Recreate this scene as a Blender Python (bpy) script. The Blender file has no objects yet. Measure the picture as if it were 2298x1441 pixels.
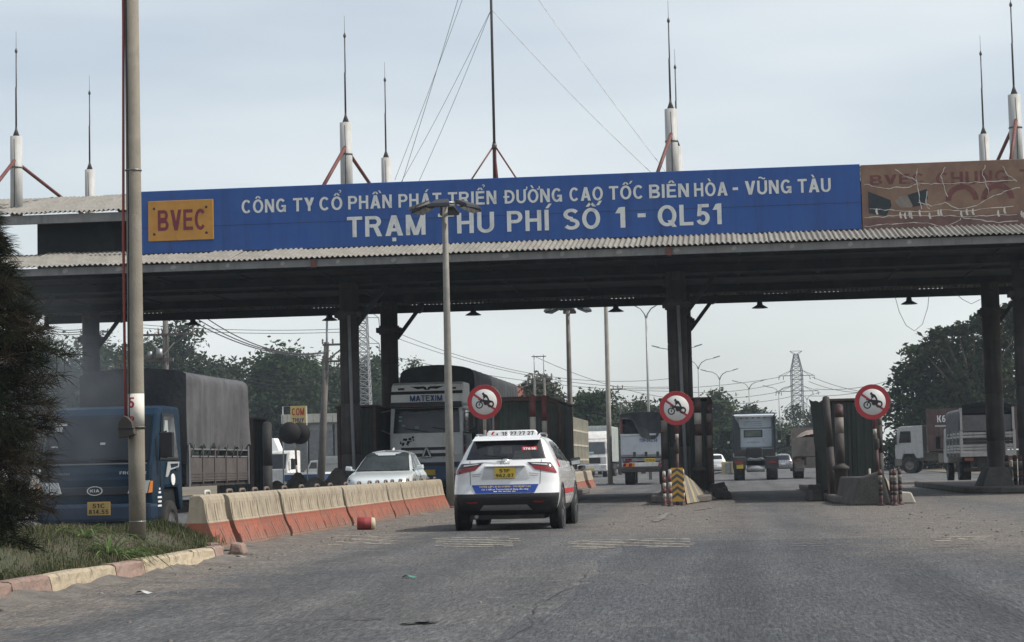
import bpy, bmesh, math, random
import numpy as np
from mathutils import Vector, Matrix
random.seed(7); np.random.seed(7)
SC = bpy.context.scene; COL = SC.collection
rad = math.radians
# ------------------------------------------------------------ camera (x right of the road axis, y along the road, metres)
FPX, CAMH = 4450.0, 1.08
YAW, PITCH, ROLL = rad(6.2), rad(4.15), rad(1.3)
cd = bpy.data.cameras.new('camera'); cam = bpy.data.objects.new('camera', cd); COL.objects.link(cam)
cam.rotation_mode = 'QUATERNION'
CR = Matrix.Rotation(YAW, 3, 'Z') @ Matrix.Rotation(math.pi/2 + PITCH, 3, 'X') @ Matrix.Rotation(-ROLL, 3, 'Z')
cam.rotation_quaternion = CR.to_quaternion(); cam.location = (0, 0, CAMH)
cd.sensor_width = 36; cd.lens = 36*FPX/2298; cd.clip_end = 9000; cd.clip_start = 0.2
SC.camera = cam
# ------------------------------------------------------------ sky, sun, exposure
SUN_AZ, SUN_EL = rad(93), rad(48)         # azimuth from the road axis towards the right
w = bpy.data.worlds.new('World'); SC.world = w; w.use_nodes = True
nt = w.node_tree; nt.nodes.clear()
out = nt.nodes.new('ShaderNodeOutputWorld'); bg = nt.nodes.new('ShaderNodeBackground')
sky = nt.nodes.new('ShaderNodeTexSky'); sky.sky_type = 'NISHITA'; sky.sun_disc = False
sky.sun_elevation = SUN_EL; sky.sun_rotation = SUN_AZ; sky.air_density = 1.0; sky.dust_density = 2.2; sky.ozone_density = 1.2
# thin high cloud veil over the whole sky
tc = nt.nodes.new('ShaderNodeTexCoord'); mp = nt.nodes.new('ShaderNodeMapping'); mp.inputs['Scale'].default_value = (1.0, 1.0, 4.5)
mp.inputs['Rotation'].default_value = (0.25, 0.12, 0.6)
nz = nt.nodes.new('ShaderNodeTexNoise'); nz.inputs['Scale'].default_value = 2.2; nz.inputs['Detail'].default_value = 5; nz.inputs['Roughness'].default_value = .45
mr = nt.nodes.new('ShaderNodeMapRange'); mr.inputs[1].default_value = .3; mr.inputs[2].default_value = .72; mr.inputs[3].default_value = .36; mr.inputs[4].default_value = 1.0
mx = nt.nodes.new('ShaderNodeMix'); mx.data_type = 'RGBA'; mx.inputs[7].default_value = (7.35, 7.65, 7.6, 1)
bg.inputs[1].default_value = 0.12
L = nt.links.new
L(tc.outputs['Generated'], mp.inputs[0]); L(mp.outputs[0], nz.inputs[0]); L(nz.outputs[0], mr.inputs[0])
# the veil is thickest towards the horizon, where the sight line runs longest through it
sx = nt.nodes.new('ShaderNodeSeparateXYZ'); L(tc.outputs['Generated'], sx.inputs[0])
ve = nt.nodes.new('ShaderNodeMapRange'); ve.inputs[1].default_value = .05; ve.inputs[2].default_value = .75; ve.inputs[3].default_value = 1.0; ve.inputs[4].default_value = .42; L(sx.outputs[2], ve.inputs[0])
vm = nt.nodes.new('ShaderNodeMath'); vm.operation = 'MULTIPLY'; L(mr.outputs[0], vm.inputs[0]); L(ve.outputs[0], vm.inputs[1])
L(vm.outputs[0], mx.inputs[0]); L(sky.outputs[0], mx.inputs[6]); L(mx.outputs[2], bg.inputs[0]); L(bg.outputs[0], out.inputs[0])
sd = bpy.data.lights.new('sun', 'SUN'); sd.energy = 3.5; sd.angle = rad(0.53); sd.color = (1.0, .94, .85)
so = bpy.data.objects.new('sun', sd); COL.objects.link(so); so.location = (30, 0, 40)
sv = Vector((math.sin(SUN_AZ)*math.cos(SUN_EL), math.cos(SUN_AZ)*math.cos(SUN_EL), math.sin(SUN_EL)))
so.rotation_euler = sv.to_track_quat('Z', 'Y').to_euler()
SC.view_settings.view_transform = 'Standard'; SC.view_settings.look = 'None'
SC.view_settings.gamma = 1; SC.view_settings.exposure = 0.17; SC.view_settings.use_curve_mapping = False
SC.cycles.max_bounces = 6; SC.cycles.diffuse_bounces = 3; SC.cycles.glossy_bounces = 3; SC.cycles.transmission_bounces = 4
SC.cycles.volume_bounces = 0; SC.cycles.transparent_max_bounces = 8; SC.cycles.caustics_reflective = False; SC.cycles.caustics_refractive = False
SC.cycles.use_denoising = True

# ------------------------------------------------------------ survey: where a sight line meets a plane
def ray(px, py): return CR @ Vector(((px-1149)/FPX, -(py-720.5)/FPX, -1.0))
def at(px, py, Y):                      # point on the plane y = Y
    d = ray(px, py); return Vector((0, 0, CAMH)) + d*(Y/d.y)
def gnd(px, py, z=0.0):                 # point on the ground
    d = ray(px, py); return Vector((0, 0, CAMH)) + d*((z-CAMH)/d.z)

# ------------------------------------------------------------ objects
def tag(o, label=None, cat=None, group=None, kind=None):
    for k, v in (('label', label), ('category', cat), ('group', group), ('kind', kind)):
        if v: o[k] = v
    return o
def thing(name, label, cat, loc=(0, 0, 0), rz=0.0, group=None):
    o = bpy.data.objects.new(name, None); o.empty_display_size = .2; COL.objects.link(o)
    o.location = loc; o.rotation_euler = (0, 0, rz)
    return tag(o, label, cat, group)
def kids(o): return [c for c in bpy.data.objects if c.parent == o]
def copy_tree(o, parent=None, loc=None, rz=None, label=None, deep=True):
    c = o.copy(); COL.objects.link(c)
    if parent is not None: c.parent = parent
    if loc is not None: c.location = loc
    if rz is not None: c.rotation_euler = (0, 0, rz)
    if label: c['label'] = label
    if deep:
        for ch in list(o.children): copy_tree(ch, c)
    return c
def put(name, mesh, parent=None, loc=None, rot=None, scale=None):
    o = bpy.data.objects.new(name, mesh); COL.objects.link(o)
    if parent is not None: o.parent = parent
    if loc is not None: o.location = loc
    if rot is not None: o.rotation_euler = rot
    if scale is not None: o.scale = scale
    return o

class MB:
    def __init__(s): s.v = []; s.f = []; s.m = []; s.s = []
    def add(s, vs, fs, mi=0, smooth=False):
        n = len(s.v); s.v += [tuple(p) for p in vs]
        for f in fs: s.f.append(tuple(i+n for i in f)); s.m.append(mi); s.s.append(smooth)
        return s
    def hexa(s, p, mi=0):               # eight corners: bottom ring then top ring
        return s.add(p, [(3,2,1,0),(4,5,6,7),(0,1,5,4),(1,2,6,5),(2,3,7,6),(3,0,4,7)], mi)
    def box(s, x0, x1, y0, y1, z0, z1, mi=0):
        return s.hexa([(x0,y0,z0),(x1,y0,z0),(x1,y1,z0),(x0,y1,z0),(x0,y0,z1),(x1,y0,z1),(x1,y1,z1),(x0,y1,z1)], mi)
    def bar(s, p, q, w, h=None, mi=0, up=(0,0,1)):
        p, q = Vector(p), Vector(q); h = h or w; d = (q-p).normalized(); u = Vector(up)
        if abs(d.dot(u)) > .98: u = Vector((0,1,0))
        a = d.cross(u).normalized()*(w/2); b = a.cross(d).normalized()*(h/2)
        return s.hexa([p-a-b,p+a-b,p+a+b,p-a+b,q-a-b,q+a-b,q+a+b,q-a+b], mi)
    def tube(s, pts, r, n=8, mi=0, caps=True, smooth=True):
        pts = [Vector(p) for p in pts]; k = len(pts); rs = r if isinstance(r, (list, tuple)) else [r]*k
        vs = []; prev = None
        for i, p in enumerate(pts):
            d = (pts[min(i+1,k-1)]-pts[max(i-1,0)]).normalized()
            if prev is None:
                u = Vector((0,0,1)) if abs(d.z) < .9 else Vector((1,0,0))
                a = d.cross(u).normalized()
            else: a = (prev - d*prev.dot(d)).normalized()
            prev = a; b = d.cross(a)
            for j in range(n):
                t = 2*math.pi*j/n; vs.append(p + (a*math.cos(t)+b*math.sin(t))*rs[i])
        fs = [(i*n+j, i*n+(j+1)%n, (i+1)*n+(j+1)%n, (i+1)*n+j) for i in range(k-1) for j in range(n)]
        s.add(vs, fs, mi, smooth)
        if caps:
            m = len(s.v)-len(vs)
            s.f += [tuple(m+j for j in reversed(range(n))), tuple(m+(k-1)*n+j for j in range(n))]; s.m += [mi]*2; s.s += [False]*2
        return s
    def lathe(s, prof, c=(0,0,0), n=20, mi=0, axis='z', smooth=True, mis=None):
        vs = []
        for r, h in prof:
            for j in range(n):
                t = 2*math.pi*j/n; a, b = r*math.cos(t), r*math.sin(t)
                q = (a,b,h) if axis == 'z' else ((h,a,b) if axis == 'x' else (b,h,a))
                vs.append((q[0]+c[0], q[1]+c[1], q[2]+c[2]))
        for i in range(len(prof)-1):
            s_f = [(i*n+j, i*n+(j+1)%n, (i+1)*n+(j+1)%n, (i+1)*n+j) for j in range(n)]
            if i == 0: base = len(s.v); s.v += [tuple(p) for p in vs]
            for f in s_f: s.f.append(tuple(x+base for x in f)); s.m.append(mis[i] if mis else mi); s.s.append(smooth)
        return s
    def prism(s, poly, a0, a1, plane='yz', mi=0):
        n = len(poly)
        def P(u, v, a): return (a,u,v) if plane == 'yz' else ((u,a,v) if plane == 'xz' else (u,v,a))
        vs = [P(u,v,a0) for u,v in poly] + [P(u,v,a1) for u,v in poly]
        fs = [tuple(reversed(range(n))), tuple(range(n,2*n))] + [(i,(i+1)%n,n+(i+1)%n,n+i) for i in range(n)]
        return s.add(vs, fs, mi)
    def grid(s, fn, nu, nv, mi=0, smooth=True):
        vs = [fn(i/nu, j/nv) for j in range(nv+1) for i in range(nu+1)]
        fs = [(j*(nu+1)+i, j*(nu+1)+i+1, (j+1)*(nu+1)+i+1, (j+1)*(nu+1)+i) for j in range(nv) for i in range(nu)]
        return s.add(vs, fs, mi, smooth)
    def mesh(s, name, mats, bevel=0, seg=1, recalc=True):
        me = bpy.data.meshes.new(name); me.from_pydata(s.v, [], s.f)
        for m in (mats if isinstance(mats, (list, tuple)) else [mats]): me.materials.append(m)
        me.polygons.foreach_set('material_index', s.m); me.polygons.foreach_set('use_smooth', s.s)
        if recalc or bevel:
            b = bmesh.new(); b.from_mesh(me)
            if recalc: bmesh.ops.recalc_face_normals(b, faces=b.faces)
            if bevel:
                es = [e for e in b.edges if len(e.link_faces) == 2 and e.calc_face_angle(0) > .5]
                bmesh.ops.bevel(b, geom=es, offset=bevel, segments=seg, profile=.6, affect='EDGES', clamp_overlap=True)
            b.to_mesh(me); b.free()
        me.update(); return me
    def build(s, name, mats, parent=None, loc=None, rot=None, bevel=0, seg=1, recalc=True):
        return put(name, s.mesh(name, mats, bevel, seg, recalc), parent, loc, rot)
def one(name, mats, parent, fn, bevel=0, **k):   # a part from one shape call
    b = MB(); fn(b); return b.build(name, mats, parent, bevel=bevel, **k)
def boxpart(name, mat, parent, x0, x1, y0, y1, z0, z1, bevel=0, **k):
    return MB().box(x0,x1,y0,y1,z0,z1).build(name, mat, parent, bevel=bevel, **k)
def raw_mesh(name, V, Fq, mats, mi=None, smooth=False):   # numpy: V (n,3), Fq (m,k)
    me = bpy.data.meshes.new(name); k = Fq.shape[1]
    me.vertices.add(len(V)); me.vertices.foreach_set('co', np.asarray(V, np.float32).ravel())
    me.loops.add(Fq.size); me.loops.foreach_set('vertex_index', Fq.astype(np.int32).ravel())
    me.polygons.add(len(Fq)); me.polygons.foreach_set('loop_start', np.arange(0, Fq.size, k, dtype=np.int32))
    for m in mats: me.materials.append(m)
    if mi is not None: me.polygons.foreach_set('material_index', np.asarray(mi, np.int32))
    me.update(calc_edges=True); me.validate(); return me

# ------------------------------------------------------------ materials
MATS = {}
def mat(name, col, rough=.6, metal=0.0, var=.18, scale=3.0, bump=0.0, bscale=40.0, dirt=None, dlo=.5, dhi=.75, dscale=1.2,
        streak=None, slo=.5, shi=.8, sscale=5.0, rnd=0.0, coat=0.0, spec=.5, sub=0.0, zdust=None, zh=1.0, emit=0.0, alpha=1.0):
    if name in MATS: return MATS[name]
    m = bpy.data.materials.new(name); m.use_nodes = True; N = m.node_tree.nodes; K = m.node_tree.links.new
    p = N['Principled BSDF']; c = (*col, 1)
    p.inputs['Roughness'].default_value = rough; p.inputs['Metallic'].default_value = metal
    p.inputs['Specular IOR Level'].default_value = spec
    if coat: p.inputs['Coat Weight'].default_value = coat; p.inputs['Coat Roughness'].default_value = .05
    tcn = N.new('ShaderNodeTexCoord'); vec = tcn.outputs['Object']
    def noise(sc, det=5, ro=.6, scl=None):
        n = N.new('ShaderNodeTexNoise'); n.inputs['Scale'].default_value = sc; n.inputs['Detail'].default_value = det; n.inputs['Roughness'].default_value = ro
        if scl:
            q = N.new('ShaderNodeMapping'); q.inputs['Scale'].default_value = scl; K(vec, q.inputs[0]); K(q.outputs[0], n.inputs[0])
        else: K(vec, n.inputs[0])
        return n.outputs[0]
    def mapr(s, a, b, lo=0.0, hi=1.0):
        n = N.new('ShaderNodeMapRange'); n.inputs[1].default_value = a; n.inputs[2].default_value = b
        n.inputs[3].default_value = lo; n.inputs[4].default_value = hi; K(s, n.inputs[0]); return n.outputs[0]
    def mixc(f, a, b):
        n = N.new('ShaderNodeMix'); n.data_type = 'RGBA'
        for s, v in ((0, f), (6, a), (7, b)):
            if isinstance(v, (tuple, float)): n.inputs[s].default_value = v
            else: K(v, n.inputs[s])
        return n.outputs[2]
    lo = tuple(x*(1-var) for x in col)+(1,); hi = tuple(min(1, x*(1+var)) for x in col)+(1,)
    cur = mixc(mapr(noise(scale), .3, .7), lo, hi)
    if dirt: cur = mixc(mapr(noise(dscale, 7, .65), dlo, dhi, 0, .9), cur, (*dirt, 1))
    if streak: cur = mixc(mapr(noise(sscale, 5, .6, (1, 1, .07)), slo, shi, 0, .85), cur, (*streak, 1))
    if zdust:
        sx = N.new('ShaderNodeSeparateXYZ'); K(vec, sx.inputs[0])
        a = N.new('ShaderNodeMath'); a.operation = 'ADD'; K(sx.outputs[2], a.inputs[0]); K(mapr(noise(4), .3, .7, -.3*zh, .3*zh), a.inputs[1])
        cur = mixc(mapr(a.outputs[0], 0, zh, .85, 0), cur, (*zdust, 1))
    if rnd:
        oi = N.new('ShaderNodeObjectInfo'); hs = N.new('ShaderNodeHueSaturation')
        K(mapr(oi.outputs['Random'], 0, 1, 1-rnd, 1+rnd), hs.inputs['Value']); K(cur, hs.inputs['Color']); cur = hs.outputs[0]
    K(cur, p.inputs['Base Color'])
    rv = mapr(noise(scale*2.3), .3, .7, max(0, rough-.1), min(1, rough+.1)); K(rv, p.inputs['Roughness'])
    if bump:
        b = N.new('ShaderNodeBump'); b.inputs['Strength'].default_value = min(1, bump); b.inputs['Distance'].default_value = .02
        K(noise(bscale, 4), b.inputs['Height']); K(b.outputs[0], p.inputs['Normal'])
    if sub: p.inputs['Subsurface Weight'].default_value = sub
    if emit: p.inputs['Emission Color'].default_value = c; p.inputs['Emission Strength'].default_value = emit
    MATS[name] = m; return m
def leaf_mat(name, a, b, trans=.25):
    m = bpy.data.materials.new(name); m.use_nodes = True; N = m.node_tree.nodes; K = m.node_tree.links.new
    N.clear(); o = N.new('ShaderNodeOutputMaterial'); d = N.new('ShaderNodeBsdfDiffuse'); t = N.new('ShaderNodeBsdfTranslucent'); x = N.new('ShaderNodeMixShader')
    tcn = N.new('ShaderNodeTexCoord'); n = N.new('ShaderNodeTexNoise'); n.inputs['Scale'].default_value = .9; n.inputs['Detail'].default_value = 6
    r = N.new('ShaderNodeMapRange'); r.inputs[1].default_value = .35; r.inputs[2].default_value = .65
    g = N.new('ShaderNodeMix'); g.data_type = 'RGBA'; g.inputs[6].default_value = (*a, 1); g.inputs[7].default_value = (*b, 1)
    oi = N.new('ShaderNodeObjectInfo'); hs = N.new('ShaderNodeHueSaturation'); r2 = N.new('ShaderNodeMapRange'); r2.inputs[3].default_value = .75; r2.inputs[4].default_value = 1.25
    K(tcn.outputs['Object'], n.inputs[0]); K(n.outputs[0], r.inputs[0]); K(r.outputs[0], g.inputs[0])
    K(oi.outputs['Random'], r2.inputs[0]); K(r2.outputs[0], hs.inputs['Value']); K(g.outputs[2], hs.inputs['Color'])
    K(hs.outputs[0], d.inputs[0]); K(hs.outputs[0], t.inputs[0]); x.inputs[0].default_value = trans
    K(d.outputs[0], x.inputs[1]); K(t.outputs[0], x.inputs[2]); K(x.outputs[0], o.inputs[0]); return m

DUST = (.30, .25, .19)
white = mat('white_paint', (.78, .79, .78), .3, var=.05, coat=.3)
white_d = mat('dusty_white_paint', (.62, .62, .60), .5, var=.12, dirt=DUST, dlo=.5, dhi=.9, streak=(.3, .25, .2), slo=.55, shi=.9)
navy = mat('navy_blue_paint', (.0052, .0195, .038), .5, var=.3, scale=2, dirt=(.022, .034, .05), dlo=.45, dhi=.8, spec=.16, zdust=(.05, .05, .05), zh=.7)
black = mat('black_plastic', (.012, .013, .015), .5, var=.2)
blackd = mat('dusty_black', (.03, .03, .03), .75, var=.3, dirt=(.09, .08, .07), dlo=.45, dhi=.8)
glass = mat('dark_glass', (.009, .011, .013), .07, var=.05, spec=.7)
glass_l = mat('hazy_windscreen', (.05, .06, .065), .12, var=.3, scale=1.5, spec=.6)
chrome = mat('chrome', (.6, .61, .62), .2, metal=1)
steel = mat('grey_steel', (.25, .26, .27), .45, metal=.6, var=.25)
rub = mat('tyre_rubber', (.018, .018, .018), .85, var=.3, dirt=(.10, .085, .07), dlo=.5, dhi=.8, dscale=4)
alloy = mat('alloy', (.35, .36, .37), .35, metal=.8)
redglass = mat('red_lamp_glass', (.22, .008, .01), .15, var=.15, coat=.5)
clearglass = mat('lamp_glass', (.45, .47, .48), .1, var=.2, coat=.5)
orange = mat('amber_lamp', (.6, .2, .03), .25)
yplate = mat('yellow_plate', (.62, .43, .04), .45, var=.08)
ink = mat('black_ink', (.01, .01, .012), .6, var=.1)
whiteink = mat('white_print', (.75, .75, .74), .5, var=.06)
redink = mat('red_print', (.42, .02, .025), .5, var=.12)
blueink = mat('blue_print', (.01, .045, .22), .5, var=.1)
tarp_dk = mat('dark_tarpaulin', (.022, .026, .030), .75, var=.35, scale=1.3, dirt=(.075, .072, .068), dlo=.45, dhi=.85, bump=.5, bscale=14)
tarp_gr = mat('grey_tarpaulin', (.072, .073, .078), .7, var=.35, scale=1.5, dirt=(.15, .145, .14), dlo=.5, dhi=.85, streak=(.035, .037, .042), slo=.42, shi=.75, bump=.7, bscale=9)  # dark vertical streaks stand in for shade in the folds
concrete = mat('concrete', (.34, .32, .28), .85, var=.2, scale=2.5, dirt=(.2, .18, .15), dlo=.5, dhi=.8, bump=.4, bscale=30)
# ============================================================ SETTING
def cx(Y):                              # the road bends gently to the right far ahead
    return 0.0 if Y < 120 else (Y-120)**2*0.00034
def strip(name, x0, x1, y0, y1, z, m, kind='structure', step=12, rag=0.0, nx=1):
    ys = list(np.arange(y0, y1, step)) + [y1]; b = MB(); n = len(ys)
    def X(i, t):
        base = (x0+(x1-x0)*t) + cx(ys[i])
        if rag and t in (0.0, 1.0): base += random.uniform(-rag, rag)
        return base
    for i in range(n):
        for j in range(nx+1): b.v.append((X(i, j/nx), ys[i], z))
    for i in range(n-1):
        for j in range(nx): b.f.append((i*(nx+1)+j, i*(nx+1)+j+1, (i+1)*(nx+1)+j+1, (i+1)*(nx+1)+j)); b.m.append(0); b.s.append(False)
    o = b.build(name, m); o['kind'] = kind; return o

def asphalt_mat(name, base, dusty, patch=.5, warm=.5):
    m = bpy.data.materials.new(name); m.use_nodes = True; N = m.node_tree.nodes; K = m.node_tree.links.new; p = N['Principled BSDF']
    p.inputs['Roughness'].default_value = .85; p.inputs['Specular IOR Level'].default_value = .3
    t = N.new('ShaderNodeTexCoord'); v = t.outputs['Object']
    def noise(sc, det, ro=.6, scl=None):
        n = N.new('ShaderNodeTexNoise'); n.inputs['Scale'].default_value = sc; n.inputs['Detail'].default_value = det; n.inputs['Roughness'].default_value = ro
        if scl: q = N.new('ShaderNodeMapping'); q.inputs['Scale'].default_value = scl; K(v, q.inputs[0]); K(q.outputs[0], n.inputs[0])
        else: K(v, n.inputs[0])
        return n.outputs[0]
    def mr_(s, a, b, lo, hi):
        n = N.new('ShaderNodeMapRange'); n.inputs[1].default_value = a; n.inputs[2].default_value = b; n.inputs[3].default_value = lo; n.inputs[4].default_value = hi; K(s, n.inputs[0]); return n.outputs[0]
    def mx_(f, a, b, bt='MIX'):
        n = N.new('ShaderNodeMix'); n.data_type = 'RGBA'; n.blend_type = bt
        for s, q in ((0, f), (6, a), (7, b)):
            if isinstance(q, (tuple, float)): n.inputs[s].default_value = q
            else: K(q, n.inputs[s])
        return n.outputs[2]
    c = mx_(mr_(noise(.35, 6, .6), .35, .68, 0, 1), (*base, 1), (*dusty, 1))            # dusty patches
    c = mx_(mr_(noise(.8, 5, .6, (1.6, .12, 1)), .42, .7, 0, .75), c, tuple(x*.58 for x in base)+(1,))   # tyre-darkened tracks along the road
    c = mx_(mr_(noise(1.7, 7, .7), .58, .72, 0, .75), c, tuple(x*1.5 for x in dusty)+(1,))      # sandy blotches
    # dust that traffic throws to the kerb, the barrier foot and the island noses
    sx = N.new('ShaderNodeSeparateXYZ'); K(v, sx.inputs[0])
    def op(o_, a, b_=None):
        n = N.new('ShaderNodeMath'); n.operation = o_
        for i, q in enumerate((a, b_)):
            if q is None: continue
            if isinstance(q, (int, float)): n.inputs[i].default_value = q
            else: K(q, n.inputs[i])
        return n.outputs[0]
    wob = mr_(noise(.9, 6, .65), .3, .7, -.9, .9); wob2 = mr_(noise(5, 5, .7), .3, .7, -.35, .35); wb = op('ADD', wob, wob2)
    def band(cx0, w0, w1, ya, yb, k_):
        d_ = op('ADD', op('ABSOLUTE', op('SUBTRACT', sx.outputs[0], cx0)), wb)
        f = mr_(d_, w0, w1, 1, 0); f = op('MULTIPLY', f, mr_(sx.outputs[1], ya, ya+6, 0, 1)); return op('MULTIPLY', op('MULTIPLY', f, mr_(sx.outputs[1], yb-4, yb, 1, 0)), k_)
    tr_ = 0.0                                   # tyre-polished wheel tracks of the two lanes, with oil drips between them
    for xc, k_ in ((-4.55, .62), (-2.95, .62), (.0, .55), (1.65, .55), (-3.75, .3), (.85, .3)):
        d_ = op('ADD', op('ABSOLUTE', op('SUBTRACT', sx.outputs[0], xc)), mr_(noise(.6, 5, .65, (1, .25, 1)), .3, .7, -.22, .3))
        tr_ = op('MAXIMUM', tr_, op('MULTIPLY', mr_(d_, .12, .5, 1, 0), k_))
    c = mx_(op('MULTIPLY', tr_, mr_(noise(.5, 4, .6, (1, .3, 1)), .3, .6, .35, 1)), c, tuple(x*.52 for x in base)+(1,))
    df = band(-6.4, .8, 1.7, -10, 90, .95)
    for a_ in ((-1.3, .7, 2.0, 27, 75, .8), (3.3, .6, 2.3, 19, 75, .8), (8, 1.2, 3, 40, 90, .8)): df = op('MAXIMUM', df, band(*a_))
    c = mx_(df, c, mx_(mr_(noise(2.3, 6, .7), .35, .65, 0, 1), (.125, .112, .097, 1), (.195, .172, .148, 1)))
    vo = N.new('ShaderNodeTexVoronoi'); vo.inputs['Scale'].default_value = 52; K(v, vo.inputs[0])
    grain = mr_(vo.outputs['Color'], 0, 1, .65, 1.35)
    g2 = mr_(noise(26, 3, .75), .3, .7, .62, 1.4)
    g3 = mr_(noise(1, 4, .7, (34, 4.2, 1)), .32, .68, .45, 1.62); g4 = mr_(noise(1, 3, .6, (9, 1.3, 1)), .3, .7, .82, 1.18)
    hA = N.new('ShaderNodeMath'); hA.operation = 'MULTIPLY'; K(g3, hA.inputs[0]); K(g4, hA.inputs[1])
    hB = N.new('ShaderNodeMath'); hB.operation = 'MULTIPLY'; K(hA.outputs[0], hB.inputs[0]); K(grain, hB.inputs[1]); grain = hB.outputs[0]
    h1 = N.new('ShaderNodeMath'); h1.operation = 'MULTIPLY'; K(grain, h1.inputs[0]); K(g2, h1.inputs[1])
    hv = N.new('ShaderNodeHueSaturation'); K(h1.outputs[0], hv.inputs['Value']); K(c, hv.inputs['Color'])
    K(hv.outputs[0], p.inputs['Base Color'])
    b = N.new('ShaderNodeBump'); b.inputs['Strength'].default_value = .8; b.inputs['Distance'].default_value = .012
    K(h1.outputs[0], b.inputs['Height']); K(b.outputs[0], p.inputs['Normal']); return m
m_road = asphalt_mat('worn_asphalt', (.098, .101, .106), (.142, .138, .130))
m_patch = asphalt_mat('newer_asphalt', (.074, .079, .087), (.100, .101, .103))
m_earth = mat('dry_earth', (.16, .13, .095), .95, var=.3, scale=.3, dirt=(.09, .10, .05), dlo=.45, dhi=.7, dscale=.06, bump=.5, bscale=8)
m_dirt = mat('roadside_dirt', (.125, .112, .098), .95, var=.4, scale=3, dirt=(.19, .17, .145), dlo=.5, dhi=.7, dscale=2, bump=1, bscale=22)
m_sand = mat('dust_margin', (.165, .145, .125), .95, var=.25, scale=6, dirt=(.13, .12, .11), dlo=.48, dhi=.7, dscale=2.5, bump=.8, bscale=30)
b = MB(); b.add([(-3500,-300,-.06),(3500,-300,-.06),(3500,6000,-.06),(-3500,6000,-.06)], [(0,1,2,3)]); b.build('ground', m_earth)['kind'] = 'structure'
strip('road', -30, 19, -30, 640, 0.0, m_road)
# newer, darker resurfacing in the two through lanes near the camera, with its straight joint
strip('road_patch', -1.4, 3.4, -20, 27.0, .004, m_patch, step=1.2, rag=.12)
# dirt banked against the kerb and the barriers
def berm(name, path, wid, hgt, m, kind='stuff'):
    b = MB(); n = len(path)
    def fn(u, v):
        i = u*(n-1); k = min(int(i), n-2); f = i-k
        x = path[k][0]*(1-f)+path[k+1][0]*f; y = path[k][1]*(1-f)+path[k+1][1]*f
        t = v; h = hgt*(1-t)**1.6*(.55+.6*math.sin(y*2.7)*math.sin(y*1.13+1)**2+random.uniform(-.15, .15)) + .006
        ww = wid*(.75+.35*math.sin(y*1.9+.5)+random.uniform(-.06, .06))
        return (x+ww*t, y+random.uniform(-.03, .03), h-.016 if t < 1 else -.012)
    b.grid(fn, 130, 7); o = b.build(name, m, recalc=False); o['kind'] = kind; return o
berm('kerbside_dirt', [(-6.25, 12), (-6.22, 20), (-6.3, 24.2), (-6.75, 26.6)], .55, .09, m_dirt)
berm('barrier_foot_dirt', [(-7.02, 26.6), (-7.02, 38), (-6.95, 50.2)], .75, .05, m_dirt)
# spilled sand and gravel in front of the two toll islands
def apron(name, x0, x1, y0, y1, m, seed):
    """a thin ragged spread of gravel lying on the asphalt, feathering out to nothing"""
    b = MB(); r = random.Random(seed); nu, nv = 26, 60; ph = [r.uniform(0, 6.28) for _ in range(6)]
    def fn(u, v):
        y = y0+(y1-y0)*v; w_ = .5+.5*math.sin(math.pi*min(1, .12+.9*v)); e = .18*math.sin(y*1.3+ph[0])+.12*math.sin(y*3.1+ph[1]); c = (x0+x1)/2+.2*math.sin(y*.6+ph[2])
        x = c+(u-.5)*(x1-x0)*w_*(1+e); f = max(0, 1-abs(2*u-1)**2)*max(0, math.sin(math.pi*v))**.5
        return (x, y, -.006+.028*f*(.6+.5*math.sin(x*7+ph[3])*math.sin(y*5+ph[4]))+r.uniform(-.004, .004))
    b.grid(fn, nu, nv); o = b.build(name, m, recalc=False); o['kind'] = 'stuff'
# worn transverse rumble lines
m_line = mat('worn_road_paint', (.55, .50, .40), .8, var=.15, dirt=(.15, .13, .11), dlo=.44, dhi=.56, dscale=7)
m_lineW = mat('faded_road_paint', (.24, .225, .195), .85, var=.2, dirt=(.13, .12, .11), dlo=.40, dhi=.52, dscale=6)
for (px0, px1, y0, y1, n, mm) in ((748, 880, 1203, 1222, 7, m_line), (975, 1150, 1208, 1228, 6, m_line), (1290, 1545, 1212, 1230, 6, m_line),
                                  (1785, 1850, 1214, 1226, 4, m_lineW), (2095, 2220, 1206, 1214, 3, m_line), (2100, 2180, 1222, 1228, 2, m_lineW)):
    for k in range(n):
        yy = y0+(y1-y0)*k/max(1, n-1); a = gnd(px0+random.uniform(-12, 12), yy); c_ = gnd(px1+random.uniform(-16, 16), yy); mid = (a.y+c_.y)/2
        bb = MB(); xs = np.linspace(a.x, c_.x, 9)
        for i in range(8):
            if random.random() < .08: continue
            d0, d1 = random.uniform(-.012, .012), random.uniform(-.012, .012)
            bb.add([(xs[i], mid-.055+d0, .009), (xs[i+1], mid-.055+d1, .009), (xs[i+1], mid+.055+d1, .009), (xs[i], mid+.055+d0, .009)], [(0,1,2,3)])
        o = bb.build('road_marking', mm, recalc=False); o['kind'] = 'structure'
# old lane line fragments
for (px0, py0, px1, py1, w_) in ((1470,1172,1500,1152,.14), (1470,1168,1490,1164,.2), (1300,1100,1340,1093,.12), (1560,1146,1600,1140,.1)):
    a, c_ = gnd(px0, py0), gnd(px1, py1); d = (c_-a); nrm = Vector((-d.y, d.x, 0)).normalized()*w_/2
    bb = MB(); k = 7
    for i in range(k):
        p, q = a+d*(i/k), a+d*((i+1)/k); j = nrm*random.uniform(.6, 1.1)
        bb.add([(p-j)+Vector((0,0,.014)), (q-j)+Vector((0,0,.014)), (q+j)+Vector((0,0,.014)), (p+j)+Vector((0,0,.014))], [(0,1,2,3)])
    bb.build('road_marking', m_lineW, recalc=False)['kind'] = 'structure'
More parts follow.
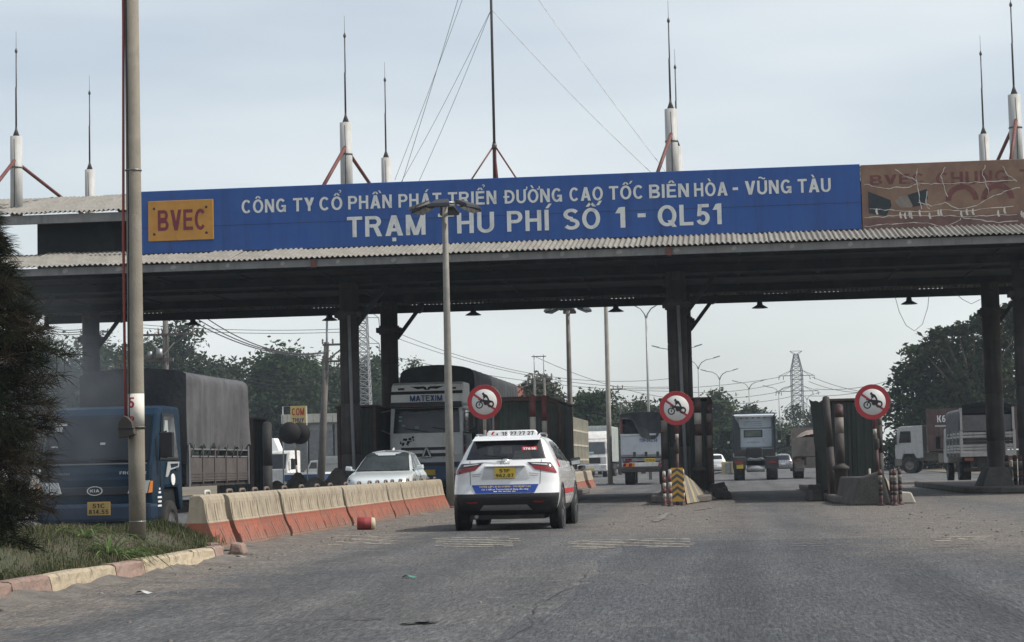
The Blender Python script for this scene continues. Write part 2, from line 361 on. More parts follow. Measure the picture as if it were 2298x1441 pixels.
# loose stones, one object
V, F = [], []
def stone(c, r):
    n0 = len(V); k = 6
    for z, s_ in ((0, 1), (.45, .85), (.75, .35)):
        for j in range(k): t = j/k*6.283+random.uniform(-.3, .3); q = r*s_*random.uniform(.7, 1.2); V.append((c[0]+q*math.cos(t), c[1]+q*1.3*math.sin(t), c[2]+z*r))
    for l in range(2):
        for j in range(k): F.append((n0+l*k+j, n0+l*k+(j+1) % k, n0+(l+1)*k+(j+1) % k, n0+(l+1)*k+j))
    F.append((n0+12, n0+13, n0+14, n0+15)); F.append((n0+12, n0+15, n0+16, n0+17))
for _ in range(330):
    r = random.random()
    if r < .35: x, y = random.uniform(-6.3, -5.6), random.uniform(12, 50)
    elif r < .65: x, y = random.gauss(-1.2, .8), random.uniform(33, 58)
    else: x, y = random.gauss(3.4, .8), random.uniform(24, 52)
    stone((x, y, .0), random.choice((.009, .012, .016, .022, .032)))
for _ in range(90): stone((random.uniform(-5, 6), random.uniform(12, 34), 0), random.uniform(.008, .02))
me = raw_mesh('loose_stones', np.array(V), np.array(F), [mat('stone', (.13, .12, .108), .9, var=.5, scale=6)])
put('loose_stones', me)['kind'] = 'stuff'

m_crk = mat('crack_filler', (.030, .030, .032), .8, var=.3)
def crack(pts, w_):
    b = MB(); P = []
    for i in range(len(pts)-1):
        for t in range(6): u = t/6; P.append(Vector((pts[i][0]*(1-u)+pts[i+1][0]*u+random.gauss(0, .02), pts[i][1]*(1-u)+pts[i+1][1]*u+random.gauss(0, .05), .0095)))
    for i in range(len(P)-1):
        d = (P[i+1]-P[i]).normalized(); n = Vector((-d.y, d.x, 0))*w_*random.uniform(.3, 1.1); b.add([P[i]-n, P[i+1]-n, P[i+1]+n, P[i]+n], [(0,1,2,3)])
    o = b.build('road_crack', m_crk, recalc=False); o['kind'] = 'structure'
crack([(-1.55, 11), (-1.38, 13.2), (-1.52, 15.5), (-1.36, 18), (-1.5, 20.4)], .006); crack([(-3.6, 13.5), (-2.9, 14.2), (-2.4, 14.0)], .018); 
crack([(-4.9, 20), (-4.2, 20.6), (-3.5, 20.3)], .01);  crack([(-2.3, 13.6), (-2.05, 13.7)], .05)
# ============================================================ TEXT
import unicodedata
SWV, SWH = .188, .162                    # stem and bar of the block capitals, cap height 1
def _arc(cx_, cz, rx, rz_, a0, a1, n=14): return [(cx_+rx*math.cos(rad(a0+(a1-a0)*i/n)), cz+rz_*math.sin(rad(a0+(a1-a0)*i/n))) for i in range(n+1)]
def _stroke(pts, wv=SWV, wh=SWH, closed=False):
    """a ribbon along pts, thinner where it runs level; returned as quads"""
    n = len(pts); L_, R_ = [], []
    for i in range(n):
        p, q = (pts[i-1], pts[(i+1) % n]) if closed else (pts[max(i-1, 0)], pts[min(i+1, n-1)])
        dx, dz = q[0]-p[0], q[1]-p[1]; l = math.hypot(dx, dz) or 1; nx, nz_ = -dz/l, dx/l; w_ = .5*math.hypot(nx*wv, nz_*wh)
        L_.append((pts[i][0]+nx*w_, pts[i][1]+nz_*w_)); R_.append((pts[i][0]-nx*w_, pts[i][1]-nz_*w_))
    m = n if closed else n-1
    return [[R_[i], R_[(i+1) % n], L_[(i+1) % n], L_[i]] for i in range(m)]
def _V(x, z0=0, z1=1, w_=SWV): return [[(x, z0), (x+w_, z0), (x+w_, z1), (x, z1)]]
def _H(x0, x1, z, w_=SWH): return [[(x0, z-w_/2), (x1, z-w_/2), (x1, z+w_/2), (x0, z+w_/2)]]
def _D(x0, x1, z0=0, z1=1, w_=.23): return [[(x0, z0), (x0+w_, z0), (x1+w_, z1), (x1, z1)]]
hv_, hh_ = SWV/2, SWH/2
def _ring(W): return _stroke(_arc(W/2, .5, W/2-hv_, .5+.012-hh_, 0, 360, 32)[:-1], closed=True)
def _bowl(W, z0, z1, x=.1): r = (z1-z0)/2-hh_; return _stroke([(x, z1-hh_), (W-hv_-r*.95, z1-hh_)]+_arc(W-hv_-r*.95, (z0+z1)/2, r*.95, r, 90, -90, 12)+[(x, z0+hh_)])
def glyph(c):
    """list of strokes (each a list of polygons) and the width"""
    if c == 'A': return [_D(0, .285), _D(.57, .285), _H(.16, .64, .29)], .80
    if c == 'B': return [_V(0), _bowl(.70, .47, 1), _bowl(.74, 0, .53)], .74
    if c == 'C': return [_stroke(_arc(.39, .5, .39-hv_, .512-hh_, 42, 318, 24))], .76
    if c in 'DĐ':
        g = [_V(0), _stroke([(.1, 1-hh_), (.30, 1-hh_)]+_arc(.30, .5, .46-hv_, .5-hh_, 90, -90, 16)+[(.1, hh_)])]
        return (g+[_H(-.10, .36, .5, .13)] if c == 'Đ' else g), .76
    if c == 'E': return [_V(0), _H(.1, .64, 1-hh_), _H(.1, .60, .52), _H(.1, .66, hh_)], .66
    if c == 'F': return [_V(0), _H(.1, .62, 1-hh_), _H(.1, .56, .5)], .62
    if c == 'G': return [_stroke(_arc(.39, .5, .39-hv_, .512-hh_, 42, 330, 24)), _H(.42, .78, .44, .15), _V(.60, 0, .44, .18)], .79
    if c == 'H': return [_V(0), _V(.53), _H(.1, .6, .52)], .735
    if c == 'I': return [_V(0)], .205
    if c == 'K': return [_V(0), _D(.16, .50, .42, 1, .25), _D(.50, .22, 0, .58, .26)], .76
    if c == 'L': return [_V(0), _H(.1, .60, hh_)], .60
    if c == 'M': return [_V(0, w_=.19), _V(.69, w_=.19), _D(.34, .0, 0, 1, .21), _D(.34, .68, 0, 1, .21)], .88
    if c == 'N': return [_V(0), _V(.54), _D(.52, .0, 0, 1, .225)], .745
    if c == 'O': return [_ring(.82)], .82
    if c == 'Q': return [_ring(.82), _D(.62, .42, -.05, .28, .2)], .82
    if c == 'P': return [_V(0), _bowl(.70, .40, 1)], .70
    if c == 'R': return [_V(0), _bowl(.72, .44, 1), _D(.54, .34, 0, .5, .22)], .77
    if c == 'S': return [_stroke(_arc(.36, .735, .36-hv_, .275-hh_, 25, 270, 16)+_arc(.36, .262, .37-hv_, .275-hh_, 90, -155, 16))], .72
    if c == 'T': return [_V(.24), _H(0, .685, 1-hh_)], .685
    if c == 'U': return [_stroke([(hv_, 1), (hv_, .34)]+_arc(.365, .34, .365-hv_, .355-hh_, 180, 360, 16)+[(.73-hv_, 1)])], .73
    if c == 'V': return [_D(.27, .0), _D(.27, .54)], .77
    if c == 'W': return [_D(.2, 0, w_=.2), _D(.2, .42, w_=.2), _D(.62, .42, w_=.2), _D(.62, .84, w_=.2)], 1.04
    if c == 'X': return [_D(0, .48, w_=.25), _D(.48, 0, w_=.25)], .73
    if c == 'Y': return [_V(.265, 0, .46), _D(.26, 0, .38, 1, .235), _D(.26, .5, .38, 1, .235)], .74
    if c == 'Z': return [_H(0, .64, 1-hh_), _H(0, .64, hh_), _D(0, .38, .1, .9, .25)], .64
    if c == '0': return [_ring(.60)], .60
    if c == '1': return [_V(.20), _D(.0, .14, .70, .98, .22)], .42
    if c == '2': return [_stroke(_arc(.30, .70, .30-hv_, .30-hh_, 165, -35, 16)+[(hv_*1.1, .12)]), _H(0, .59, hh_)], .60
    if c == '3': return [_stroke(_arc(.29, .745, .28-hv_, .265-hh_, 160, -90, 14)), _stroke(_arc(.29, .27, .30-hv_, .28-hh_, 90, -160, 14))], .59
    if c == '4': return [_V(.34, w_=.19), _H(0, .62, .30, .15), _D(.02, .30, .30, 1, .2)], .62
    if c == '5': return [_H(.08, .56, 1-hh_), _D(.04, .09, .42, .95, .17), _stroke(_arc(.29, .325, .30-hv_, .335-hh_, 125, -160, 18))], .59
    if c == '6': return [_stroke(_arc(.30, .315, .30-hv_, .325-hh_, 0, 360, 22)[:-1], closed=True), _stroke(_arc(.36, .45, .36-hv_, .56-hh_, 178, 60, 12))], .60
    if c == '7': return [_H(0, .58, 1-hh_), _D(.12, .38, 0, .9, .2)], .58
    if c == '8': return [_stroke(_arc(.30, .745, .275-hv_, .265-hh_, 0, 360, 20)[:-1], closed=True), _stroke(_arc(.30, .275, .30-hv_, .285-hh_, 0, 360, 20)[:-1], closed=True)], .60
    if c == '9': return [_stroke(_arc(.30, .685, .30-hv_, .325-hh_, 0, 360, 22)[:-1], closed=True), _stroke(_arc(.24, .55, .36-hv_, .56-hh_, -2, -120, 12))], .60
    if c == '.': return [_V(0, 0, .2)], .2
    if c == '-': return [_H(0, .36, .42, .17)], .36
    return None
BLOCK = set('ABCDĐEFGHIKLMNOPQRSTUVWXYZ0123456789.- ')
def block_text(body):
    polys = []; x = 0.0; li = -1
    for c in unicodedata.normalize('NFD', body):
        if c == ' ': x += .32; continue
        if unicodedata.combining(c):
            m = gx+gw_/2; z = 1.07; k = 4; up2 = circ
            if c == '\u0302': circ = True; ps = [_D(m-.24, m-.085, z, z+.20, .15), _D(m+.09, m-.07, z, z+.20, .15)]
            elif c == '\u0301': ps = [_D(m+(.24 if up2 else -.06), m+(.38 if up2 else .10), z+(.06 if up2 else 0), z+(.27 if up2 else .22), .14)]
            elif c == '\u0300': ps = [_D(m+(.34 if up2 else -.06), m+(.22 if up2 else -.20), z+(.06 if up2 else 0), z+(.27 if up2 else .22), .14)]
            elif c == '\u0309': o_ = (.24, .22) if up2 else (0, .06); ps = [_stroke(_arc(m+o_[0], z+o_[1]+.10, .075, .065, 160, -60, 8)+[(m+o_[0]+.0, z+o_[1]-.02)], .07, .07)]
            elif c == '\u0303': ps = [_stroke([(m-.24+.06*i, z+.11+.055*math.sin(i/8*6.283)) for i in range(9)], .1, .1)]
            elif c == '\u0323': ps = [_V(m-.09, -.27, -.09, .18)]
            elif c == '\u031b': ps = [_stroke([(gx+gw_-.10, .98), (gx+gw_+.06, 1.0), (gx+gw_+.09, 1.10), (gx+gw_+.06, 1.2)], .09, .09)]
            else: ps = []
            polys += [(p, k, li) for s_ in ps for p in s_]; continue
        g, gw_ = glyph(c); gx = x; circ = False; li += 1
        for k, s_ in enumerate(g): polys += [([(x+px, pz) for px, pz in p], k, li) for p in s_]
        x += gw_+.13
    return polys
def text_mesh(body, mats, height=None, width=None, bold=0.0, extrude=0.004, res=3, shear=0.0):
    up_b = body
    if all(ch in BLOCK or unicodedata.combining(ch) for ch in unicodedata.normalize('NFD', up_b)):
        polys = block_text(body); xs = [p[0] for pl_, k, l_ in polys for p in pl_]; x0, x1 = min(xs), max(xs); kx = width/(x1-x0) if width else height
        V, F = [], []
        for pl_, k, l_ in polys:
            F.append(tuple(range(len(V), len(V)+len(pl_)))); V += [((px-(x0+x1)/2)*kx, -extrude-.0008*k, pz*height) for px, pz in pl_]
        m = bpy.data.meshes.new('lettering'); m.from_pydata(V, [], F); m.materials.append(mats); m.update()
        b = bmesh.new(); b.from_mesh(m); b.normal_update()
        for f in b.faces:
            if f.normal.y > 0: f.normal_flip()
        b.to_mesh(m); b.free(); m['letter_runs'] = [l_ for pl_, k, l_ in polys]; return m
    c = bpy.data.curves.new('lettering', 'FONT'); c.body = body; c.size = 1; c.resolution_u = res; c.align_x = 'CENTER'; c.shear = shear
    o = bpy.data.objects.new('lettering', c); COL.objects.link(o)
    dg = bpy.context.evaluated_depsgraph_get(); dg.update()
    me = bpy.data.meshes.new_from_object(o.evaluated_get(dg)); bpy.data.objects.remove(o); bpy.data.curves.remove(c)
    n = len(me.vertices); co = np.empty(n*3, np.float32); me.vertices.foreach_get('co', co); co = co.reshape(-1, 3)
    fs = [tuple(p.vertices) for p in me.polygons]; bpy.data.meshes.remove(me)
    cap = .69                                           # cap height of the built-in face at size 1
    x0, x1 = co[:, 0].min(), co[:, 0].max(); k = height/cap
    kx = width/(x1-x0) if width else k
    P = np.zeros((n, 3)); P[:, 0] = (co[:, 0]-(x0+x1)/2)*kx; P[:, 2] = co[:, 1]*k     # stands in xz, faces -y, baseline z = 0
    V = []; F = []; e = extrude; bw = bold*height
    offs = [(0, 0)] if not bold else [(-bw, 0), (bw, 0), (0, bw*.6), (0, -bw*.6), (0, 0)]
    for i, (dx, dz) in enumerate(offs):
        b0 = len(V); q = P.copy(); q[:, 0] += dx; q[:, 2] += dz; q[:, 1] = -e-.0007*i
        V += [tuple(r) for r in q]; F += [tuple(b0+j for j in f) for f in fs]
    m = bpy.data.meshes.new('lettering'); m.from_pydata(V, [], F); m.materials.append(mats); m.update(); return m
def text(body, m, parent, loc, height, width=None, bold=0.0, rz=0.0, rx=0.0, name='lettering', extrude=.004, shear=0.0):
    me = text_mesh(body, m, height, width, bold, extrude, shear=shear)
    if 'letter_runs' not in me: return put(name, me, parent, loc, (rx, 0, rz))
    runs = list(me['letter_runs']); V = [v.co.copy() for v in me.vertices]; F = [tuple(p.vertices) for p in me.polygons]; o = None
    for k in sorted(set(runs)):             # every letter is a part of its own
        fs = [f for f, r in zip(F, runs) if r == k]; idx = sorted({i for f in fs for i in f}); mp_ = {a: b for b, a in enumerate(idx)}
        q = bpy.data.meshes.new('letter'); q.from_pydata([V[i] for i in idx], [], [tuple(mp_[i] for i in f) for f in fs]); q.materials.append(m); q.update(); o = put('letter', q, parent, loc, (rx, 0, rz))
    bpy.data.meshes.remove(me); return o

# ============================================================ TOLL GANTRY
gm_col = mat('sooty_column', (.060, .054, .052), .8, var=.25, scale=1.2, dirt=(.10, .088, .08), dlo=.5, dhi=.8, streak=(.025, .024, .024), slo=.45, shi=.75, bump=.3)
gm_pipe = mat('pipe_white', (.46, .465, .45), .6, var=.1, streak=(.27, .255, .23), slo=.46, shi=.78, sscale=12, dirt=(.36, .345, .32), dlo=.5, dhi=.8)
gm_red = mat('red_oxide_pipe', (.13, .038, .03), .6, var=.2, dirt=(.12, .06, .05))
gm_rod = mat('dark_rod', (.07, .065, .065), .5, var=.2)
gm_sheet = mat('cement_roof_sheet', (.235, .225, .20), .85, var=.25, scale=2, dirt=(.14, .13, .11), dlo=.5, dhi=.85, dscale=3, streak=(.2, .185, .16), rnd=.08)
gm_fascia = mat('fascia_grey', (.22, .22, .215), .75, var=.15, dirt=(.36, .35, .33), dlo=.62, dhi=.75, dscale=1.5, streak=(.12, .12, .12))
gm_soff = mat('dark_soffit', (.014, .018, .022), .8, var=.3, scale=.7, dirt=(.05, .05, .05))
gm_beam = mat('dark_steel_beam', (.014, .017, .020), .7, var=.25)
gm_brick = mat('rust_bracket', (.16, .06, .045), .7, var=.2)
GX0, GX1 = -24.2, 15.2
gantry = thing('toll_gantry', 'long roofed toll station gantry on dark round columns across the whole road', 'toll gantry', (0, 0, 0))
def corrugated(width, length, pitch, amp, nper=6):
    n = int(round(width/pitch))*nper; b = MB()
    vs = []; th = .012
    for s_ in (0, 1):
        for j in range(2):
            for i in range(n+1):
                u = i/n; vs.append((u*width, j*length, amp*math.sin(2*math.pi*i/nper)-th*s_))
    N = n+1; fs = []
    for i in range(n):
        fs.append((i, i+1, N+i+1, N+i)); fs.append((2*N+i, 3*N+i, 3*N+i+1, 2*N+i+1))
        fs.append((i, 2*N+i, 2*N+i+1, i+1)); fs.append((N+i, N+i+1, 3*N+i+1, 3*N+i))
    b.add(vs, fs, 0, False); return b
# lower roof: sheets from the eave up under the sign boards; upper roof: a gable behind them
sw = .876
low = corrugated(.90, 3.1, .146, .026).mesh('roof_sheet', gm_sheet); a_low = math.atan2(.69, 3.0)
n_sheet = int((GX1-GX0)/sw)
for i in range(n_sheet):
    put('roof_sheet', low, gantry, (GX0+i*sw, 53.38+random.uniform(-.03, .03), 6.90+(i % 2)*.008+random.uniform(-.004, .004)), (a_low+random.uniform(-.006, .006), 0, random.uniform(-.004, .004)))
up = corrugated(.90, 5.8, .146, .032).mesh('roof_sheet', gm_sheet); a_up = math.atan2(1.2, 5.5)
for i in range(n_sheet):
    x = GX0+i*sw
    put('roof_sheet', up, gantry, (x, 56.0+random.uniform(-.03, .03), 8.78+(i % 2)*.012), (a_up, 0, 0))
    if x > -20.5: put('roof_sheet', up, gantry, (x+.9, 67.3, 8.78+(i % 2)*.012), (a_up, 0, math.pi))
    put('roof_sheet', low, gantry, (x+.9, 68.55, 6.742+random.uniform(-.028, .014)), (a_low, 0, math.pi))
boxpart('fascia', gm_fascia, gantry, GX0, GX1, 53.52, 53.66, 6.66, 6.86)
boxpart('fascia', gm_fascia, gantry, GX0, GX1, 56.12, 56.24, 8.47, 8.73)
boxpart('fascia', gm_beam, gantry, GX0, GX1, 68.3, 68.42, 6.46, 6.728)
boxpart('fascia', gm_fascia, gantry, -20.5, GX1, 67.1, 67.2, 8.5, 8.74)
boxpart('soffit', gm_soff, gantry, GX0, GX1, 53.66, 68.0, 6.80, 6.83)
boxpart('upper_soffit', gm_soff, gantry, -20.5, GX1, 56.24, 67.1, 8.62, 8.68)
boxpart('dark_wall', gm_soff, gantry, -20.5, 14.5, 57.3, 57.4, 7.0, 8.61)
None and one('white_panel', white, gantry, lambda b: b.prism([(-23.2, 7.35), (-19.75, 7.35), (-19.72, 7.75), (-20.05, 8.16), (-23.2, 8.2)], 57.25, 57.3, 'xz'))
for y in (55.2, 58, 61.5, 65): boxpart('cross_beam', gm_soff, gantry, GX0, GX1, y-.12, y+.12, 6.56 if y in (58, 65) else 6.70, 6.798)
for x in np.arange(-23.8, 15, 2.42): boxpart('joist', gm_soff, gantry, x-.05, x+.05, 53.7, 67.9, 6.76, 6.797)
for px, py in ((704, 590), (1501, 565)):
    q = at(px, py, 53.5); boxpart('bracket', gm_brick, gantry, q.x-.075, q.x+.075, 53.44, 53.515, 6.63, 6.84)
for x in np.arange(-23, 15, 1.55):     # pale repair marks on the fascia
    if random.random() < .75:
        s = random.uniform(.05, .11)
        one('mortar_patch', mat('mortar', (.36, .35, .33), .9), gantry, lambda b: b.prism([(x-s, 6.74), (x-s*.2, 6.70), (x+s, 6.76), (x+s*.5, 6.84), (x-s*.6, 6.82)], 53.508, 53.519, 'xz'))
CX = (-21.4, -11.18, -1.46, 8.45)
def antenna(c, front):
    z0, z1 = 8.8, 11.42
    o = one('pipe_mast', gm_pipe, c, lambda b: b.lathe([(.0, z0), (.185 if front else .165, z0), (.18 if front else .16, z1), (.0, z1+.004)], n=24))
    def rod(b):
        b.lathe([(.0, z1), (.11, z1+.002), (.035, z1+.22), (.03, z1+.3)], n=12)
        b.tube([(0,0,z1+.28), (0,0,z1+1.5), (.01,0,z1+1.55), (.01,0,z1+2.6)], [.03,.027,.022,.02], 8)
        b.lathe([(.0, z1+2.58), (.04, z1+2.6), (.045, z1+2.66), (.02, z1+2.72), (.008, z1+2.75), (.005, z1+3.25), (0, z1+3.26)], c=(.01, 0, 0), n=8)
    one('lightning_rod', gm_rod, o, rod)
    one('clamp_band', gm_rod, o, lambda b: b.lathe([(.187, z1-.98), (.195, z1-.98), (.195, z1-.94), (.187, z1-.94)], n=24))
    one('down_cable', gm_rod, o, lambda b: b.tube([(.0, -.19, z1-.1), (.02, -.2, z1-.8), (.0, -.2, z0+.3)], .012, 5))
for x in CX:
    for row, y in ((0, 58.0), (1, 65.0)):
        r = .285 if row == 0 else .29
        prof = []; z = .0
        for k, zz in enumerate((0, 1.55, 3.1, 4.65, 5.45, 6.2)):
            prof += [(r, zz+.012), (r-.008, zz+.02)] if False else []
        def colm(b, r=r):
            P = [(r*1.0, 0)]
            for zz in (1.5, 3.0, 4.5): P += [(r, zz-.012), (r-.014, zz-.008), (r-.014, zz+.008), (r, zz+.012)]
            P += [(r, 5.5), (r+.05, 5.5), (r+.05, 5.78), (r, 5.78), (r, 6.6)]
            b.lathe(P, n=28)
        c = MB(); colm(c); c = c.build('column', gm_col, gantry, (x, y, 0))
        if row == 0: one('drain_pipe', mat('grey_pvc', (.22, .225, .23), .6, var=.15), c, lambda b: b.tube([(.06, -r-.05, 5.6), (.1, -r-.055, 3.0), (.16, -r-.03, .3)], .05, 8))
        one('corbel', gm_col, c, lambda b: b.box(-r-.12, r+.12, -.2, .2, 5.56, 5.72)); one('bearing_beam', gm_col, c, lambda b: b.box(-.09, .09, -.6, .6, 6.36, 6.56))
        one('knee_brace', gm_beam, c, lambda b: (b.bar((r*.9, 0, 5.35), (1.15, 0, 6.5), .09, .12), None))
        if row: one('bird_box', gm_beam, c, lambda b: b.prism([(.82, 6.25), (1.02, 6.17), (1.14, 6.25), (1.14, 6.43), (.76, 6.43)], -.2, .2, 'xz'), bevel=.02)
        antenna(c, row == 0)
    one('brace_pipe', gm_red, gantry, lambda b: (b.tube([(x, 58.1, 10.62), (x, 64.9, 9.72)], .055, 8), b.tube([(x, 57.85, 10.66), (x-.45, 56.2, 9.1)], .055, 8)))
# guyed radio mast on the roof
mast = thing('guyed_mast', 'thin dark red radio mast with tripod legs and guy wires on the gantry roof', 'mast', (-6.78, 58.6, 9.05))
one('pole', gm_rod, mast, lambda b: b.tube([(0,0,1.55), (0,0,6.0), (.0,0,12)], [.042,.04,.035], 8))
one('lower_pole', gm_red, mast, lambda b: (b.tube([(-.045,0,0), (-.03,0,1.7)], .028, 6), b.tube([(.045,0,0), (.03,0,1.7)], .028, 6), b.tube([(0,.05,0), (0,.03,1.7)], .028, 6)))
one('collar', gm_rod, mast, lambda b: b.lathe([(.045, 1.5), (.075, 1.52), (.075, 1.62), (.045, 1.66)], n=10))
for dx, dy in ((-.98, -.5), (.98, -.5), (0, 1.1)): one('strut', gm_red, mast, lambda b: b.tube([(dx*.04, dy*.04, 1.56), (dx, dy, .05)], .026, 6))
gw = mat('guy_wire', (.16, .165, .17), .5, metal=.5)
for top, e in ((5.75, (-3.9, 6.3, 1.5)), (5.75, (-2.75, 1.2, .25)), (5.75, (4.9, -.2, .35)), (8.4, (-4.1, 6.3, 1.6)), (9.3, (-3.2, 1.2, .25)), (8.2, (5.25, -.1, .4))):
    one('guy_wire', gw, mast, lambda b: b.tube([Vector((0,0,top)).lerp(Vector(e), t/8)+Vector((0,0,-.12*math.sin(math.pi*t/8))) for t in range(9)], .008, 4, smooth=False))
# dangling wires under the roof
for pts in (((2008, 663), (2018, 700), (2033, 730), (2052, 743), (2070, 728), (2082, 690), (2085, 660)), ((2140, 655), (2160, 672), (2180, 682), (2200, 672))):
    o = one('loose_cable', mat('grey_cable', (.09, .095, .1), .6), None, lambda b: b.tube([at(px, py, 67.6) for px, py in pts], .009, 5))
    tag(o, 'deep slack loop of cable hanging under the gantry roof near the right lamp' if len(pts) > 4 else 'short shallow loop of cable hanging beside the right gantry column', 'cable')
# pendant lamps under the rear beam
lm = mat('lamp_black_enamel', (.012, .014, .016), .45)
def pendant(px, py, Y, label):
    q = at(px, py, Y)
    t = thing('pendant_lamp', label, 'lamp', (q.x, q.y, 6.44), 0, 'bell lamps hanging under the gantry roof')
    d = q.z-6.44
    one('rod', lm, t, lambda b: b.tube([(0,0,0.02), (0,0,d+.1)], .018, 6))
    one('shade', lm, t, lambda b: b.lathe([(.05, d+.14), (.085, d+.1), (.10, d), (.15, d-.03), (.27, d-.10), (.275, d-.115), (.25, d-.11), (.05, d-.02)], n=20))
    one('bulb', mat('bulb_glass', (.3, .3, .29), .3), t, lambda b: b.lathe([(.0, d-.13), (.04, d-.11), (.05, d-.07), (.03, d-.02)], n=10))
for px, py, lab in ((104, 731, 'bell lamp half behind the dark feathery tree'), (433, 722, 'bell lamp hanging above the tarpaulin of the blue truck'),
                    (740, 712, 'bell lamp beside the second gantry column'), (1062, 700, 'bell lamp right of the near floodlight mast'),
                    (1382, 692, 'bell lamp beside the double street lamp, left of the middle column'), (1705, 684, 'bell lamp above the tractor truck'),
                    (2040, 675, 'bell lamp beside the slack cable loop')): pendant(px, py, 67.4, lab)

# ============================================================ SIGN BOARDS
m_blue = mat('sign_blue', (.010, .074, .30), .5, var=.08, scale=.6, streak=(.008, .045, .17), slo=.48, shi=.78, sscale=3.2, dirt=(.020, .088, .27), dlo=.45, dhi=.75)
m_lett = mat('sign_letter_white', (.68, .70, .68), .5, var=.06, dirt=(.40, .41, .40), dlo=.5, dhi=.75, dscale=2.5, streak=(.38, .39, .39), slo=.55, shi=.8)
BY = 55.4
sb = thing('sign_board', 'long blue toll station sign board with white Vietnamese lettering on gantry front', 'sign', (0, BY, 0))
boxpart('panel', m_blue, sb, -16.74, 3.80, 0, .14, 7.38, 9.20, bevel=.012)
m_seam = mat('seam_blue', (.008, .06, .25), .6)
boxpart('panel_joint', mat('joint_dark', (.012, .03, .10), .6), sb, -16.73, 3.79, -.003, 0.0, 8.12, 8.135)
for x in np.arange(-14.3, 3.6, 2.44): boxpart('sheet_seam', m_seam, sb, x-.004, x+.004, -.0025, 0.0, 7.40, 9.18)
boxpart('bottom_rail', gm_beam, sb, -16.74, 3.80, .0, .16, 7.30, 7.378)
def words(lst, h, bold, zfn):
    for wd, a, c_, y in lst:
        p, q = at(a, zfn(wd)[1], BY), at(c_, zfn(wd)[1], BY)
        text(wd, m_lett, sb, ((p.x+q.x)/2, -.012, zfn(wd)[0]), h, (q.x-p.x)*.975, bold, extrude=.006)
z1_, z2_ = at(1250, 445, BY).z, at(1200, 519, BY).z
words((('CÔNG', 541, 643, 0), ('TY', 657, 706, 0), ('CỔ', 716, 769, 0), ('PHẦN', 780, 881, 0), ('PHÁT', 893, 992, 0), ('TRIỂN', 1004, 1116, 0), ('ĐƯỜNG', 1128, 1263, 0),
       ('CAO', 1277, 1354, 0), ('TỐC', 1366, 1443, 0), ('BIÊN', 1456, 1548, 0), ('HÒA', 1557, 1634, 0), ('VŨNG', 1671, 1778, 0), ('TÀU', 1790, 1866, 0)), .385, .055, lambda w_: (8.455, 440))
words((('TRẠM', 777, 958, 0), ('THU', 982, 1111, 0), ('PHÍ', 1137, 1241, 0), ('SỐ', 1264, 1354, 0), ('1', 1381, 1404, 0), ('QL51', 1475, 1622, 0)), .585, .06, lambda w_: (7.655, 510))
for a, c_, z, h in ((1645, 1657, 8.60, .075), (1430, 1448, 7.93, .11)):
    p, q = at(a, 450, BY), at(c_, 450, BY); boxpart('hyphen', m_lett, sb, p.x, q.x, -.012, -.002, z, z+h)
yb = thing('name_plate', 'orange yellow plate with four maroon capital letters at left end of blue board', 'sign', (0, BY, 0))
p, q = at(334, 540, BY), at(479, 450, BY); yz0, yz1 = at(405, 540, BY).z, at(405, 450, BY).z
boxpart('plate', mat('ochre_plate', (.50, .24, .035), .55, var=.12, streak=(.33, .15, .03), slo=.55, shi=.9, dirt=(.36, .17, .03)), yb, p.x, q.x, -.055, -.003, yz0, yz1, bevel=.008)
text('BVEC', mat('maroon_print', (.17, .02, .035), .6, var=.15), yb, ((p.x+q.x)/2+.02, -.06, (yz0+yz1)/2-.29), .60, 1.38, .055)
for dx in (-.78, .76):
    for z in (yz0+.2, yz1-.22): one('bolt', ink, yb, lambda b: b.lathe([(0, -.012), (.035, -.012), (.04, 0)], c=((p.x+q.x)/2+dx, -.055, z), axis='y', n=8))
# the weathered hoarding on the right
m_hoard = mat('peeling_hoarding', (.24, .155, .105), .85, var=.2, scale=1.5, dirt=(.16, .085, .07), dlo=.45, dhi=.7, dscale=.9, streak=(.30, .23, .18), slo=.6, shi=.9)
m_faded = mat('faded_maroon', (.15, .055, .05), .8, var=.25, dirt=(.22, .13, .09), dlo=.55, dhi=.7, dscale=5)
hb = thing('torn_hoarding', 'weathered brown advertising hoarding with faded maroon letters and torn white paper edges', 'billboard', (0, BY, 0))
boxpart('panel', m_hoard, hb, 3.82, 15.0, .0, .12, 7.34, 9.17, bevel=.01)
boxpart('lower_strip', mat('hoarding_base', (.15, .085, .075), .85, var=.2, dirt=(.22, .15, .11)), hb, 3.83, 15.0, -.006, -.001, 7.36, 7.66)
p, q = at(1952, 400, BY), at(2072, 400, BY); text('BVEC', m_faded, hb, ((p.x+q.x)/2, -.004, 8.60), .27, q.x-p.x, .07)
p, q = at(2100, 395, BY), at(2262, 395, BY); text('CHUNG', m_faded, hb, ((p.x+q.x)/2, -.004, 8.52), .36, q.x-p.x, .10)
p = at(2296, 395, BY); text('TAY', m_faded, hb, (p.x+.55, -.004, 8.52), .36, 1.3, .10)
m_hdark = mat('torn_dark_patch', (.025, .035, .04), .8, var=.3)
def hp(pts): return [(at(x, y, BY).x, at(x, y, BY).z) for x, y in pts]
one('dark_patch', m_hdark, hb, lambda b: b.prism(hp(((1948,430),(1998,449),(2001,462),(1988,485),(1950,478))), -.010, -.004, 'xz'))
one('dark_patch', m_hdark, hb, lambda b: b.prism(hp(((2036,438),(2080,424),(2082,446),(2072,460),(2050,464))), -.010, -.004, 'xz'))
one('pale_patch', mat('torn_grey', (.23, .20, .17), .9, var=.3), hb, lambda b: b.prism(hp(((2008,452),(2018,441),(2036,438),(2050,452),(2046,466),(2020,466))), -.009, -.003, 'xz'))
m_rip = mat('torn_paper_white', (.60, .57, .52), .8, var=.1)
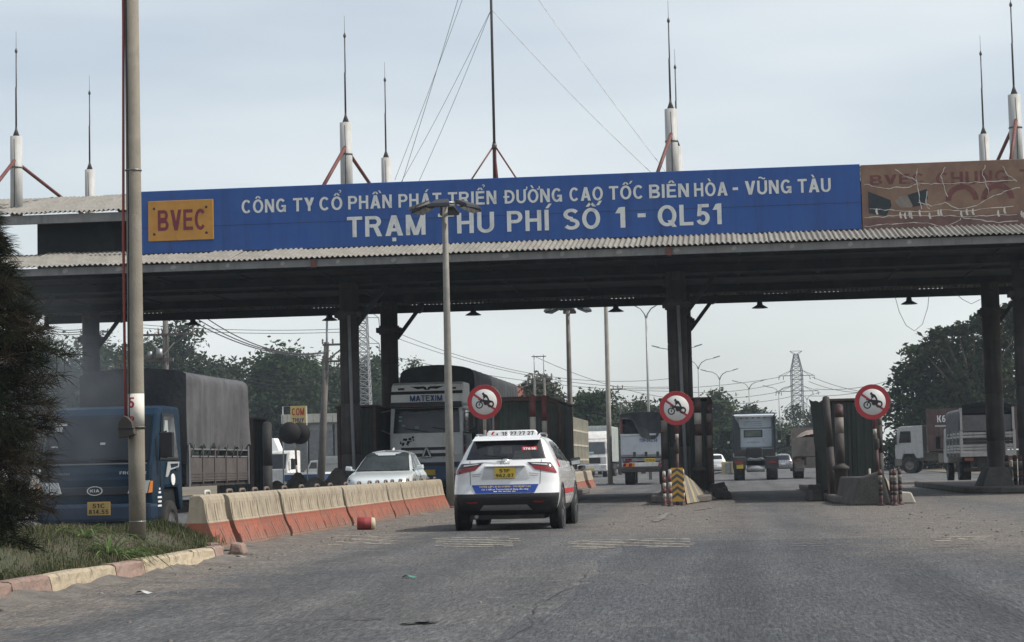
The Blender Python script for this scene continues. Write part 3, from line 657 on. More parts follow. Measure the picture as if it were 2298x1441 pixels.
rips = [((1940,413),(1962,419),(1990,424),(2010,421),(2040,420),(2060,410),(2090,414),(2120,411),(2150,412),(2180,410),(2215,408),(2298,402)),
        ((2010,380),(2030,395),(2052,402),(2066,421)), ((2058,378),(2056,405),(2062,440),(2070,480)), ((2120,375),(2112,395),(2118,418),(2128,450)), ((2210,372),(2204,392),(2212,410),(2222,440)),
        ((1940,488),(1980,487),(2030,482),(2080,485),(2120,484),(2170,487),(2230,484),(2298,480)), ((1940,509),(1990,503),(2040,500),(2080,501),(2120,511),(2148,497),(2160,488)),
        ((2160,488),(2190,493),(2240,499),(2298,494)), ((2060,455),(2090,462),(2120,455),(2150,470),(2190,462),(2230,440),(2262,428),(2298,418)), ((2085,470),(2078,455),(2080,420)), ((2250,372),(2262,395),(2290,410)),
        ((1950,470),(1985,471),(2030,473),(2075,476),(2120,470),(2160,474),(2200,470),(2298,462))]
for r in rips:
    b = MB(); pts = []
    for i in range(len(r)-1):
        for t in range(4): u = t/4; pts.append((r[i][0]*(1-u)+r[i+1][0]*u+random.uniform(-1.5, 1.5), r[i][1]*(1-u)+r[i+1][1]*u+random.uniform(-1.5, 1.5)))
    for i in range(len(pts)-1):
        p, q = at(*pts[i], BY), at(*pts[i+1], BY); w_ = random.uniform(.004, .012); d = (q-p).normalized(); nrm = Vector((-d.z, 0, d.x))*w_
        yy = -.014-.002*(i % 2)
        b.add([(p.x-nrm.x, yy, p.z-nrm.z), (q.x-nrm.x, yy, q.z-nrm.z), (q.x+nrm.x, yy, q.z+nrm.z), (p.x+nrm.x, yy, p.z+nrm.z)], [(0,1,2,3)])
    b.build('torn_edge', m_rip, hb, recalc=False)
for i in range(16):
    x = random.uniform(1955, 2110) if i < 9 else random.uniform(2130, 2296); y = random.uniform(466, 478)
    one('paper_shred', m_rip, hb, lambda b: b.prism(hp(((x, y), (x+3, y-1), (x+4, y+8), (x+6, y+13), (x+2, y+14), (x-1, y+7))), -.022, -.018, 'xz'))
for x0 in (2125, 2205):
    one('faded_ring', m_faded, hb, lambda b: b.add([((at(x0+35, 470, BY).x+math.cos(t)*r), -.0035, 8.08+math.sin(t)*r) for t in np.linspace(0, math.pi, 13) for r in (.3, .45)], [(2*i, 2*i+1, 2*i+3, 2*i+2) for i in range(12)]))
# ============================================================ MEDIAN, KERB, GRASS
m_kc = mat('kerb_cream', (.40, .335, .235), .9, var=.2, scale=4, dirt=(.17, .14, .11), dlo=.52, dhi=.68, dscale=3.5, rnd=.1, bump=.8, bscale=18)
m_kp = mat('kerb_pink', (.27, .185, .15), .9, var=.2, scale=4, dirt=(.19, .15, .125), dlo=.48, dhi=.68, dscale=3.5, rnd=.1, bump=.8, bscale=18)
kerb = thing('kerb', 'low worn kerb of cream and pink painted stones along the grassy median', 'kerb', (0, 0, 0))
kpath = [(-6.26, y) for y in np.arange(11.0, 24.0, .98)] + [(-6.36, 24.55), (-6.62, 25.2), (-7.05, 25.55), (-7.7, 25.75)]
kcol = 'ppcccpppcpccccpppp'
kcols = {i: ('c' if 16.9 < kpath[i][1] < 19.0 or 20.1 < kpath[i][1] < 23.0 else 'p') for i in range(len(kpath))}
def kerb_stone(p, q, col):
    p, q = Vector((*p, 0)), Vector((*q, 0)); d = (q-p); ln = d.length-.012; b = MB(); h = .17*random.uniform(.94, 1.05); wd = .19
    def fn(u, v):
        y = u*ln; j = random.uniform(-.007, .007)
        P = [(0, 0), (-.012, h*.45), (-.02, h*.85), (-.05, h), (-wd, h*.97), (-wd, 0)]
        i = min(int(v*5+.001), 5); x, z = P[i]
        if 0 < i < 4: x += random.uniform(-.014, .006); z += random.uniform(-.014, .006)
        return (x, y, z)
    b.grid(fn, 9, 5, smooth=False); k = len(b.v)
    for e in (0, 9): b.f.append(tuple(e+10*j for j in range(6))); b.m.append(0); b.s.append(False)
    o = b.build('kerb_stone', m_kc if col == 'c' else m_kp, kerb, p, (random.uniform(-.01, .01), random.uniform(-.02, .02), math.atan2(-d.x, d.y)))
for i in range(len(kpath)-1): kerb_stone(kpath[i], kpath[i+1], kcols[i])
# the broken end stone standing at the median tip
o = one('kerb_stone', m_kp, kerb, lambda b: b.hexa([(-.11,-.10,0),(.10,-.12,0),(.12,.12,0),(-.11,.12,0),(-.09,-.08,.15),(.06,-.09,.13),(.08,.09,.14),(-.08,.10,.17)]), bevel=.035, seg=2)
o.location = (-6.42, 25.45, 0)
m_soil = mat('median_soil', (.085, .07, .05), .95, var=.35, scale=3, dirt=(.05, .06, .03), dlo=.45, dhi=.6, bump=1, bscale=20)
def mound(x, y):
    a = min(1, max(0, (-6.47-x)/.8)); e = min(1, max(0, (25.75-y)/1.1)); c_ = min(1, max(0, (x+10.6)/.8))
    s = lambda t: t*t*(3-2*t)
    return .15 + .24*s(a)*s(e)*s(c_) + .03*math.sin(x*3.1+y*1.7)*s(a)
b = MB(); b.grid(lambda u, v: (-6.40-4.2*u-max(0, 10+15.6*v-24.0)*.34*(1-u), 10+15.6*v, mound(-6.42-4.2*u, 10+15.6*v) if v < 1 else 0.0), 40, 90)
b.build('median', m_soil, recalc=True)['kind'] = 'structure'
def blades(name, n, region, h0, h1, wd, mats, lean=.5, curve=.5):
    """grass: each blade a bent two-segment strip"""
    xs, ys = region(n); n = len(xs)
    zs = np.array([mound(x, y) for x, y in zip(xs, ys)])-.02
    h = np.random.uniform(h0, h1, n)*(.6+.5*np.sin(xs*2.3+1)**2*np.sin(ys*1.9)**2+.25*np.random.rand(n)); a = np.random.uniform(0, 6.283, n); l = np.random.uniform(.1, lean, n)
    dx, dy = np.cos(a), np.sin(a); px_, py_ = -dy, dx; ww = wd*np.random.uniform(.6, 1.3, n)
    B = np.stack([xs, ys, zs], 1); D = np.stack([dx, dy, 0*dx], 1); S = np.stack([px_, py_, 0*dx], 1)*ww[:, None]
    Z = np.array([0, 0, 1.0]); mid = B+D*(h*l*.35)[:, None]+Z*(h*.6)[:, None]; tip = B+D*(h*l)[:, None]+Z*(h*(1-curve*l*.6))[:, None]
    V = np.stack([B-S, B+S, mid+S*.7, mid-S*.7, tip+S*.1, tip-S*.1], 1).reshape(-1, 3); i = np.arange(n)[:, None]*6
    F = np.concatenate([i+np.array([[0,1,2,3]]), i+np.array([[3,2,4,5]])], 0)
    mi = np.tile(np.random.randint(0, len(mats), n), 2)
    o = put(name, raw_mesh(name, V, F, mats, mi)); o['kind'] = 'stuff'; return o
g1 = leaf_mat('grass_green', (.045, .068, .026), (.085, .105, .048)); g2 = leaf_mat('grass_dry', (.12, .11, .07), (.19, .17, .12)); g3 = leaf_mat('grass_dark', (.025, .042, .018), (.05, .065, .03))
def reg(n):
    x = np.random.uniform(-10.4, -6.42, n); y = np.random.uniform(14.5, 25.5, n)
    k = (x+10.4)*.0+np.random.rand(n) < .35+.65*(np.sin(x*2.1+3)*np.sin(y*1.3)+1)/2
    k &= ~((y > 24) & (x > -6.45-.45*(y-24))); return x[k], y[k]
blades('grass', 60000, reg, .04, .16, .0038, [g1, g1, g3, g2, g2, g2], 1.5, 1.0)
def reg2(n):
    y = np.random.uniform(14.5, 25.3, n); x = -6.45-np.abs(np.random.normal(0, .16, n))-np.where(y > 24, (y-24)*.45, 0); return x, y
blades('grass', 5000, reg2, .05, .15, .0035, [g1, g2, g3], 1.6, 1.2)
def reg3(n): return np.random.normal(-7.25, .25, n), np.random.normal(24.9, .4, n)
blades('grass', 5000, reg3, .08, .22, .004, [g1, g3, g1, g2], 1.1, .8)
def reg4(n): return np.random.normal(-6.55, .10, n), np.random.normal(27.0, .35, n)

# strap-leaved plants
lily = leaf_mat('lily_leaf', (.10, .16, .06), (.17, .23, .10), .3)
def strap_plant(x, y, n, L, label, name='spider_lily'):
    z = mound(x, y); t = thing(name, label, 'plant', (x, y, z-.03))
    for i in range(n):
        a = i/n*6.283*2.4+random.uniform(-.3, .3); l = L*random.uniform(.65, 1.1); up = random.uniform(.35, 1.05); wd = .016*random.uniform(.7, 1.2); b = MB(); k = 6
        for j in range(k+1):
            u = j/k; r = l*(u*math.cos(up)*.9+.25*u*u); h = l*(u*math.sin(up)*1.15-.62*u*u*u); w_ = wd*(1-u**2.2)+.001
            c_ = Vector((r*math.cos(a), r*math.sin(a), h)); s_ = Vector((-math.sin(a), math.cos(a), 0))*w_
            b.v += [tuple(c_-s_), tuple(c_+Vector((0,0,-.006))), tuple(c_+s_)]
        for j in range(k):
            for q in range(2): b.f.append((j*3+q, j*3+q+1, j*3+q+4, j*3+q+3)); b.m.append(0); b.s.append(True)
        b.build('leaf', lily, t, recalc=False)
strap_plant(-6.66, 20.75, 40, .60, 'larger pale green strap leaved plant in the grass left of the number five pole')
strap_plant(-6.56, 21.2, 22, .46, 'smaller strap leaved plant drooping towards the kerb beside the larger one')
strap_plant(-7.1, 21.3, 16, .45, 'sparse strap leaved plant behind the larger one near the truck')

# ============================================================ NUMBERED POLE
PX, PY_ = -7.02, 23.0
m_pole = mat('concrete_pole', (.26, .235, .19), .85, var=.18, scale=6, dirt=(.15, .13, .105), dlo=.48, dhi=.75, dscale=3, streak=(.17, .15, .125), slo=.55, shi=.9, sscale=9, bump=.5, bscale=60)
up_ = thing('utility_pole', 'tall concrete pole with painted number five and red conduit on the median', 'pole', (PX, PY_, .3), 0)
up_.rotation_euler = (0, rad(-.15), 0)
one('shaft', m_pole, up_, lambda b: b.tube([(0,0,0), (0,0,1), (0,0,4), (0,0,9.5)], [.1,.097,.09,.078], 28))
Z = lambda px, py: at(px, py, PY_).z-.3
zb0, zb1 = Z(305, 956), Z(305, 884)
one('painted_band', mat('band_white', (.66, .63, .57), .8, var=.1, dirt=(.4, .35, .28), dlo=.55, dhi=.72, dscale=8), up_, lambda b: b.lathe([(.0955, zb0), (.097, zb0), (.0965, zb1), (.0952, zb1)], n=28))
def curved_text(body, h, wd, zc, r, bold, rzc):
    me = text_mesh(body, redink, h, wd, bold)
    for v in me.vertices:
        a = v.co.x/r + rzc; rr = r - v.co.y; v.co = (rr*math.sin(a), -rr*math.cos(a), v.co.z+zc)
    put('painted_number', me, up_)
curved_text('5', .125, .075, Z(296, 916), .0975, .06, -.3); curved_text('0', .06, .06, Z(296, 946), .0975, .10, -.25)
one('conduit', mat('red_conduit', (.24, .045, .035), .6, var=.15), up_, lambda b: b.tube([(-.112, -.05, Z(279, 960)), (-.118, -.05, 2.0), (-.118, -.05, 3.6), (-.10, -.06, 4.9), (-.085, -.06, 6.2), (-.09, -.05, 9)], .017, 8))
one('black_cable', ink, up_, lambda b: b.tube([(-.06, -.075, Z(290, 985)), (-.055, -.078, 2.4), (-.04, -.082, 4), (-.045, -.077, 6), (-.05, -.07, 9)], .008, 6))
bx = one('junction_box', mat('brown_metal', (.055, .045, .04), .7, var=.25, dirt=(.09, .075, .06)), up_, lambda b: b.prism([(-.165, Z(0, 948+9)), (-.10, Z(0, 941)), (-.055, Z(0, 944)), (.0, Z(0, 955)), (.035, Z(0, 983)), (-.07, Z(0, 989)), (-.165, Z(0, 991))], -.19, -.10, 'xz'), bevel=.006)
one('strap', ink, up_, lambda b: (b.lathe([(.1, Z(0, 970)), (.107, Z(0, 970)), (.107, Z(0, 966)), (.1, Z(0, 966))], n=24), b.box(-.17, .03, -.196, -.191, Z(0, 972), Z(0, 969))))
for z in (Z(300, 1172), Z(300, 384)): one('clamp_band', steel, up_, lambda b: b.lathe([(.088, z), (.1, z), (.1, z+.015), (.088, z+.015)], n=24))

# ============================================================ BARRIERS
m_bc = mat('barrier_cream', (.35, .30, .22), .7, var=.12, scale=3, dirt=(.20, .165, .12), dlo=.48, dhi=.70, dscale=3.2, streak=(.17, .14, .10), slo=.45, shi=.75, sscale=11, rnd=.06)
m_bo = mat('barrier_orange', (.28, .082, .046), .7, var=.18, scale=3, dirt=(.17, .085, .06), dlo=.46, dhi=.70, dscale=3.4, streak=(.15, .09, .07), slo=.45, shi=.78, sscale=9, rnd=.12, zdust=(.2, .15, .115), zh=.16)
BP = [(.30, 0), (.30, .06), (.275, .125), (.205, .27), (.178, .352), (.165, .385), (.135, .54), (.115, .68), (.095, .735), (.06, .76)]
def barrier_mesh(L):
    nu = max(24, int(L*40)); b = MB(); prof = []
    for i in range(len(BP)-1):
        k = 3; prof += [(BP[i][0]+(BP[i+1][0]-BP[i][0])*t/k, BP[i][1]+(BP[i+1][1]-BP[i][1])*t/k) for t in range(k)]
    prof.append(BP[-1]); ring = prof + [(-x, z) for x, z in reversed(prof)]; n = len(ring); np_ = len(prof)
    for i in range(nu+1):
        y = .008+(L-.016)*i/nu; edge = min(i, nu-i)
        for x, z in ring:
            g = 0
            if 0 < i < nu:
                s_ = max(0, math.sin(y*2*math.pi/.155))**3
                if .375 < z < .66: g = s_*.026*min(1, (z-.375)/.03)*max(0, 1-(z-.45)/.22)
                if .02 < z < .30: g = s_*.04*min(1, (z-.02)/.05)*max(0, 1-(z-.12)/.2)
                if .34 < z < .375: g = -.006
            e = .018 if edge == 0 else 0
            b.v.append(((abs(x)-g-e)*(1 if x > 0 else -1), y, z-(e if z > .7 else 0)))
    zs = [z for _, z in ring]
    for i in range(nu):
        for j in range(n-1):
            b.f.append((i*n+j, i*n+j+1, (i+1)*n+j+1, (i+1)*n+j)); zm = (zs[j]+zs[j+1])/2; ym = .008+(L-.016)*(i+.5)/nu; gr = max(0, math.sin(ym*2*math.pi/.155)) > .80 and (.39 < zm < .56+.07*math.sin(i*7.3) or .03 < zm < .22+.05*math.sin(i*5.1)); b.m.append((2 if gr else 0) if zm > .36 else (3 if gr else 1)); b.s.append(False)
    for e in (0, nu):           # end faces as quads between the two sides
        for j in range(np_-1): b.f.append((e*n+j, e*n+j+1, e*n+n-2-j, e*n+n-1-j)); b.m.append(0 if (zs[j]+zs[j+1])/2 > .36 else 1); b.s.append(False)
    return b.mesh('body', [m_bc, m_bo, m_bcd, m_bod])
m_bcd = mat('groove_shade_grime_cream', (.13, .10, .068), .85, var=.3, scale=6); m_bod = mat('groove_shade_grime_orange', (.10, .038, .027), .85, var=.3, scale=6)  # groove faces darkened: grime plus the painted shadow lines of the flutes
bmc_ = {}
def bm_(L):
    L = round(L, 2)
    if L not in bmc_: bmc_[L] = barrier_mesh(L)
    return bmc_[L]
BL = 1.66
hm = MB(); hm.tube([(0,-.15,.735), (0,-.145,.785), (0,-.11,.805), (0,.11,.805), (0,.145,.785), (0,.15,.735)], .021, 6); hm = hm.mesh('lifting_handle', [mat('handle_brown', (.13, .10, .085), .7, var=.2)])
hw = MB(); hw.tube([(0,-.15,.735), (0,-.145,.785), (0,-.11,.805), (0,.11,.805), (0,.145,.785), (0,.15,.735)], .021, 6); hw = hw.mesh('lifting_handle', [mat('handle_pale', (.45, .43, .40), .6, var=.2)])
def barrier(x, y, rz, L, label, group, pale=False):
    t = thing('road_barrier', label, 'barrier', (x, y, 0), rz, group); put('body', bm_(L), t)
    for d in ((L*.5,) if L < 1.4 else (L*.25, L*.75)): put('lifting_handle', hw if pale else hm, t, (0, d, 0))
    return t
for i, (ya, yb, lab) in enumerate(((27.25, 28.43, 'nearest and shortest orange and cream barrier block beside the median tip'), (28.56, 30.06, 'second orange and cream barrier block from the near end'),
        (30.19, 31.88, 'third barrier block from the near end of the row'), (32.0, 34.58, 'long fourth barrier block from the near end of the row'), (34.66, 37.06, 'fifth barrier block, just left of the fallen red drum'),
        (37.10, 40.02, 'barrier block right behind the fallen red drum'), (40.14, 41.94, 'barrier block below the windscreen of the white hatchback'), (41.97, 43.72, 'barrier block below the headlamp of the white hatchback'),
        (43.84, 45.84, 'barrier block below the right mirror of the white hatchback'), (45.88, 48.08, 'next to last barrier block of the long row, left of the floodlight mast'), (48.14, 50.34, 'farthest barrier block of the long row, touching the floodlight mast in the view'))):
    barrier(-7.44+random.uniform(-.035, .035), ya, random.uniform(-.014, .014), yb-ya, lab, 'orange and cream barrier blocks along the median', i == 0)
# second run beyond the toll lanes
yy = 74.0
for i in range(7):
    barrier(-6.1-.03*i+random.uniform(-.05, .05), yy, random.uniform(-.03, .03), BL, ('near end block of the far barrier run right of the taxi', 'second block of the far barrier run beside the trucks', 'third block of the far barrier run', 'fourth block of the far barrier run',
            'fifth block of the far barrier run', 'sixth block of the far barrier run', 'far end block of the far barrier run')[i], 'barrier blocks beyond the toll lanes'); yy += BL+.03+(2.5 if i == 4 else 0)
# fallen drum
dr = thing('fallen_drum', 'small red drum with a cream end lying against the barrier foot', 'drum', (-6.45, 34.6, .135), 0)
one('body', mat('drum_red', (.30, .03, .035), .6, var=.2, dirt=(.2, .08, .06)), dr, lambda b: b.lathe([(.0, -.16), (.12, -.16), (.135, -.15), (.135, -.02), (.14, 0), (.135, .02), (.135, .14)], axis='x', n=24))
one('end_cap', mat('drum_cream', (.5, .42, .3), .7), dr, lambda b: b.lathe([(.135, .14), (.138, .16), (.125, .215), (.06, .23), (0, .225)], axis='x', n=24))
dr.rotation_euler = (0, .06, rad(12)); dr.scale = (.82, .82, .82); dr.location.z = .11
# litter
for (px, py, c_, lab, cat) in ((1835/2, 1050+495/2, (.06, .22, .15), 'scrap of green plastic lying on the dirt below the kerb', 'litter'), (322, 1333, (.5, .5, .48), 'scrap of white paper in the dirt near the kerb', 'litter'),
                             (540, 1252, (.28, .25, .2), 'flat broken slab lying beside the median tip', 'rubble')):
    q = gnd(px, py); b = MB()
    b.grid(lambda u, v: ((u-.5)*.13+.015*math.sin(7*v), (v-.5)*.10, .018+.014*math.sin(5*u+3*v)*math.cos(4*v)), 6, 5)
    o = b.build('litter' if cat == 'litter' else 'broken_slab', mat('litter_'+str(int(px)), c_, .5, var=.2), None, q); tag(o, lab, cat)
# ============================================================ TOLL ISLANDS, BOOTHS, POSTS
m_isl = mat('island_concrete', (.125, .115, .102), .9, var=.25, scale=2, dirt=(.08, .07, .06), dlo=.45, dhi=.75, bump=.6, bscale=20)
m_gr = mat('dark_green_sheet', (.013, .022, .018), .6, var=.25, scale=1.5, dirt=(.03, .033, .028), dlo=.5, dhi=.85, streak=(.045, .042, .034), slo=.55, shi=.9, sscale=6, rnd=.15)
m_gr2 = mat('weathered_green_sheet', (.030, .042, .033), .65, var=.3, scale=1.5, dirt=(.10, .10, .08), dlo=.5, dhi=.85, streak=(.025, .03, .025), rnd=.1)
m_rust = mat('rusty_frame', (.07, .042, .034), .8, var=.3, scale=4)
m_sootp = mat('sooty_pipe', (.034, .028, .026), .75, var=.3, scale=4, dirt=(.06, .05, .045))
m_pr = mat('post_red', (.14, .035, .033), .65, var=.25, scale=5, dirt=(.10, .05, .045), dlo=.5, dhi=.75, dscale=4)
m_pw = mat('post_white', (.36, .335, .29), .7, var=.15, scale=5, dirt=(.27, .23, .19), dlo=.5, dhi=.75, dscale=5)
m_prd = mat('sooty_red', (.055, .026, .024), .7, var=.25, scale=5); m_pwd = mat('sooty_white', (.17, .15, .13), .75, var=.2, scale=5, dirt=(.12, .1, .09))
def island(x0, x1, y0, y1, h=.18, nose=1.6):
    b = MB(); n = 10; pts = [(x1, y1), (x0, y1)]
    for i in range(n+1):
        a = math.pi + math.pi*i/n; pts.append(((x0+x1)/2+(x1-x0)/2*math.cos(a), y0+nose+nose*math.sin(a)))
    b.prism(pts, 0, h, 'xy'); o = b.build('island_kerb', m_isl, bevel=.03); o['kind'] = 'structure'
island(-2.15, -.55, 51.5, 71); island(2.35, 4.25, 46.5, 71); island(-6.95, -5.15, 54, 72.5); island(6.45, 10.6, 55.2, 72); island(-12.1, -10.72, 56.5, 72); island(-17.2, -15.4, 57, 71); island(-22.3, -20.6, 56, 70)
def rib_sheet(wd, ht, th=.02):
    prof = []; x = 0
    while x < wd-.001:
        prof += [(x, 0), (min(wd, x+.09), 0), (min(wd, x+.115), th), (min(wd, x+.165), th)]; x += .19
    prof.append((wd, 0)); b = MB(); n = len(prof)
    for z in (0, ht): b.v += [(x, -y, z) for x, y in prof]
    for i in range(n-1): b.f.append((i, i+1, n+i+1, n+i)); b.m.append(0); b.s.append(False)
    return b
def booth(label, x0, x1, y0, y1, z0, z1, m=m_gr, roof=True, loc_rz=0):
    t = thing('toll_booth', label, 'toll booth', ((x0+x1)/2, y0, z0), loc_rz, 'boarded up toll booths on the islands')
    W, D, H = x1-x0, y1-y0, z1-z0
    def side(p, q, ang):
        ln = (Vector(q)-Vector(p)).length; n = max(1, round(ln/.78)); w_ = ln/n; me = rib_sheet(w_-.006, H-.06).mesh('wall_panel', m, recalc=False)
        d = (Vector(q)-Vector(p))/n
        for i in range(n):
            s_ = Vector(p)+d*i; put('wall_panel', me, t, (s_.x, s_.y, .03+random.uniform(-.02, .02)), (random.uniform(-.008, .008), random.uniform(-.006, .006), ang))
    side((-W/2, 0, 0), (W/2, 0, 0), 0); side((W/2, 0, 0), (W/2, D, 0), math.pi/2); side((-W/2, D, 0), (-W/2, 0, 0), -math.pi/2); side((W/2, D, 0), (-W/2, D, 0), math.pi)
    for x in (-W/2, W/2):
        for y in (0, D): boxpart('corner_post', m_rust, t, x-.045, x+.045, y-.045, y+.045, 0, H+.03)
    if roof: one('top_frame', m_rust, t, lambda b: (b.box(-W/2-.08, W/2+.08, -.08, D+.08, H, H+.07)), bevel=.012)
    return t
def banded_post(t, name, x, y, z0, z1, r, bands, lean=(0, 0), cap=True):
    """bands: list of (fraction from the base, material)"""
    P = lambda f: (x+lean[0]*f, y+lean[1]*f, z0+(z1-z0)*f)
    prev = 0
    for i, (f, m) in enumerate(bands):
        o = one(name if i == 0 else 'paint_band', m, t, lambda b: b.tube([P(prev), P(f)], r if i % 2 == 0 else r*1.004, 14)); prev = f
    if cap: one('cap', bands[-1][1], t, lambda b: b.lathe([(r, P(1)[2]), (r*.8, P(1)[2]+r*.5), (0, P(1)[2]+r*.7)], c=(P(1)[0], P(1)[1], 0), n=14))
def guard_pipe(label, x, y, z1, r, bands, stub=True, group='guard pipes around the toll booths', lean=(0, 0)):
    t = thing('guard_pipe', label, 'post', (x, y, .15), 0, group); z1 -= .15
    banded_post(t, 'pipe', 0, 0, 0, z1, r, bands, lean)
    if stub: one('base_sleeve', m_sootp, t, lambda b: b.lathe([(r*1.45, 0), (r*1.45, .62), (r*1.9, .64), (r*1.9, .70), (r*1.02, .76)], n=16))
    return t
RW = [(.30, m_sootp), (.50, m_pwd), (.66, m_prd), (.83, m_pwd), (1, m_prd)]
# island with the first sign (right of the barrier row)
booth('green boarded booth behind the taxi roof sign, left of two red and white pipes', -6.75, -5.25, 57.2, 66, .18, 2.98, m_gr2)
guard_pipe('left one of two red and white pipes before the booth behind the taxi', at(1196, 960, 55.5).x, 55.5, 2.98, .085, [(.38, m_prd), (.58, m_pwd), (.80, m_pw), (1, m_pr)], False)
guard_pipe('right one of two red and white pipes before the booth behind the taxi', at(1222, 960, 56.5).x, 56.5, 3.0, .075, [(.45, m_prd), (.62, m_pwd), (.76, m_pw), (1, m_pr)], False)
g_ = thing('gate_frame', 'dark rounded steel frame at the right side of the booth behind the taxi', 'frame', (0, 0, 0))
one('hoop', m_rust, g_, lambda b: b.tube([at(px, py, 56.8) for px, py in ((1105, 899), (1160, 897), (1228, 897), (1250, 905), (1256, 925), (1258, 1040))], .06, 10))
# island with the middle column
booth('green boarded booth right behind the middle gantry column', -2.05, -.62, 60.2, 66, .18, 2.92)
guard_pipe('sooty pipe left of the middle sign with a pale band near its top', at(1491, 980, 54.0).x, 54.0, 2.62, .085, [(.40, m_sootp), (.70, m_sootp), (.83, m_pwd), (1, m_sootp)])
guard_pipe('thick red and white pipe right of the middle gantry column', at(1567, 980, 54.6).x, 54.6, 2.75, .10, [(.34, m_sootp), (.62, m_pwd), (.74, m_prd), (.86, m_pw), (1, m_prd)])
guard_pipe('thin red and white pipe at the right rear of the middle column', at(1592, 980, 58).x, 58, 2.70, .075, [(.5, m_prd), (.65, m_pwd), (.8, m_prd), (.9, m_pwd), (1, m_prd)], False)
# island with the right-hand sign
t = booth('bent green sheet booth behind the right sign with a torn left edge', 2.42, 3.62, 50.2, 57, .18, 2.48)
one('bent_panel', m_gr, t, lambda b: b.grid(lambda u, v: (-.62-.34*u*(0.35+.9*v)+.03*math.sin(9*v), .05+.25*u, .1+2.15*v+(.12*u if v > .9 else 0)+.02*math.sin(14*u)), 8, 14, smooth=False))
guard_pipe('thick sooty pipe with base sleeve before the right booth', at(1885, 1000, 49.2).x, 49.2, 2.32, .11, [(.36, m_sootp), (.7, m_sootp), (.88, m_pwd), (1, m_prd)])
guard_pipe('leaning sooty pipe left of the thick one before the right booth', at(1868, 1000, 49.9).x, 49.9, 2.55, .09, [(.5, m_sootp), (1, m_sootp)], False, lean=(-.12, 0))
guard_pipe('thin rusty pipe right of the right sign post', at(1975, 1000, 52).x, 52, 2.2, .075, [(.5, m_sootp), (.85, m_sootp), (1, m_pwd)], False)
# left-hand islands
booth('dark green booth left of the white truck, between the two columns', -11.98, -10.86, 60.2, 64.4, .18, 2.95)
booth('dark green booth behind the tarpaulin of the blue truck', at(490, 1000, 59).x, at(566, 1000, 59).x, 59, 60.6, .18, 2.62)
guard_pipe('black pipe beside the booth behind the blue truck', at(600, 1000, 50).x, 50, 2.25, .12, [(.5, mat('sooty_black', (.02, .02, .02), .8, var=.3)), (1, MATS['sooty_black'])], False)

# concrete noses with yellow and grey stripes
m_ny = mat('nose_yellow', (.36, .30, .17), .9, var=.2, scale=4, dirt=(.2, .18, .14), dlo=.48, dhi=.75, dscale=3); m_ng = mat('nose_grey', (.19, .19, .18), .9, var=.2, scale=4, dirt=(.13, .12, .11), dlo=.5, dhi=.8)
m_nose = mat('shaded_concrete', (.072, .068, .062), .9, var=.25, scale=3, dirt=(.13, .12, .105), dlo=.5, dhi=.75, dscale=2, bump=.6, bscale=22)  # block colour darkened to stand in for the shade on its left flank
def nose(label, x0, x1, tip, y0, y1, h0, h1, stripes=True, tw_=.28, wide=False):
    """a concrete wedge: narrow upright tip towards the traffic, flanks opening back to the full island width, ridge falling to the rear"""
    t = thing('concrete_nose', label, 'concrete block', (tip, y0, 0), 0, 'concrete noses before the toll islands'); x0 -= tip; x1 -= tip; D = y1-y0; m = (x0+x1)/2
    A = [(-tw_, 0, 0), (tw_, 0, 0), (x1, D, 0), (x0, D, 0), (-tw_*.55, .16, h0), (tw_*.55, .16, h0), (m+.30, D, h1), (m-.30, D, h1)]
    if wide: A[4:] = [(-.42, .14, h0*.8), (.10, .10, h0), (x1-.38, D, h1), (x0+.12, D, h1)]; A[0] = (-.62, .12, 0)
    b = MB(); b.hexa(A); b.build('block', m_nose, t, bevel=.05, seg=2)
    if stripes:
        n = 9; P1, P2, P6, P5 = Vector(A[1]), Vector(A[2]), Vector(A[6]), Vector(A[5]); nr = (P2-P1).cross(P5-P1).normalized()
        if nr.x < 0: nr = -nr
        for i in range(n):
            p = lambda u, v: P1.lerp(P2, u).lerp(P5.lerp(P6, u), v)+nr*.03
            bb = MB(); bb.grid(lambda u, v: p((i+.03+.94*u)/n, .03+.93*v), 2, 5); bb.build('painted_stripe', m_ny if i % 2 == 0 else m_ng, t)
    return t
nose('concrete nose with yellow and grey stripes behind the chevron board', -2.1, -.45, -1.42, 49.4, 55.6, .84, .42)
nose('concrete nose behind the group of four short posts at the right sign', 2.45, 3.98, 3.24, 44.9, 48.2, .78, .62, wide=True)
nose('low concrete block at the foot of the right gantry columns', 6.85, 8.1, 7.4, 56.6, 58.4, .72, .7, False, .5)
b_ = thing('concrete_block', 'small tilted concrete block right of the four short posts', 'concrete block', (3.93, 45.9, 0)); one('block', concrete, b_, lambda b: b.hexa([(-.2,0,0),(.22,0,0),(.22,.5,0),(-.2,.5,0),(-.16,.06,.28),(.12,.06,.26),(.1,.45,.26),(-.16,.45,.28)]), bevel=.03)
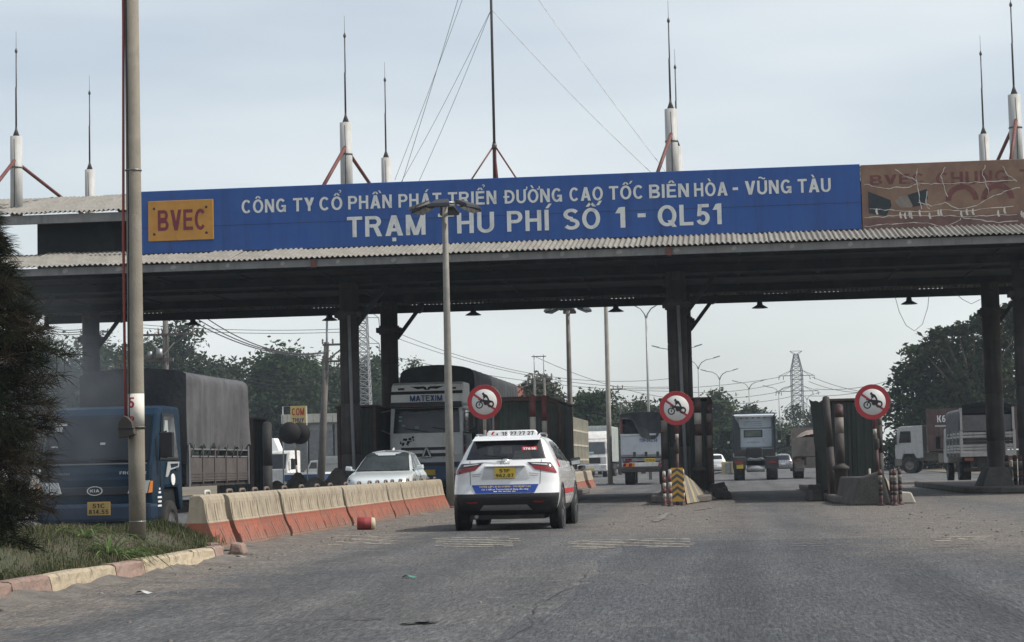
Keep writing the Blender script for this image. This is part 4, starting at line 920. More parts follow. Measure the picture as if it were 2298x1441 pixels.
# broken kerb rubble right of the middle booth
for i, (x, y, s) in enumerate(((-.42, 57.3, .30), (-.30, 56.2, .22), (-.36, 58.6, .26), (-.18, 55.6, .16), (2.15, 52, .28), (2.05, 50.4, .2))):
    t = thing('rubble_chunk', ('largest dark concrete chunk at the right foot of the middle booth', 'middle dark concrete chunk right of the striped nose', 'rear dark concrete chunk beside the middle booth', 'smallest front chunk right of the striped nose', 'dark chunk at the left foot of the right booth', 'small front chunk left of the right booth')[i], 'rubble', (x, y, 0), random.uniform(0, 3), 'broken concrete chunks beside the islands')
    one('chunk', mat('dark_rubble', (.06, .055, .05), .95, var=.4, bump=.6), t, lambda b: b.hexa([(-s,-s,0),(s,-s*.8,0),(s*.8,s,0),(-s*.9,s,0),(-s*.6,-s*.7,s*1.3),(s*.7,-s*.4,s*1.6),(s*.5,s*.6,s*1.1),(-s*.5,s*.7,s*1.5)]), bevel=.03)

# delineator posts
def short_post(label, px, y, h, r, bands, lean=0):
    q = at(px, 1100, y); t = thing('short_post', label, 'post', (q.x, y, 0), 0, 'short red and white posts before the islands')
    banded_post(t, 'pipe', 0, 0, 0, h, r, bands, (lean, 0)); one('foot', m_prd, t, lambda b: b.lathe([(r*1.9, 0), (r*1.9, .03), (r*1.1, .05), (r, .09)], n=14))
SB = [(.22, m_pr), (.36, m_pw), (.52, m_pr), (.68, m_pw), (.86, m_pr), (1, m_pw)]
SB2 = [(.3, m_prd), (.42, m_sootp), (.6, m_prd), (.75, m_sootp), (.87, m_pwd), (1, m_prd)]
short_post('short post left of the chevron board, outermost', 1491, 48.8, .82, .042, SB)
short_post('short post just left of the chevron board', 1504, 47.9, .86, .042, SB)
short_post('short post at the right edge of the chevron board', 1533, 48.6, .86, .040, SB)
short_post('slim pale short post left of the right sign post', 1953, 45.6, .80, .026, [(.3, m_prd), (.45, m_pwd), (1, m_pw)])
short_post('left post of the three standing together at the right sign', 2001, 44.6, .76, .046, SB2)
short_post('middle post of the three standing together at the right sign', 2008, 44.3, .76, .044, SB2)
short_post('right post of the three standing together at the right sign', 2020, 45.0, .77, .042, SB2)
short_post('grimy short post at the foot of the right sign', 1976, 44.4, .77, .046, SB2)
for i, (px, y) in enumerate(((2262, 58.2), (2280, 58.0), (2292, 57.6))):
    short_post(('rusty post left of a trio beside the right gantry column', 'rusty post in the middle of the trio beside the right gantry column', 'rusty post at the right frame edge beside the gantry column')[i], px, y, 1.0, .06, SB2)

# chevron board
cb = thing('chevron_board', 'yellow board with grey upward chevrons at the foot of the middle sign', 'sign', (at(1520, 1090, 48.4).x, 48.4, 0))
q0, q1 = at(1507, 1126, 48.4), at(1533, 1050, 48.4); wd = (q1.x-q0.x)/2; cz0, cz1 = q0.z, q1.z
boxpart('board', mat('chevron_yellow', (.55, .31, .05), .5, var=.1, dirt=(.4, .23, .06)), cb, -wd, wd, 0, .02, cz0, cz1, bevel=.004)
for i in range(5):
    z = cz0+.04+(cz1-cz0-.06)*i/5; s = .075
    one('chevron', mat('chevron_grey', (.07, .07, .065), .6, var=.15), cb, lambda b: b.prism([(-wd, z), (0, z+.11), (wd, z), (wd, min(cz1, z+s)), (0, min(cz1, z+.11+s)), (-wd, min(cz1, z+s))], -.004, -.0005, 'xz'))
for x in (-.13, .13): one('leg', steel, cb, lambda b: b.bar((x, .03, 0), (x, .03, cz1-.1), .03))

# no-motorcycle signs
m_sr = mat('sign_red', (.36, .022, .03), .5, var=.1, dirt=(.26, .06, .05), dlo=.6, dhi=.85); m_sw = mat('sign_white', (.62, .62, .60), .5, var=.06)
def no_motorbike(label, px, py, y, base_px, bands, R=.42, tilt=0.0):
    c = at(px, py, y); b0 = at(base_px, 1100, y).x; t = thing('prohibition_sign', label, 'traffic sign', (b0, y, 0), 0, 'round no motorcycle signs before the islands')
    lean = c.x-b0; zt = c.z+.15
    banded_post(t, 'pole', 0, .045, 0, zt, .042, bands, (lean*zt/c.z, 0))
    def disc(name, m, r0, r1, d, x=0, z=0, n=48):
        o = one(name, m, t, lambda b: b.add([(x+r*math.cos(a), d, z+r*math.sin(a)) for a in np.linspace(0, 2*math.pi, n, endpoint=False) for r in (r0, r1)], [(2*i, 2*i+1, (2*i+3) % (2*n), (2*i+2) % (2*n)) for i in range(n)])) if r0 else \
            one(name, m, t, lambda b: b.lathe([(0, d), (r1, d), (r1, d+.012), (0, d+.012)], c=(x, 0, z), axis='y', n=n))
        o.location = (lean, 0, c.z); o.rotation_euler = (0, tilt, 0); return o
    def flat(name, m, pts, d):
        o = one(name, m, t, lambda b: b.prism([(x*R, z*R) for x, z in pts], d-.001, d, 'xz')); o.location = (lean, 0, c.z); o.rotation_euler = (0, tilt, 0); return o
    disc('plate', m_sw, 0, R, 0); disc('back', steel, 0, R*.99, .0125)
    disc('red_ring', m_sr, R*.74, R*.998, -.002)
    a = rad(-36); d_ = Vector((math.cos(a), math.sin(a))); nn = Vector((-d_.y, d_.x))*.062
    ends = [(-d_*.76+nn), (d_*.76+nn), (d_*.76-nn), (-d_*.76-nn)]
    flat('red_bar', m_sr, [(p.x, p.y) for p in ends], -.004)
    def ring(x, z, r0, r1, d, name='wheel_symbol'):
        n = 28; o = one(name, ink, t, lambda b: b.add([((x+r*math.cos(a))*R, d, (z+r*math.sin(a))*R) for a in np.linspace(0, 2*math.pi, n, endpoint=False) for r in (r0, r1)], [(2*i, 2*i+1, (2*i+3) % (2*n), (2*i+2) % (2*n)) for i in range(n)]))
        o.location = (lean, 0, c.z); o.rotation_euler = (0, tilt, 0)
    ring(-.30, -.17, .15, .215, -.006); ring(-.30, -.17, 0.0001, .04, -.006); ring(.36, -.13, .12, .205, -.007)
    flat('motorbike_symbol', ink, [(-.32, -.15), (-.27, -.15), (-.20, .02), (.02, -.02), (.05, -.10), (.16, -.17), (.26, -.14), (.34, -.05), (.5, -.06), (.47, .03), (.3, .10), (.16, .10), (.05, .12), (-.14, .12), (-.36, .15), (-.37, .11), (-.24, .08), (-.28, -.05)], -.008)
    flat('engine_symbol', ink, [(-.02, -.02), (.16, -.0), (.2, -.17), (.05, -.2), (-.05, -.12)], -.0095)
    flat('rider_symbol', ink, [(-.16, .10), (-.10, .13), (-.04, .22), (-.08, .34), (-.05, .42), (.04, .46), (.16, .40), (.26, .22), (.30, .08), (.2, .06), (.16, .2), (.09, .27), (.0, .2), (-.05, .1)], -.011)
    flat('rider_symbol', ink, [(-.115, .40), (-.12, .5), (-.06, .555), (.0, .53), (.02, .46), (-.03, .41)], -.012)
    return t
SP = [(.12, m_prd), (.26, m_pw), (.50, m_prd), (.53, m_sootp), (.64, m_sootp), (.69, m_pw), (.89, m_pr), (1, m_pw)]
no_motorbike('round no motorcycle sign above the taxi, left of the green booth', 1087, 902, 48.0, 1087, [(.5, m_pr), (.7, m_pwd), (1, m_pw)])
no_motorbike('round no motorcycle sign in front of the middle gantry column', 1518, 916, 48.9, 1520, SP)
no_motorbike('round no motorcycle sign before the bent green sheet booth on the right', 1958, 902, 46.2, 1976, SP, .405, .0)
for px, py, y in ((1518, 1004, 48.83), (1968, 995, 46.1)):
    q = at(px, py, y); t = thing('junction_can', 'small dark clamp box on the pole of the middle sign' if px < 1600 else 'small dark clamp box on the pole of the right sign', 'clamp', (q.x, y, q.z))
    one('can', m_sootp, t, lambda b: b.lathe([(.05, -.11), (.062, -.1), (.062, .09), (.05, .11)], c=(0, .085, 0), n=12))

# ============================================================ LAMP MASTS
m_galv = mat('galvanised_pole', (.34, .32, .275), .6, var=.12, scale=5, streak=(.22, .19, .155), slo=.55, shi=.9, sscale=10, dirt=(.24, .21, .17), dlo=.55, dhi=.8)
m_galv2 = mat('streaked_pole', (.15, .135, .12), .65, var=.3, scale=3, streak=(.30, .27, .22), slo=.45, shi=.7, sscale=4)
def flood_mast(label, x, y, z0, h, m, r0=.115, r1=.075):
    t = thing('floodlight_mast', label, 'light mast', (x, y, z0), 0, 'floodlight masts at the toll station'); h -= z0
    one('pole', m, t, lambda b: b.tube([(0,0,0), (0,0,h*.35), (0,0,h*.7), (0,0,h)], [r0, r0*.93, r0*.78, r1], 16))
    one('base_plate', m_rust, t, lambda b: b.lathe([(.0, -.02), (.22, -.02), (.22, .03), (r0, .05)], n=16))
    one('crown_ring', steel, t, lambda b: b.lathe([(.30, h-.03), (.34, h-.03), (.34, h+.03), (.30, h+.03), (.30, h-.03)], n=20))
    for k in range(6):
        a = k*math.pi/3+math.pi/2*3; dx, dy = math.cos(a), math.sin(a)
        l = one('floodlight', mat('floodlight_case', (.020, .022, .025), .5, var=.2), t, lambda b: b.hexa([(-.27,-.22,-.17),(.27,-.22,-.17),(.20,.24,-.02),(-.20,.24,-.02),(-.27,-.20,-.06),(.27,-.20,-.06),(.16,.24,.10),(-.16,.24,.10)]), bevel=.02)
        l.location = (dx*.72, dy*.72, h-.02); l.rotation_euler = (0, 0, a+math.pi/2); 
        one('lens', mat('flood_lens', (.12, .13, .13), .15, var=.2), l, lambda b: b.add([(-.24,-.20,-.172),(.24,-.20,-.172),(.18,.21,-.038),(-.18,.21,-.038)], [(0,1,2,3)]))
        one('arm', mat('pale_arm', (.4, .4, .38), .5), t, lambda b: b.bar((dx*.08, dy*.08, h), (dx*.6, dy*.6, h), .05))
m_galvn = mat('dull_galvanised', (.235, .225, .20), .65, var=.15, scale=5, streak=(.14, .125, .105), slo=.5, shi=.85, sscale=10)
q = at(1011, 1105, 51.5); flood_mast('near floodlight mast between the white truck and the taxi', q.x, 51.5, 0, at(1004, 458, 51.5).z, m_galvn, .112, .075)
q = at(1283, 1060, 78); flood_mast('streaked floodlight mast whose lamps touch the gantry underside', q.x, 78, 0, at(1268, 690, 78).z, m_galv2, .12, .08)
q = at(1369, 1050, 100); flood_mast('rear floodlight mast whose top is hidden by the gantry', q.x, 100, 0, 12.0, m_galv, .13, .09)

# street lamps along the central reserve
m_lp = mat('lamp_post_grey', (.30, .31, .31), .5, metal=.3, var=.12)
def street_lamp(label, px, py, Y, spread=1.95, rise=.95, rz=0.0):
    q = at(px, py, Y); t = thing('street_lamp', label, 'street lamp', (q.x, Y, 0), rz, 'double armed street lamps on the far road'); z = q.z; k = 1.0 if Y < 200 else 1.25
    one('pole', m_lp, t, lambda b: b.tube([(0,0,0), (0,0,z*.5), (0,0,z)], [.10*k, .08*k, .055*k], 10))
    for s in (-1, 1):
        a = one('arm', m_lp, t, lambda b: b.tube([(0,0,z-.05), (s*.09,0,z+.25), (s*.32,0,z+.58), (s*.75,0,z+.82), (s*spread*.72,0,z+rise*.98)], [.05*k,.045*k,.04*k,.035*k,.03*k], 8))
        one('lamp_head', mat('lamp_head_grey', (.22, .23, .235), .5), a, lambda b: b.prism([(s*spread*.70, z+rise*.94), (s*spread*.72, z+rise*1.06), (s*(spread+.05), z+rise*1.22), (s*(spread+.06), z+rise*1.15)], -.12, .12, 'xz'))
for px, py, Y, lab in ((1450, 714, 121, 'nearest double armed lamp left of the middle column, arms touching the gantry'), (1520, 806, 158, 'double armed lamp hidden behind the middle gantry column'),
                       (1567, 828, 182, 'double armed lamp right beside the middle gantry column'), (1615, 852, 212, 'tall double armed lamp left of the tractor truck'), (1681, 874, 240, 'double armed lamp standing behind the tractor cab'),
                       (1748, 884, 255, 'double armed lamp at the right edge of the tractor cab'), (1811, 898, 300, 'double armed lamp right of the lattice pylon'), (1668+10, 1000, 520, 'tiny far lamp between the tractor and the trees')):
    street_lamp(lab, px, py, Y)
# ============================================================ VEHICLES
def pchip(xs, ys):
    xs, ys = list(xs), list(ys); n = len(xs); d = [(ys[i+1]-ys[i])/(xs[i+1]-xs[i]) for i in range(n-1)]; m = [d[0]]+[0.0]*(n-2)+[d[-1]]
    for i in range(1, n-1): m[i] = 0 if d[i-1]*d[i] <= 0 else 2*d[i-1]*d[i]/(d[i-1]+d[i])
    def f(x):
        x = min(max(x, xs[0]), xs[-1]); i = 0
        while i < n-2 and x > xs[i+1]: i += 1
        h = xs[i+1]-xs[i]; t = (x-xs[i])/h
        return ys[i]*(1+2*t)*(1-t)**2 + h*m[i]*t*(1-t)**2 + ys[i+1]*t*t*(3-2*t) + h*m[i+1]*t*t*(t-1)
    return f
class Shell:
    """a car body from horizontal slices (z, half width, rear y, front y, rear corner depth, front corner depth)"""
    def __init__(s, sl, n=3.4):
        s.sl = sl; s.z0, s.z1 = sl[0][0], sl[-1][0]; zs = [r[0] for r in sl]; s.f = [pchip(zs, [r[k] for r in sl]) for k in range(1, 6)]; s.e = 2/n
    def par(s, z): return [f(z) for f in s.f]
    def pt(s, t, z):
        hw, yr, yf, rr, rf = s.par(z); a = abs(t); sg = 1 if t >= 0 else -1
        if a < .3: th = a/.3*math.pi/2; x = hw*math.sin(th)**s.e; y = yr+rr*(1-max(0, math.cos(th))**s.e)
        elif a <= .7: x = hw; y = yr+rr+(yf-rf-yr-rr)*(a-.3)/.4
        else: th = (1-a)/.3*math.pi/2; x = hw*math.sin(th)**s.e; y = yf-rf*(1-max(0, math.cos(th))**s.e)
        return Vector((sg*x, y, z))
    def inv(s, k, u, z):
        hw, yr, yf, rr, rf = s.par(z)
        if k in 'RF':
            th = math.asin(min(1, (abs(u)/hw))**(1/s.e)); t = .3*th/(math.pi/2); t = t if k == 'R' else 1-t; return t*(1 if u >= 0 else -1)
        return min(.7, max(.3, .3+.4*(u-yr-rr)/max(.01, yf-rf-yr-rr)))
    def body(s, name, mats, parent, pick=None, nz=44, nt=88):
        b = MB(); ts = [-1+2*i/nt for i in range(nt)]
        zs = [s.z0+(s.z1-s.z0)*(1-(1-i/nz)**1.25) for i in range(nz+1)]
        for z in zs:
            for t in ts: b.v.append(tuple(s.pt(t, z)))
        for j in range(nz):
            for i in range(nt):
                k = (i+1) % nt; b.f.append((j*nt+i, j*nt+k, (j+1)*nt+k, (j+1)*nt+i)); b.s.append(True)
                b.m.append(pick(ts[i]+1/nt, (zs[j]+zs[j+1])/2) if pick else 0)
        b.f.append(tuple(nz*nt+i for i in range(nt))); b.m.append(0); b.s.append(True)
        b.f.append(tuple(reversed(range(nt)))); b.m.append(len(mats)-1); b.s.append(False)
        return b.build(name, mats, parent)
    def patch(s, name, m, parent, k, quads, off=.006, nu=10, nv=8, side=1):
        b = MB(); quads = quads if isinstance(quads[0][0], (tuple, list)) else [quads]
        for (a, c, d, e) in quads:                 # corners in order round the patch, (x or y, z)
            def fn(u, v):
                q = [(a[i]*(1-u)+c[i]*u)*(1-v)+(e[i]*(1-u)+d[i]*u)*v for i in (0, 1)]; z = min(max(q[1], s.z0+.003), s.z1-.012); t = s.inv(k, q[0], z)
                if k == 'S': t *= side
                h = .004; A = s.pt(t, z); B = s.pt(min(.999, t+h) if t < .99 else t-h, z)-A; C_ = s.pt(t, z+.01)-A
                if t >= .99: B = -B
                n = B.cross(C_)
                if n.length < 1e-9: n = Vector((A.x, A.y-2, 0))
                n.normalize(); out_ = Vector((A.x, (A.y-2)*.5, 0))
                if n.dot(out_) < 0: n = -n
                return A+n*off
            b.grid(fn, nu, nv)
        return b.build(name, m, parent)
    def wraptext(s, body, m, parent, x, z, h, w=None, bold=0.0, k='R', off=.010, name='lettering'):
        me = text_mesh(body, m, h, w, bold, .001)
        for v in me.vertices:
            X, Z_ = (x+v.co.x if k == 'R' else x-v.co.x), z+v.co.z; p = s.pt(s.inv(k, X, Z_), Z_); v.co = (X, p.y+(-off+v.co.y if k == 'R' else off-v.co.y), Z_)
        return put(name, me, parent)
def wheel_meshes(r, w, rim, hub=.62, spokes=5):
    t = MB(); t.lathe([(r*hub, -w/2), (r*.93, -w/2), (r*.985, -w*.42), (r, -w*.3), (r, w*.3), (r*.985, w*.42), (r*.93, w/2), (r*hub, w/2)], axis='x', n=32)
    q = MB(); q.lathe([(0, w*.36), (r*.14, w*.40), (r*.16, w*.30), (r*hub*.95, w*.36), (r*hub*1.02, w*.5), (r*hub*1.02, -w*.5), (0, -w*.4)], axis='x', n=28)
    if spokes:
        for i in range(spokes):
            a = i*6.283/spokes; q.bar((w*.44, r*.12*math.cos(a), r*.12*math.sin(a)), (w*.46, r*hub*math.cos(a), r*hub*math.sin(a)), r*.12, .03, up=(1,0,0))
    return t.mesh('tyre', rub), q.mesh('rim', rim)
def wheels(root, pts, r, w, rim=alloy, hub=.62, spokes=5, z=None):
    tm, rm = wheel_meshes(r, w, rim, hub, spokes)
    for x, y in pts:
        o = put('wheel', tm, root, (x, y, r)); put('rim', rm, o, None, (0, 0, 0 if x > 0 else math.pi))
def plate2(root, x, y, z, l1, l2, w, h, ny=-1, m=yplate, name='number_plate'):
    t = boxpart(name, m, root, x-w/2, x+w/2, min(y, y+.012*ny), max(y, y+.012*ny), z, z+h, bevel=.003)
    rz = 0 if ny < 0 else math.pi
    yy_ = y+.0135*ny
    if l2: text(l1, ink, t, (x, yy_, z+h*.55), h*.32, w*.52, .06, rz); text(l2, ink, t, (x, yy_, z+h*.11), h*.32, w*.86, .06, rz)
    elif l1: text(l1, ink, t, (x, yy_, z+h*.25), h*.5, w*.88, .05, rz)
    return t

# ------------------------------------------------------------ the taxi
paint = mat('pearl_white', (.74, .75, .75), .22, var=.03, coat=.8, dirt=(.55, .54, .52), dlo=.6, dhi=.9)
TX = Shell([(.235,.70,.34,3.86,.25,.3),(.30,.79,.17,4.0,.3,.4),(.42,.86,.05,4.10,.33,.5),(.56,.885,.0,4.14,.36,.6),(.66,.888,.035,4.15,.36,.6),(.80,.885,.075,4.14,.38,.65),(.95,.87,.085,4.08,.40,.7),
            (1.02,.855,.10,3.96,.42,.7),(1.10,.825,.135,3.45,.44,.5),(1.18,.785,.19,3.05,.44,.45),(1.32,.72,.275,2.72,.42,.42),(1.44,.655,.36,2.42,.40,.4),(1.51,.60,.42,2.15,.40,.4),(1.555,.52,.50,1.9,.4,.4),(1.585,.36,.72,1.6,.3,.3),(1.595,.2,.95,1.35,.2,.2)])
taxi = thing('taxi', 'white taxi with a blue rear banner and a lit phone sign on its roof', 'car', (-3.74, 32.72, 0), rad(-.4))
TX.body('body', [paint, black], taxi, lambda t, z: 1 if (z < .345 or (abs(t) < .27 and z < .60-.0*abs(t))) else 0)
TX.patch('rear_window', glass, taxi, 'R', [(-.645,1.19),(.645,1.19),(.545,1.485),(-.545,1.485)], .008, 24, 10)
TX.patch('window_rubber', black, taxi, 'R', [(-.67,1.175),(.67,1.175),(.56,1.50),(-.56,1.50)], .004, 24, 10)
for s in (-1, 1):
    TX.patch('side_window', glass, taxi, 'S', [(.95,1.16),(2.0,1.14),(1.95,1.47),(1.15,1.47)], .006, 8, 6, s); TX.patch('side_window', glass, taxi, 'S', [(2.06,1.14),(2.85,1.12),(2.2,1.46),(2.02,1.47)], .006, 8, 6, s)
    TX.patch('door_stripe', redink, taxi, 'S', [(.85,.58),(3.0,.58),(3.0,.66),(.85,.66)], .004, 14, 2, s)
    TX.patch('door_emblem', redink, taxi, 'S', [(.62,1.03),(.86,1.03),(.84,1.16),(.66,1.16)], .004, 4, 4, s)
    TX.patch('tail_light', redglass, taxi, 'R', [[(s*.845,.93),(s*.50,1.00),(s*.42,1.075),(s*.80,1.02)]], .012, 12, 6)
    TX.patch('tail_light_top', mat('smoked_lens', (.02, .02, .022), .1, coat=.5), taxi, 'R', [[(s*.80,1.02),(s*.42,1.075),(s*.36,1.115),(s*.74,1.105)]], .014, 12, 5)
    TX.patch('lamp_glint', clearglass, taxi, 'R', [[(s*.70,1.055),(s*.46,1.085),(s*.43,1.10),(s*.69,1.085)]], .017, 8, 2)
    TX.patch('reflector', redglass, taxi, 'R', [[(s*.64,.455),(s*.46,.455),(s*.46,.485),(s*.64,.485)]], .008, 5, 2)
    TX.patch('tailgate_seam', black, taxi, 'R', [[(s*.575,.76),(s*.583,.76),(s*.603,1.16),(s*.595,1.16)]], .005, 1, 10)
    TX.patch('mark', mat('grey_letter', (.3, .3, .3), .4), taxi, 'R', [[(s*.56,.925),(s*.40,.935),(s*.40,.945),(s*.56,.935)]], .008, 4, 1)
    TX.patch('mark', MATS['grey_letter'], taxi, 'R', [[(s*.55,.895),(s*.42,.90),(s*.42,.91),(s*.55,.905)]], .008, 4, 1)
    r = one('roof_rail', alloy, taxi, lambda b: b.tube([(s*.50,.62,1.555), (s*.545,.75,1.60), (s*.56,1.4,1.61), (s*.53,2.0,1.59), (s*.5,2.1,1.55)], .016, 6))
    mr_ = one('wing_mirror', paint if s < 0 else black, taxi, lambda b: (b.hexa([(s*.86,2.88,1.04),(s*1.04,2.86,1.06),(s*1.02,2.98,1.06),(s*.88,3.0,1.04),(s*.85,2.88,1.18),(s*1.03,2.86,1.20),(s*1.0,2.98,1.19),(s*.86,3.0,1.17)]), b.bar((s*.74,2.95,1.05), (s*.9,2.93,1.08), .05)), bevel=.025, seg=2)
    one('mirror_glass', mat('mirror_glass', (.3, .32, .33), .03, metal=1), mr_, lambda b: b.add([(s*.875,2.872,1.06),(s*1.03,2.853,1.075),(s*1.02,2.853,1.185),(s*.865,2.872,1.165)], [(0,1,2,3)]))
    for y in (.78, 3.32):
        one('wheel_arch', black, taxi, lambda b: b.lathe([(.0, s*.875), (.365, s*.878), (.37, s*.905), (.43, s*.90), (.445, s*.84)], c=(0, y, .345), axis='x', n=36))
    TX.patch('sill_cladding', black, taxi, 'S', [(.4,.24),(3.7,.24),(3.7,.40),(.4,.40)], .006, 14, 3, s)
    one('exhaust_side', blackd, taxi, lambda b: b.box(s*.3-.16, s*.3+.16, .35, .8, .19, .30))
TX.patch('blue_banner', mat('banner_blue', (.012, .055, .30), .4, var=.06), taxi, 'R', [(-.49,.615),(.49,.615),(.56,.755),(-.56,.755)], .009, 20, 4)
TX.wraptext('TUYỂN GẤP LÁI XE HYBRID - THU NHẬP CAO', mat('banner_yellow', (.65, .5, .12), .5), taxi, 0, .712, .026, .86, .03, off=.016)
TX.wraptext('Có 1.108 xe Toyota Hybrid đang sẵn sàng', whiteink, taxi, 0, .668, .026, .78, .03, off=.016)
for x_ in (-.16, -.08, .0, .07, .15): TX.patch('small_print', MATS['banner_yellow'] if x_ > -.1 else whiteink, taxi, 'R', [(x_-.03,.634),(x_+.03,.634),(x_+.03,.648),(x_-.03,.648)], .013, 3, 1)
TX.patch('wash_shade', mat('recess_shade_grey', (.55, .56, .56), .3), taxi, 'R', [(-.40,.845),(.40,.845),(.34,1.05),(-.34,1.05)], .004, 14, 4)  # flat grey patch paints the shade of the plate recess
yb_ = TX.pt(0, .95).y-.02
plate2(taxi, 0, yb_, .862, '51F', '962.07', .345, .175)
one('plate_light_bar', paint, taxi, lambda b: b.box(-.34, .34, yb_-.015, yb_+.08, 1.05, 1.078), bevel=.01)
one('maker_badge', chrome, taxi, lambda b: (b.lathe([(.068, 0), (.076, -.012), (.062, -.012)], c=(0, TX.pt(0,1.12).y-.005, 0), axis='y', n=28), b.lathe([(.024, 0), (.032, -.013), (.022, -.012)], c=(0, TX.pt(0,1.12).y-.005, 0), axis='y', n=20))).location = (0, 0, 1.115)
one('spoiler', paint, taxi, lambda b: b.prism([(.30,1.490),(.33,1.515),(.62,1.572),(.75,1.572),(.6,1.52),(.42,1.49)], -.56, .56), bevel=.012, seg=2)
one('wiper', ink, taxi, lambda b: (b.bar((-.05,.135,1.215), (-.36,.165,1.245), .018), b.box(-.07,.03,.13,.17,1.195,1.225)))
TX.patch('window_number', redink, taxi, 'R', [(.27,1.315),(.52,1.315),(.51,1.375),(.27,1.375)], .011, 8, 2)
TX.wraptext('17616', mat('digit_white', (.85, .8, .8), .5), taxi, .395, 1.327, .038, .21, .06, off=.021)  # plain white digits without any glow
for x, z, w_, h_ in ((-.26,1.30,.05,.09), (.02,1.33,.10,.07), (.28,1.24,.16,.07)): TX.patch('seat_glimpse', mat('dim_interior', (.035, .037, .036), .3), taxi, 'R', [(x-w_,z-h_),(x+w_,z-h_),(x+w_*.8,z+h_),(x-w_*.8,z+h_)], .0095, 6, 4)
TX.patch('skid_plate', mat('silver_plastic', (.24, .245, .24), .4, metal=.3, var=.1, dirt=(.16, .15, .14)), taxi, 'R', [[(-.30,.345),(.30,.345),(.34,.43),(-.34,.43)], [(-.44,.345),(-.30,.345),(-.34,.43),(-.36,.43)], [(.30,.345),(.44,.345),(.36,.43),(.34,.43)]], .016, 10, 4)
for x in (-.2, 0, .2): TX.patch('skid_rib', steel, taxi, 'R', [(x-.006,.345),(x+.006,.345),(x+.006,.42),(x-.006,.42)], .024, 1, 3)
boxpart('underbody', blackd, taxi, -.62, .62, .3, 3.7, .18, .26)
one('exhaust_pipe', steel, taxi, lambda b: b.tube([(-.5,.12,.23), (-.5,.5,.24)], .03, 10))
wheels(taxi, ((-.79,.78),(.79,.78),(-.79,3.32),(.79,3.32)), .338, .215)
rs = one('roof_sign', mat('roof_sign_white', (.75, .76, .74), .35, emit=0.0), taxi, lambda b: b.prism([(-.42,1.555),(.42,1.555),(.435,1.63),(.40,1.675),(-.40,1.675),(-.435,1.63)], 1.18, 1.36, 'xz'), bevel=.02, seg=2)
text('38 27 27 27', ink, rs, (.10, 1.176, 1.588), .062, .56, .05); 
one('sign_logo', redink, rs, lambda b: (b.prism([(-.36,1.60),(-.33,1.655),(-.29,1.66),(-.31,1.63),(-.33,1.60)], 1.174, 1.178, 'xz')))
one('sign_logo', ink, rs, lambda b: b.prism([(-.345,1.585),(-.31,1.60),(-.27,1.595),(-.25,1.635),(-.235,1.60),(-.27,1.575)], 1.172, 1.176, 'xz'))
one('fin_antenna', paint, taxi, lambda b: b.prism([(.62,1.57),(.86,1.59),(.68,1.655),(.64,1.655)], -.02, .02), bevel=.008)

# ------------------------------------------------------------ white hatchback coming towards us
HB = Shell([(.22,.66,.3,3.72,.25,.35),(.30,.78,.1,3.80,.3,.6),(.45,.83,.03,3.86,.33,.7),(.62,.848,.0,3.85,.36,.75),(.76,.845,.02,3.76,.38,.75),(.85,.83,.05,3.55,.38,.72),(.91,.80,.07,3.25,.38,.62),(.955,.77,.09,2.98,.40,.55),
            (1.10,.70,.18,2.62,.40,.42),(1.28,.625,.30,2.22,.40,.40),(1.40,.565,.40,1.92,.40,.40),(1.46,.48,.52,1.72,.4,.38),(1.50,.32,.75,1.45,.3,.3),(1.515,.16,.95,1.25,.2,.2)])
pale = mat('pale_silver_paint', (.60, .65, .66), .2, var=.03, coat=.8)
hat = thing('hatchback', 'white hatchback facing us behind the orange and cream barriers', 'car', (-8.98, 53.2, .03), math.pi+rad(1.5))
HB.body('body', [pale, black], hat, lambda t, z: 1 if z < .27 else 0)
HB.patch('windscreen', glass_l, hat, 'F', [(-.665,.985),(.665,.985),(.515,1.425),(-.515,1.425)], .007, 20, 10)
HB.patch('screen_edge', black, hat, 'F', [(-.70,.962),(.70,.962),(.53,1.44),(-.53,1.44)], .004, 20, 10)
HB.patch('grille', blackd, hat, 'F', [(-.44,.42),(.44,.42),(.50,.62),(-.50,.62)], .008, 14, 4)
for s in (-1, 1):
    HB.patch('headlight', clearglass, hat, 'F', [[(s*.81,.66),(s*.56,.62),(s*.58,.72),(s*.78,.82)]], .010, 8, 6)
    HB.patch('headlight_bulb', chrome, hat, 'F', [[(s*.74,.69),(s*.66,.68),(s*.66,.74),(s*.73,.76)]], .016, 3, 3)
    HB.patch('side_window', glass, hat, 'S', [(.72,1.0),(1.62,.99),(1.6,1.40),(.85,1.38)], .006, 8, 6, s); HB.patch('side_window', glass, hat, 'S', [(1.69,.99),(2.62,.98),(1.95,1.38),(1.67,1.40)], .006, 8, 6, s)
    HB.patch('door_seam', black, hat, 'S', [(2.60,.35),(2.612,.35),(2.652,.97),(2.64,.97)], .004, 1, 8, s)
    m_ = one('wing_mirror', pale, hat, lambda b: (b.hexa([(s*.84,2.42,.98),(s*1.03,2.40,1.0),(s*1.01,2.55,1.0),(s*.85,2.56,.98),(s*.84,2.42,1.10),(s*1.02,2.40,1.12),(s*.99,2.55,1.11),(s*.85,2.56,1.09)]), b.bar((s*.72,2.5,.97), (s*.88,2.5,1.02), .05)), bevel=.03, seg=2)
    one('mirror_base', black, m_, lambda b: b.box(s*.73-.05, s*.73+.05, 2.44, 2.58, .94, 1.0))
    for y in (.72, 3.05): one('wheel_arch', black, hat, lambda b: b.lathe([(.0, s*.842), (.345, s*.846), (.36, s*.85)], c=(0, y, .31), axis='x', n=28))
one('fin_antenna', white, hat, lambda b: b.prism([(.62,1.49),(.86,1.51),(.70,1.58),(.66,1.58)], -.02, .02))
HB.patch('sun_strip', mat('screen_tint', (.05, .06, .06), .2), hat, 'F', [(-.53,1.36),(.53,1.36),(.515,1.42),(-.515,1.42)], .010, 12, 2)
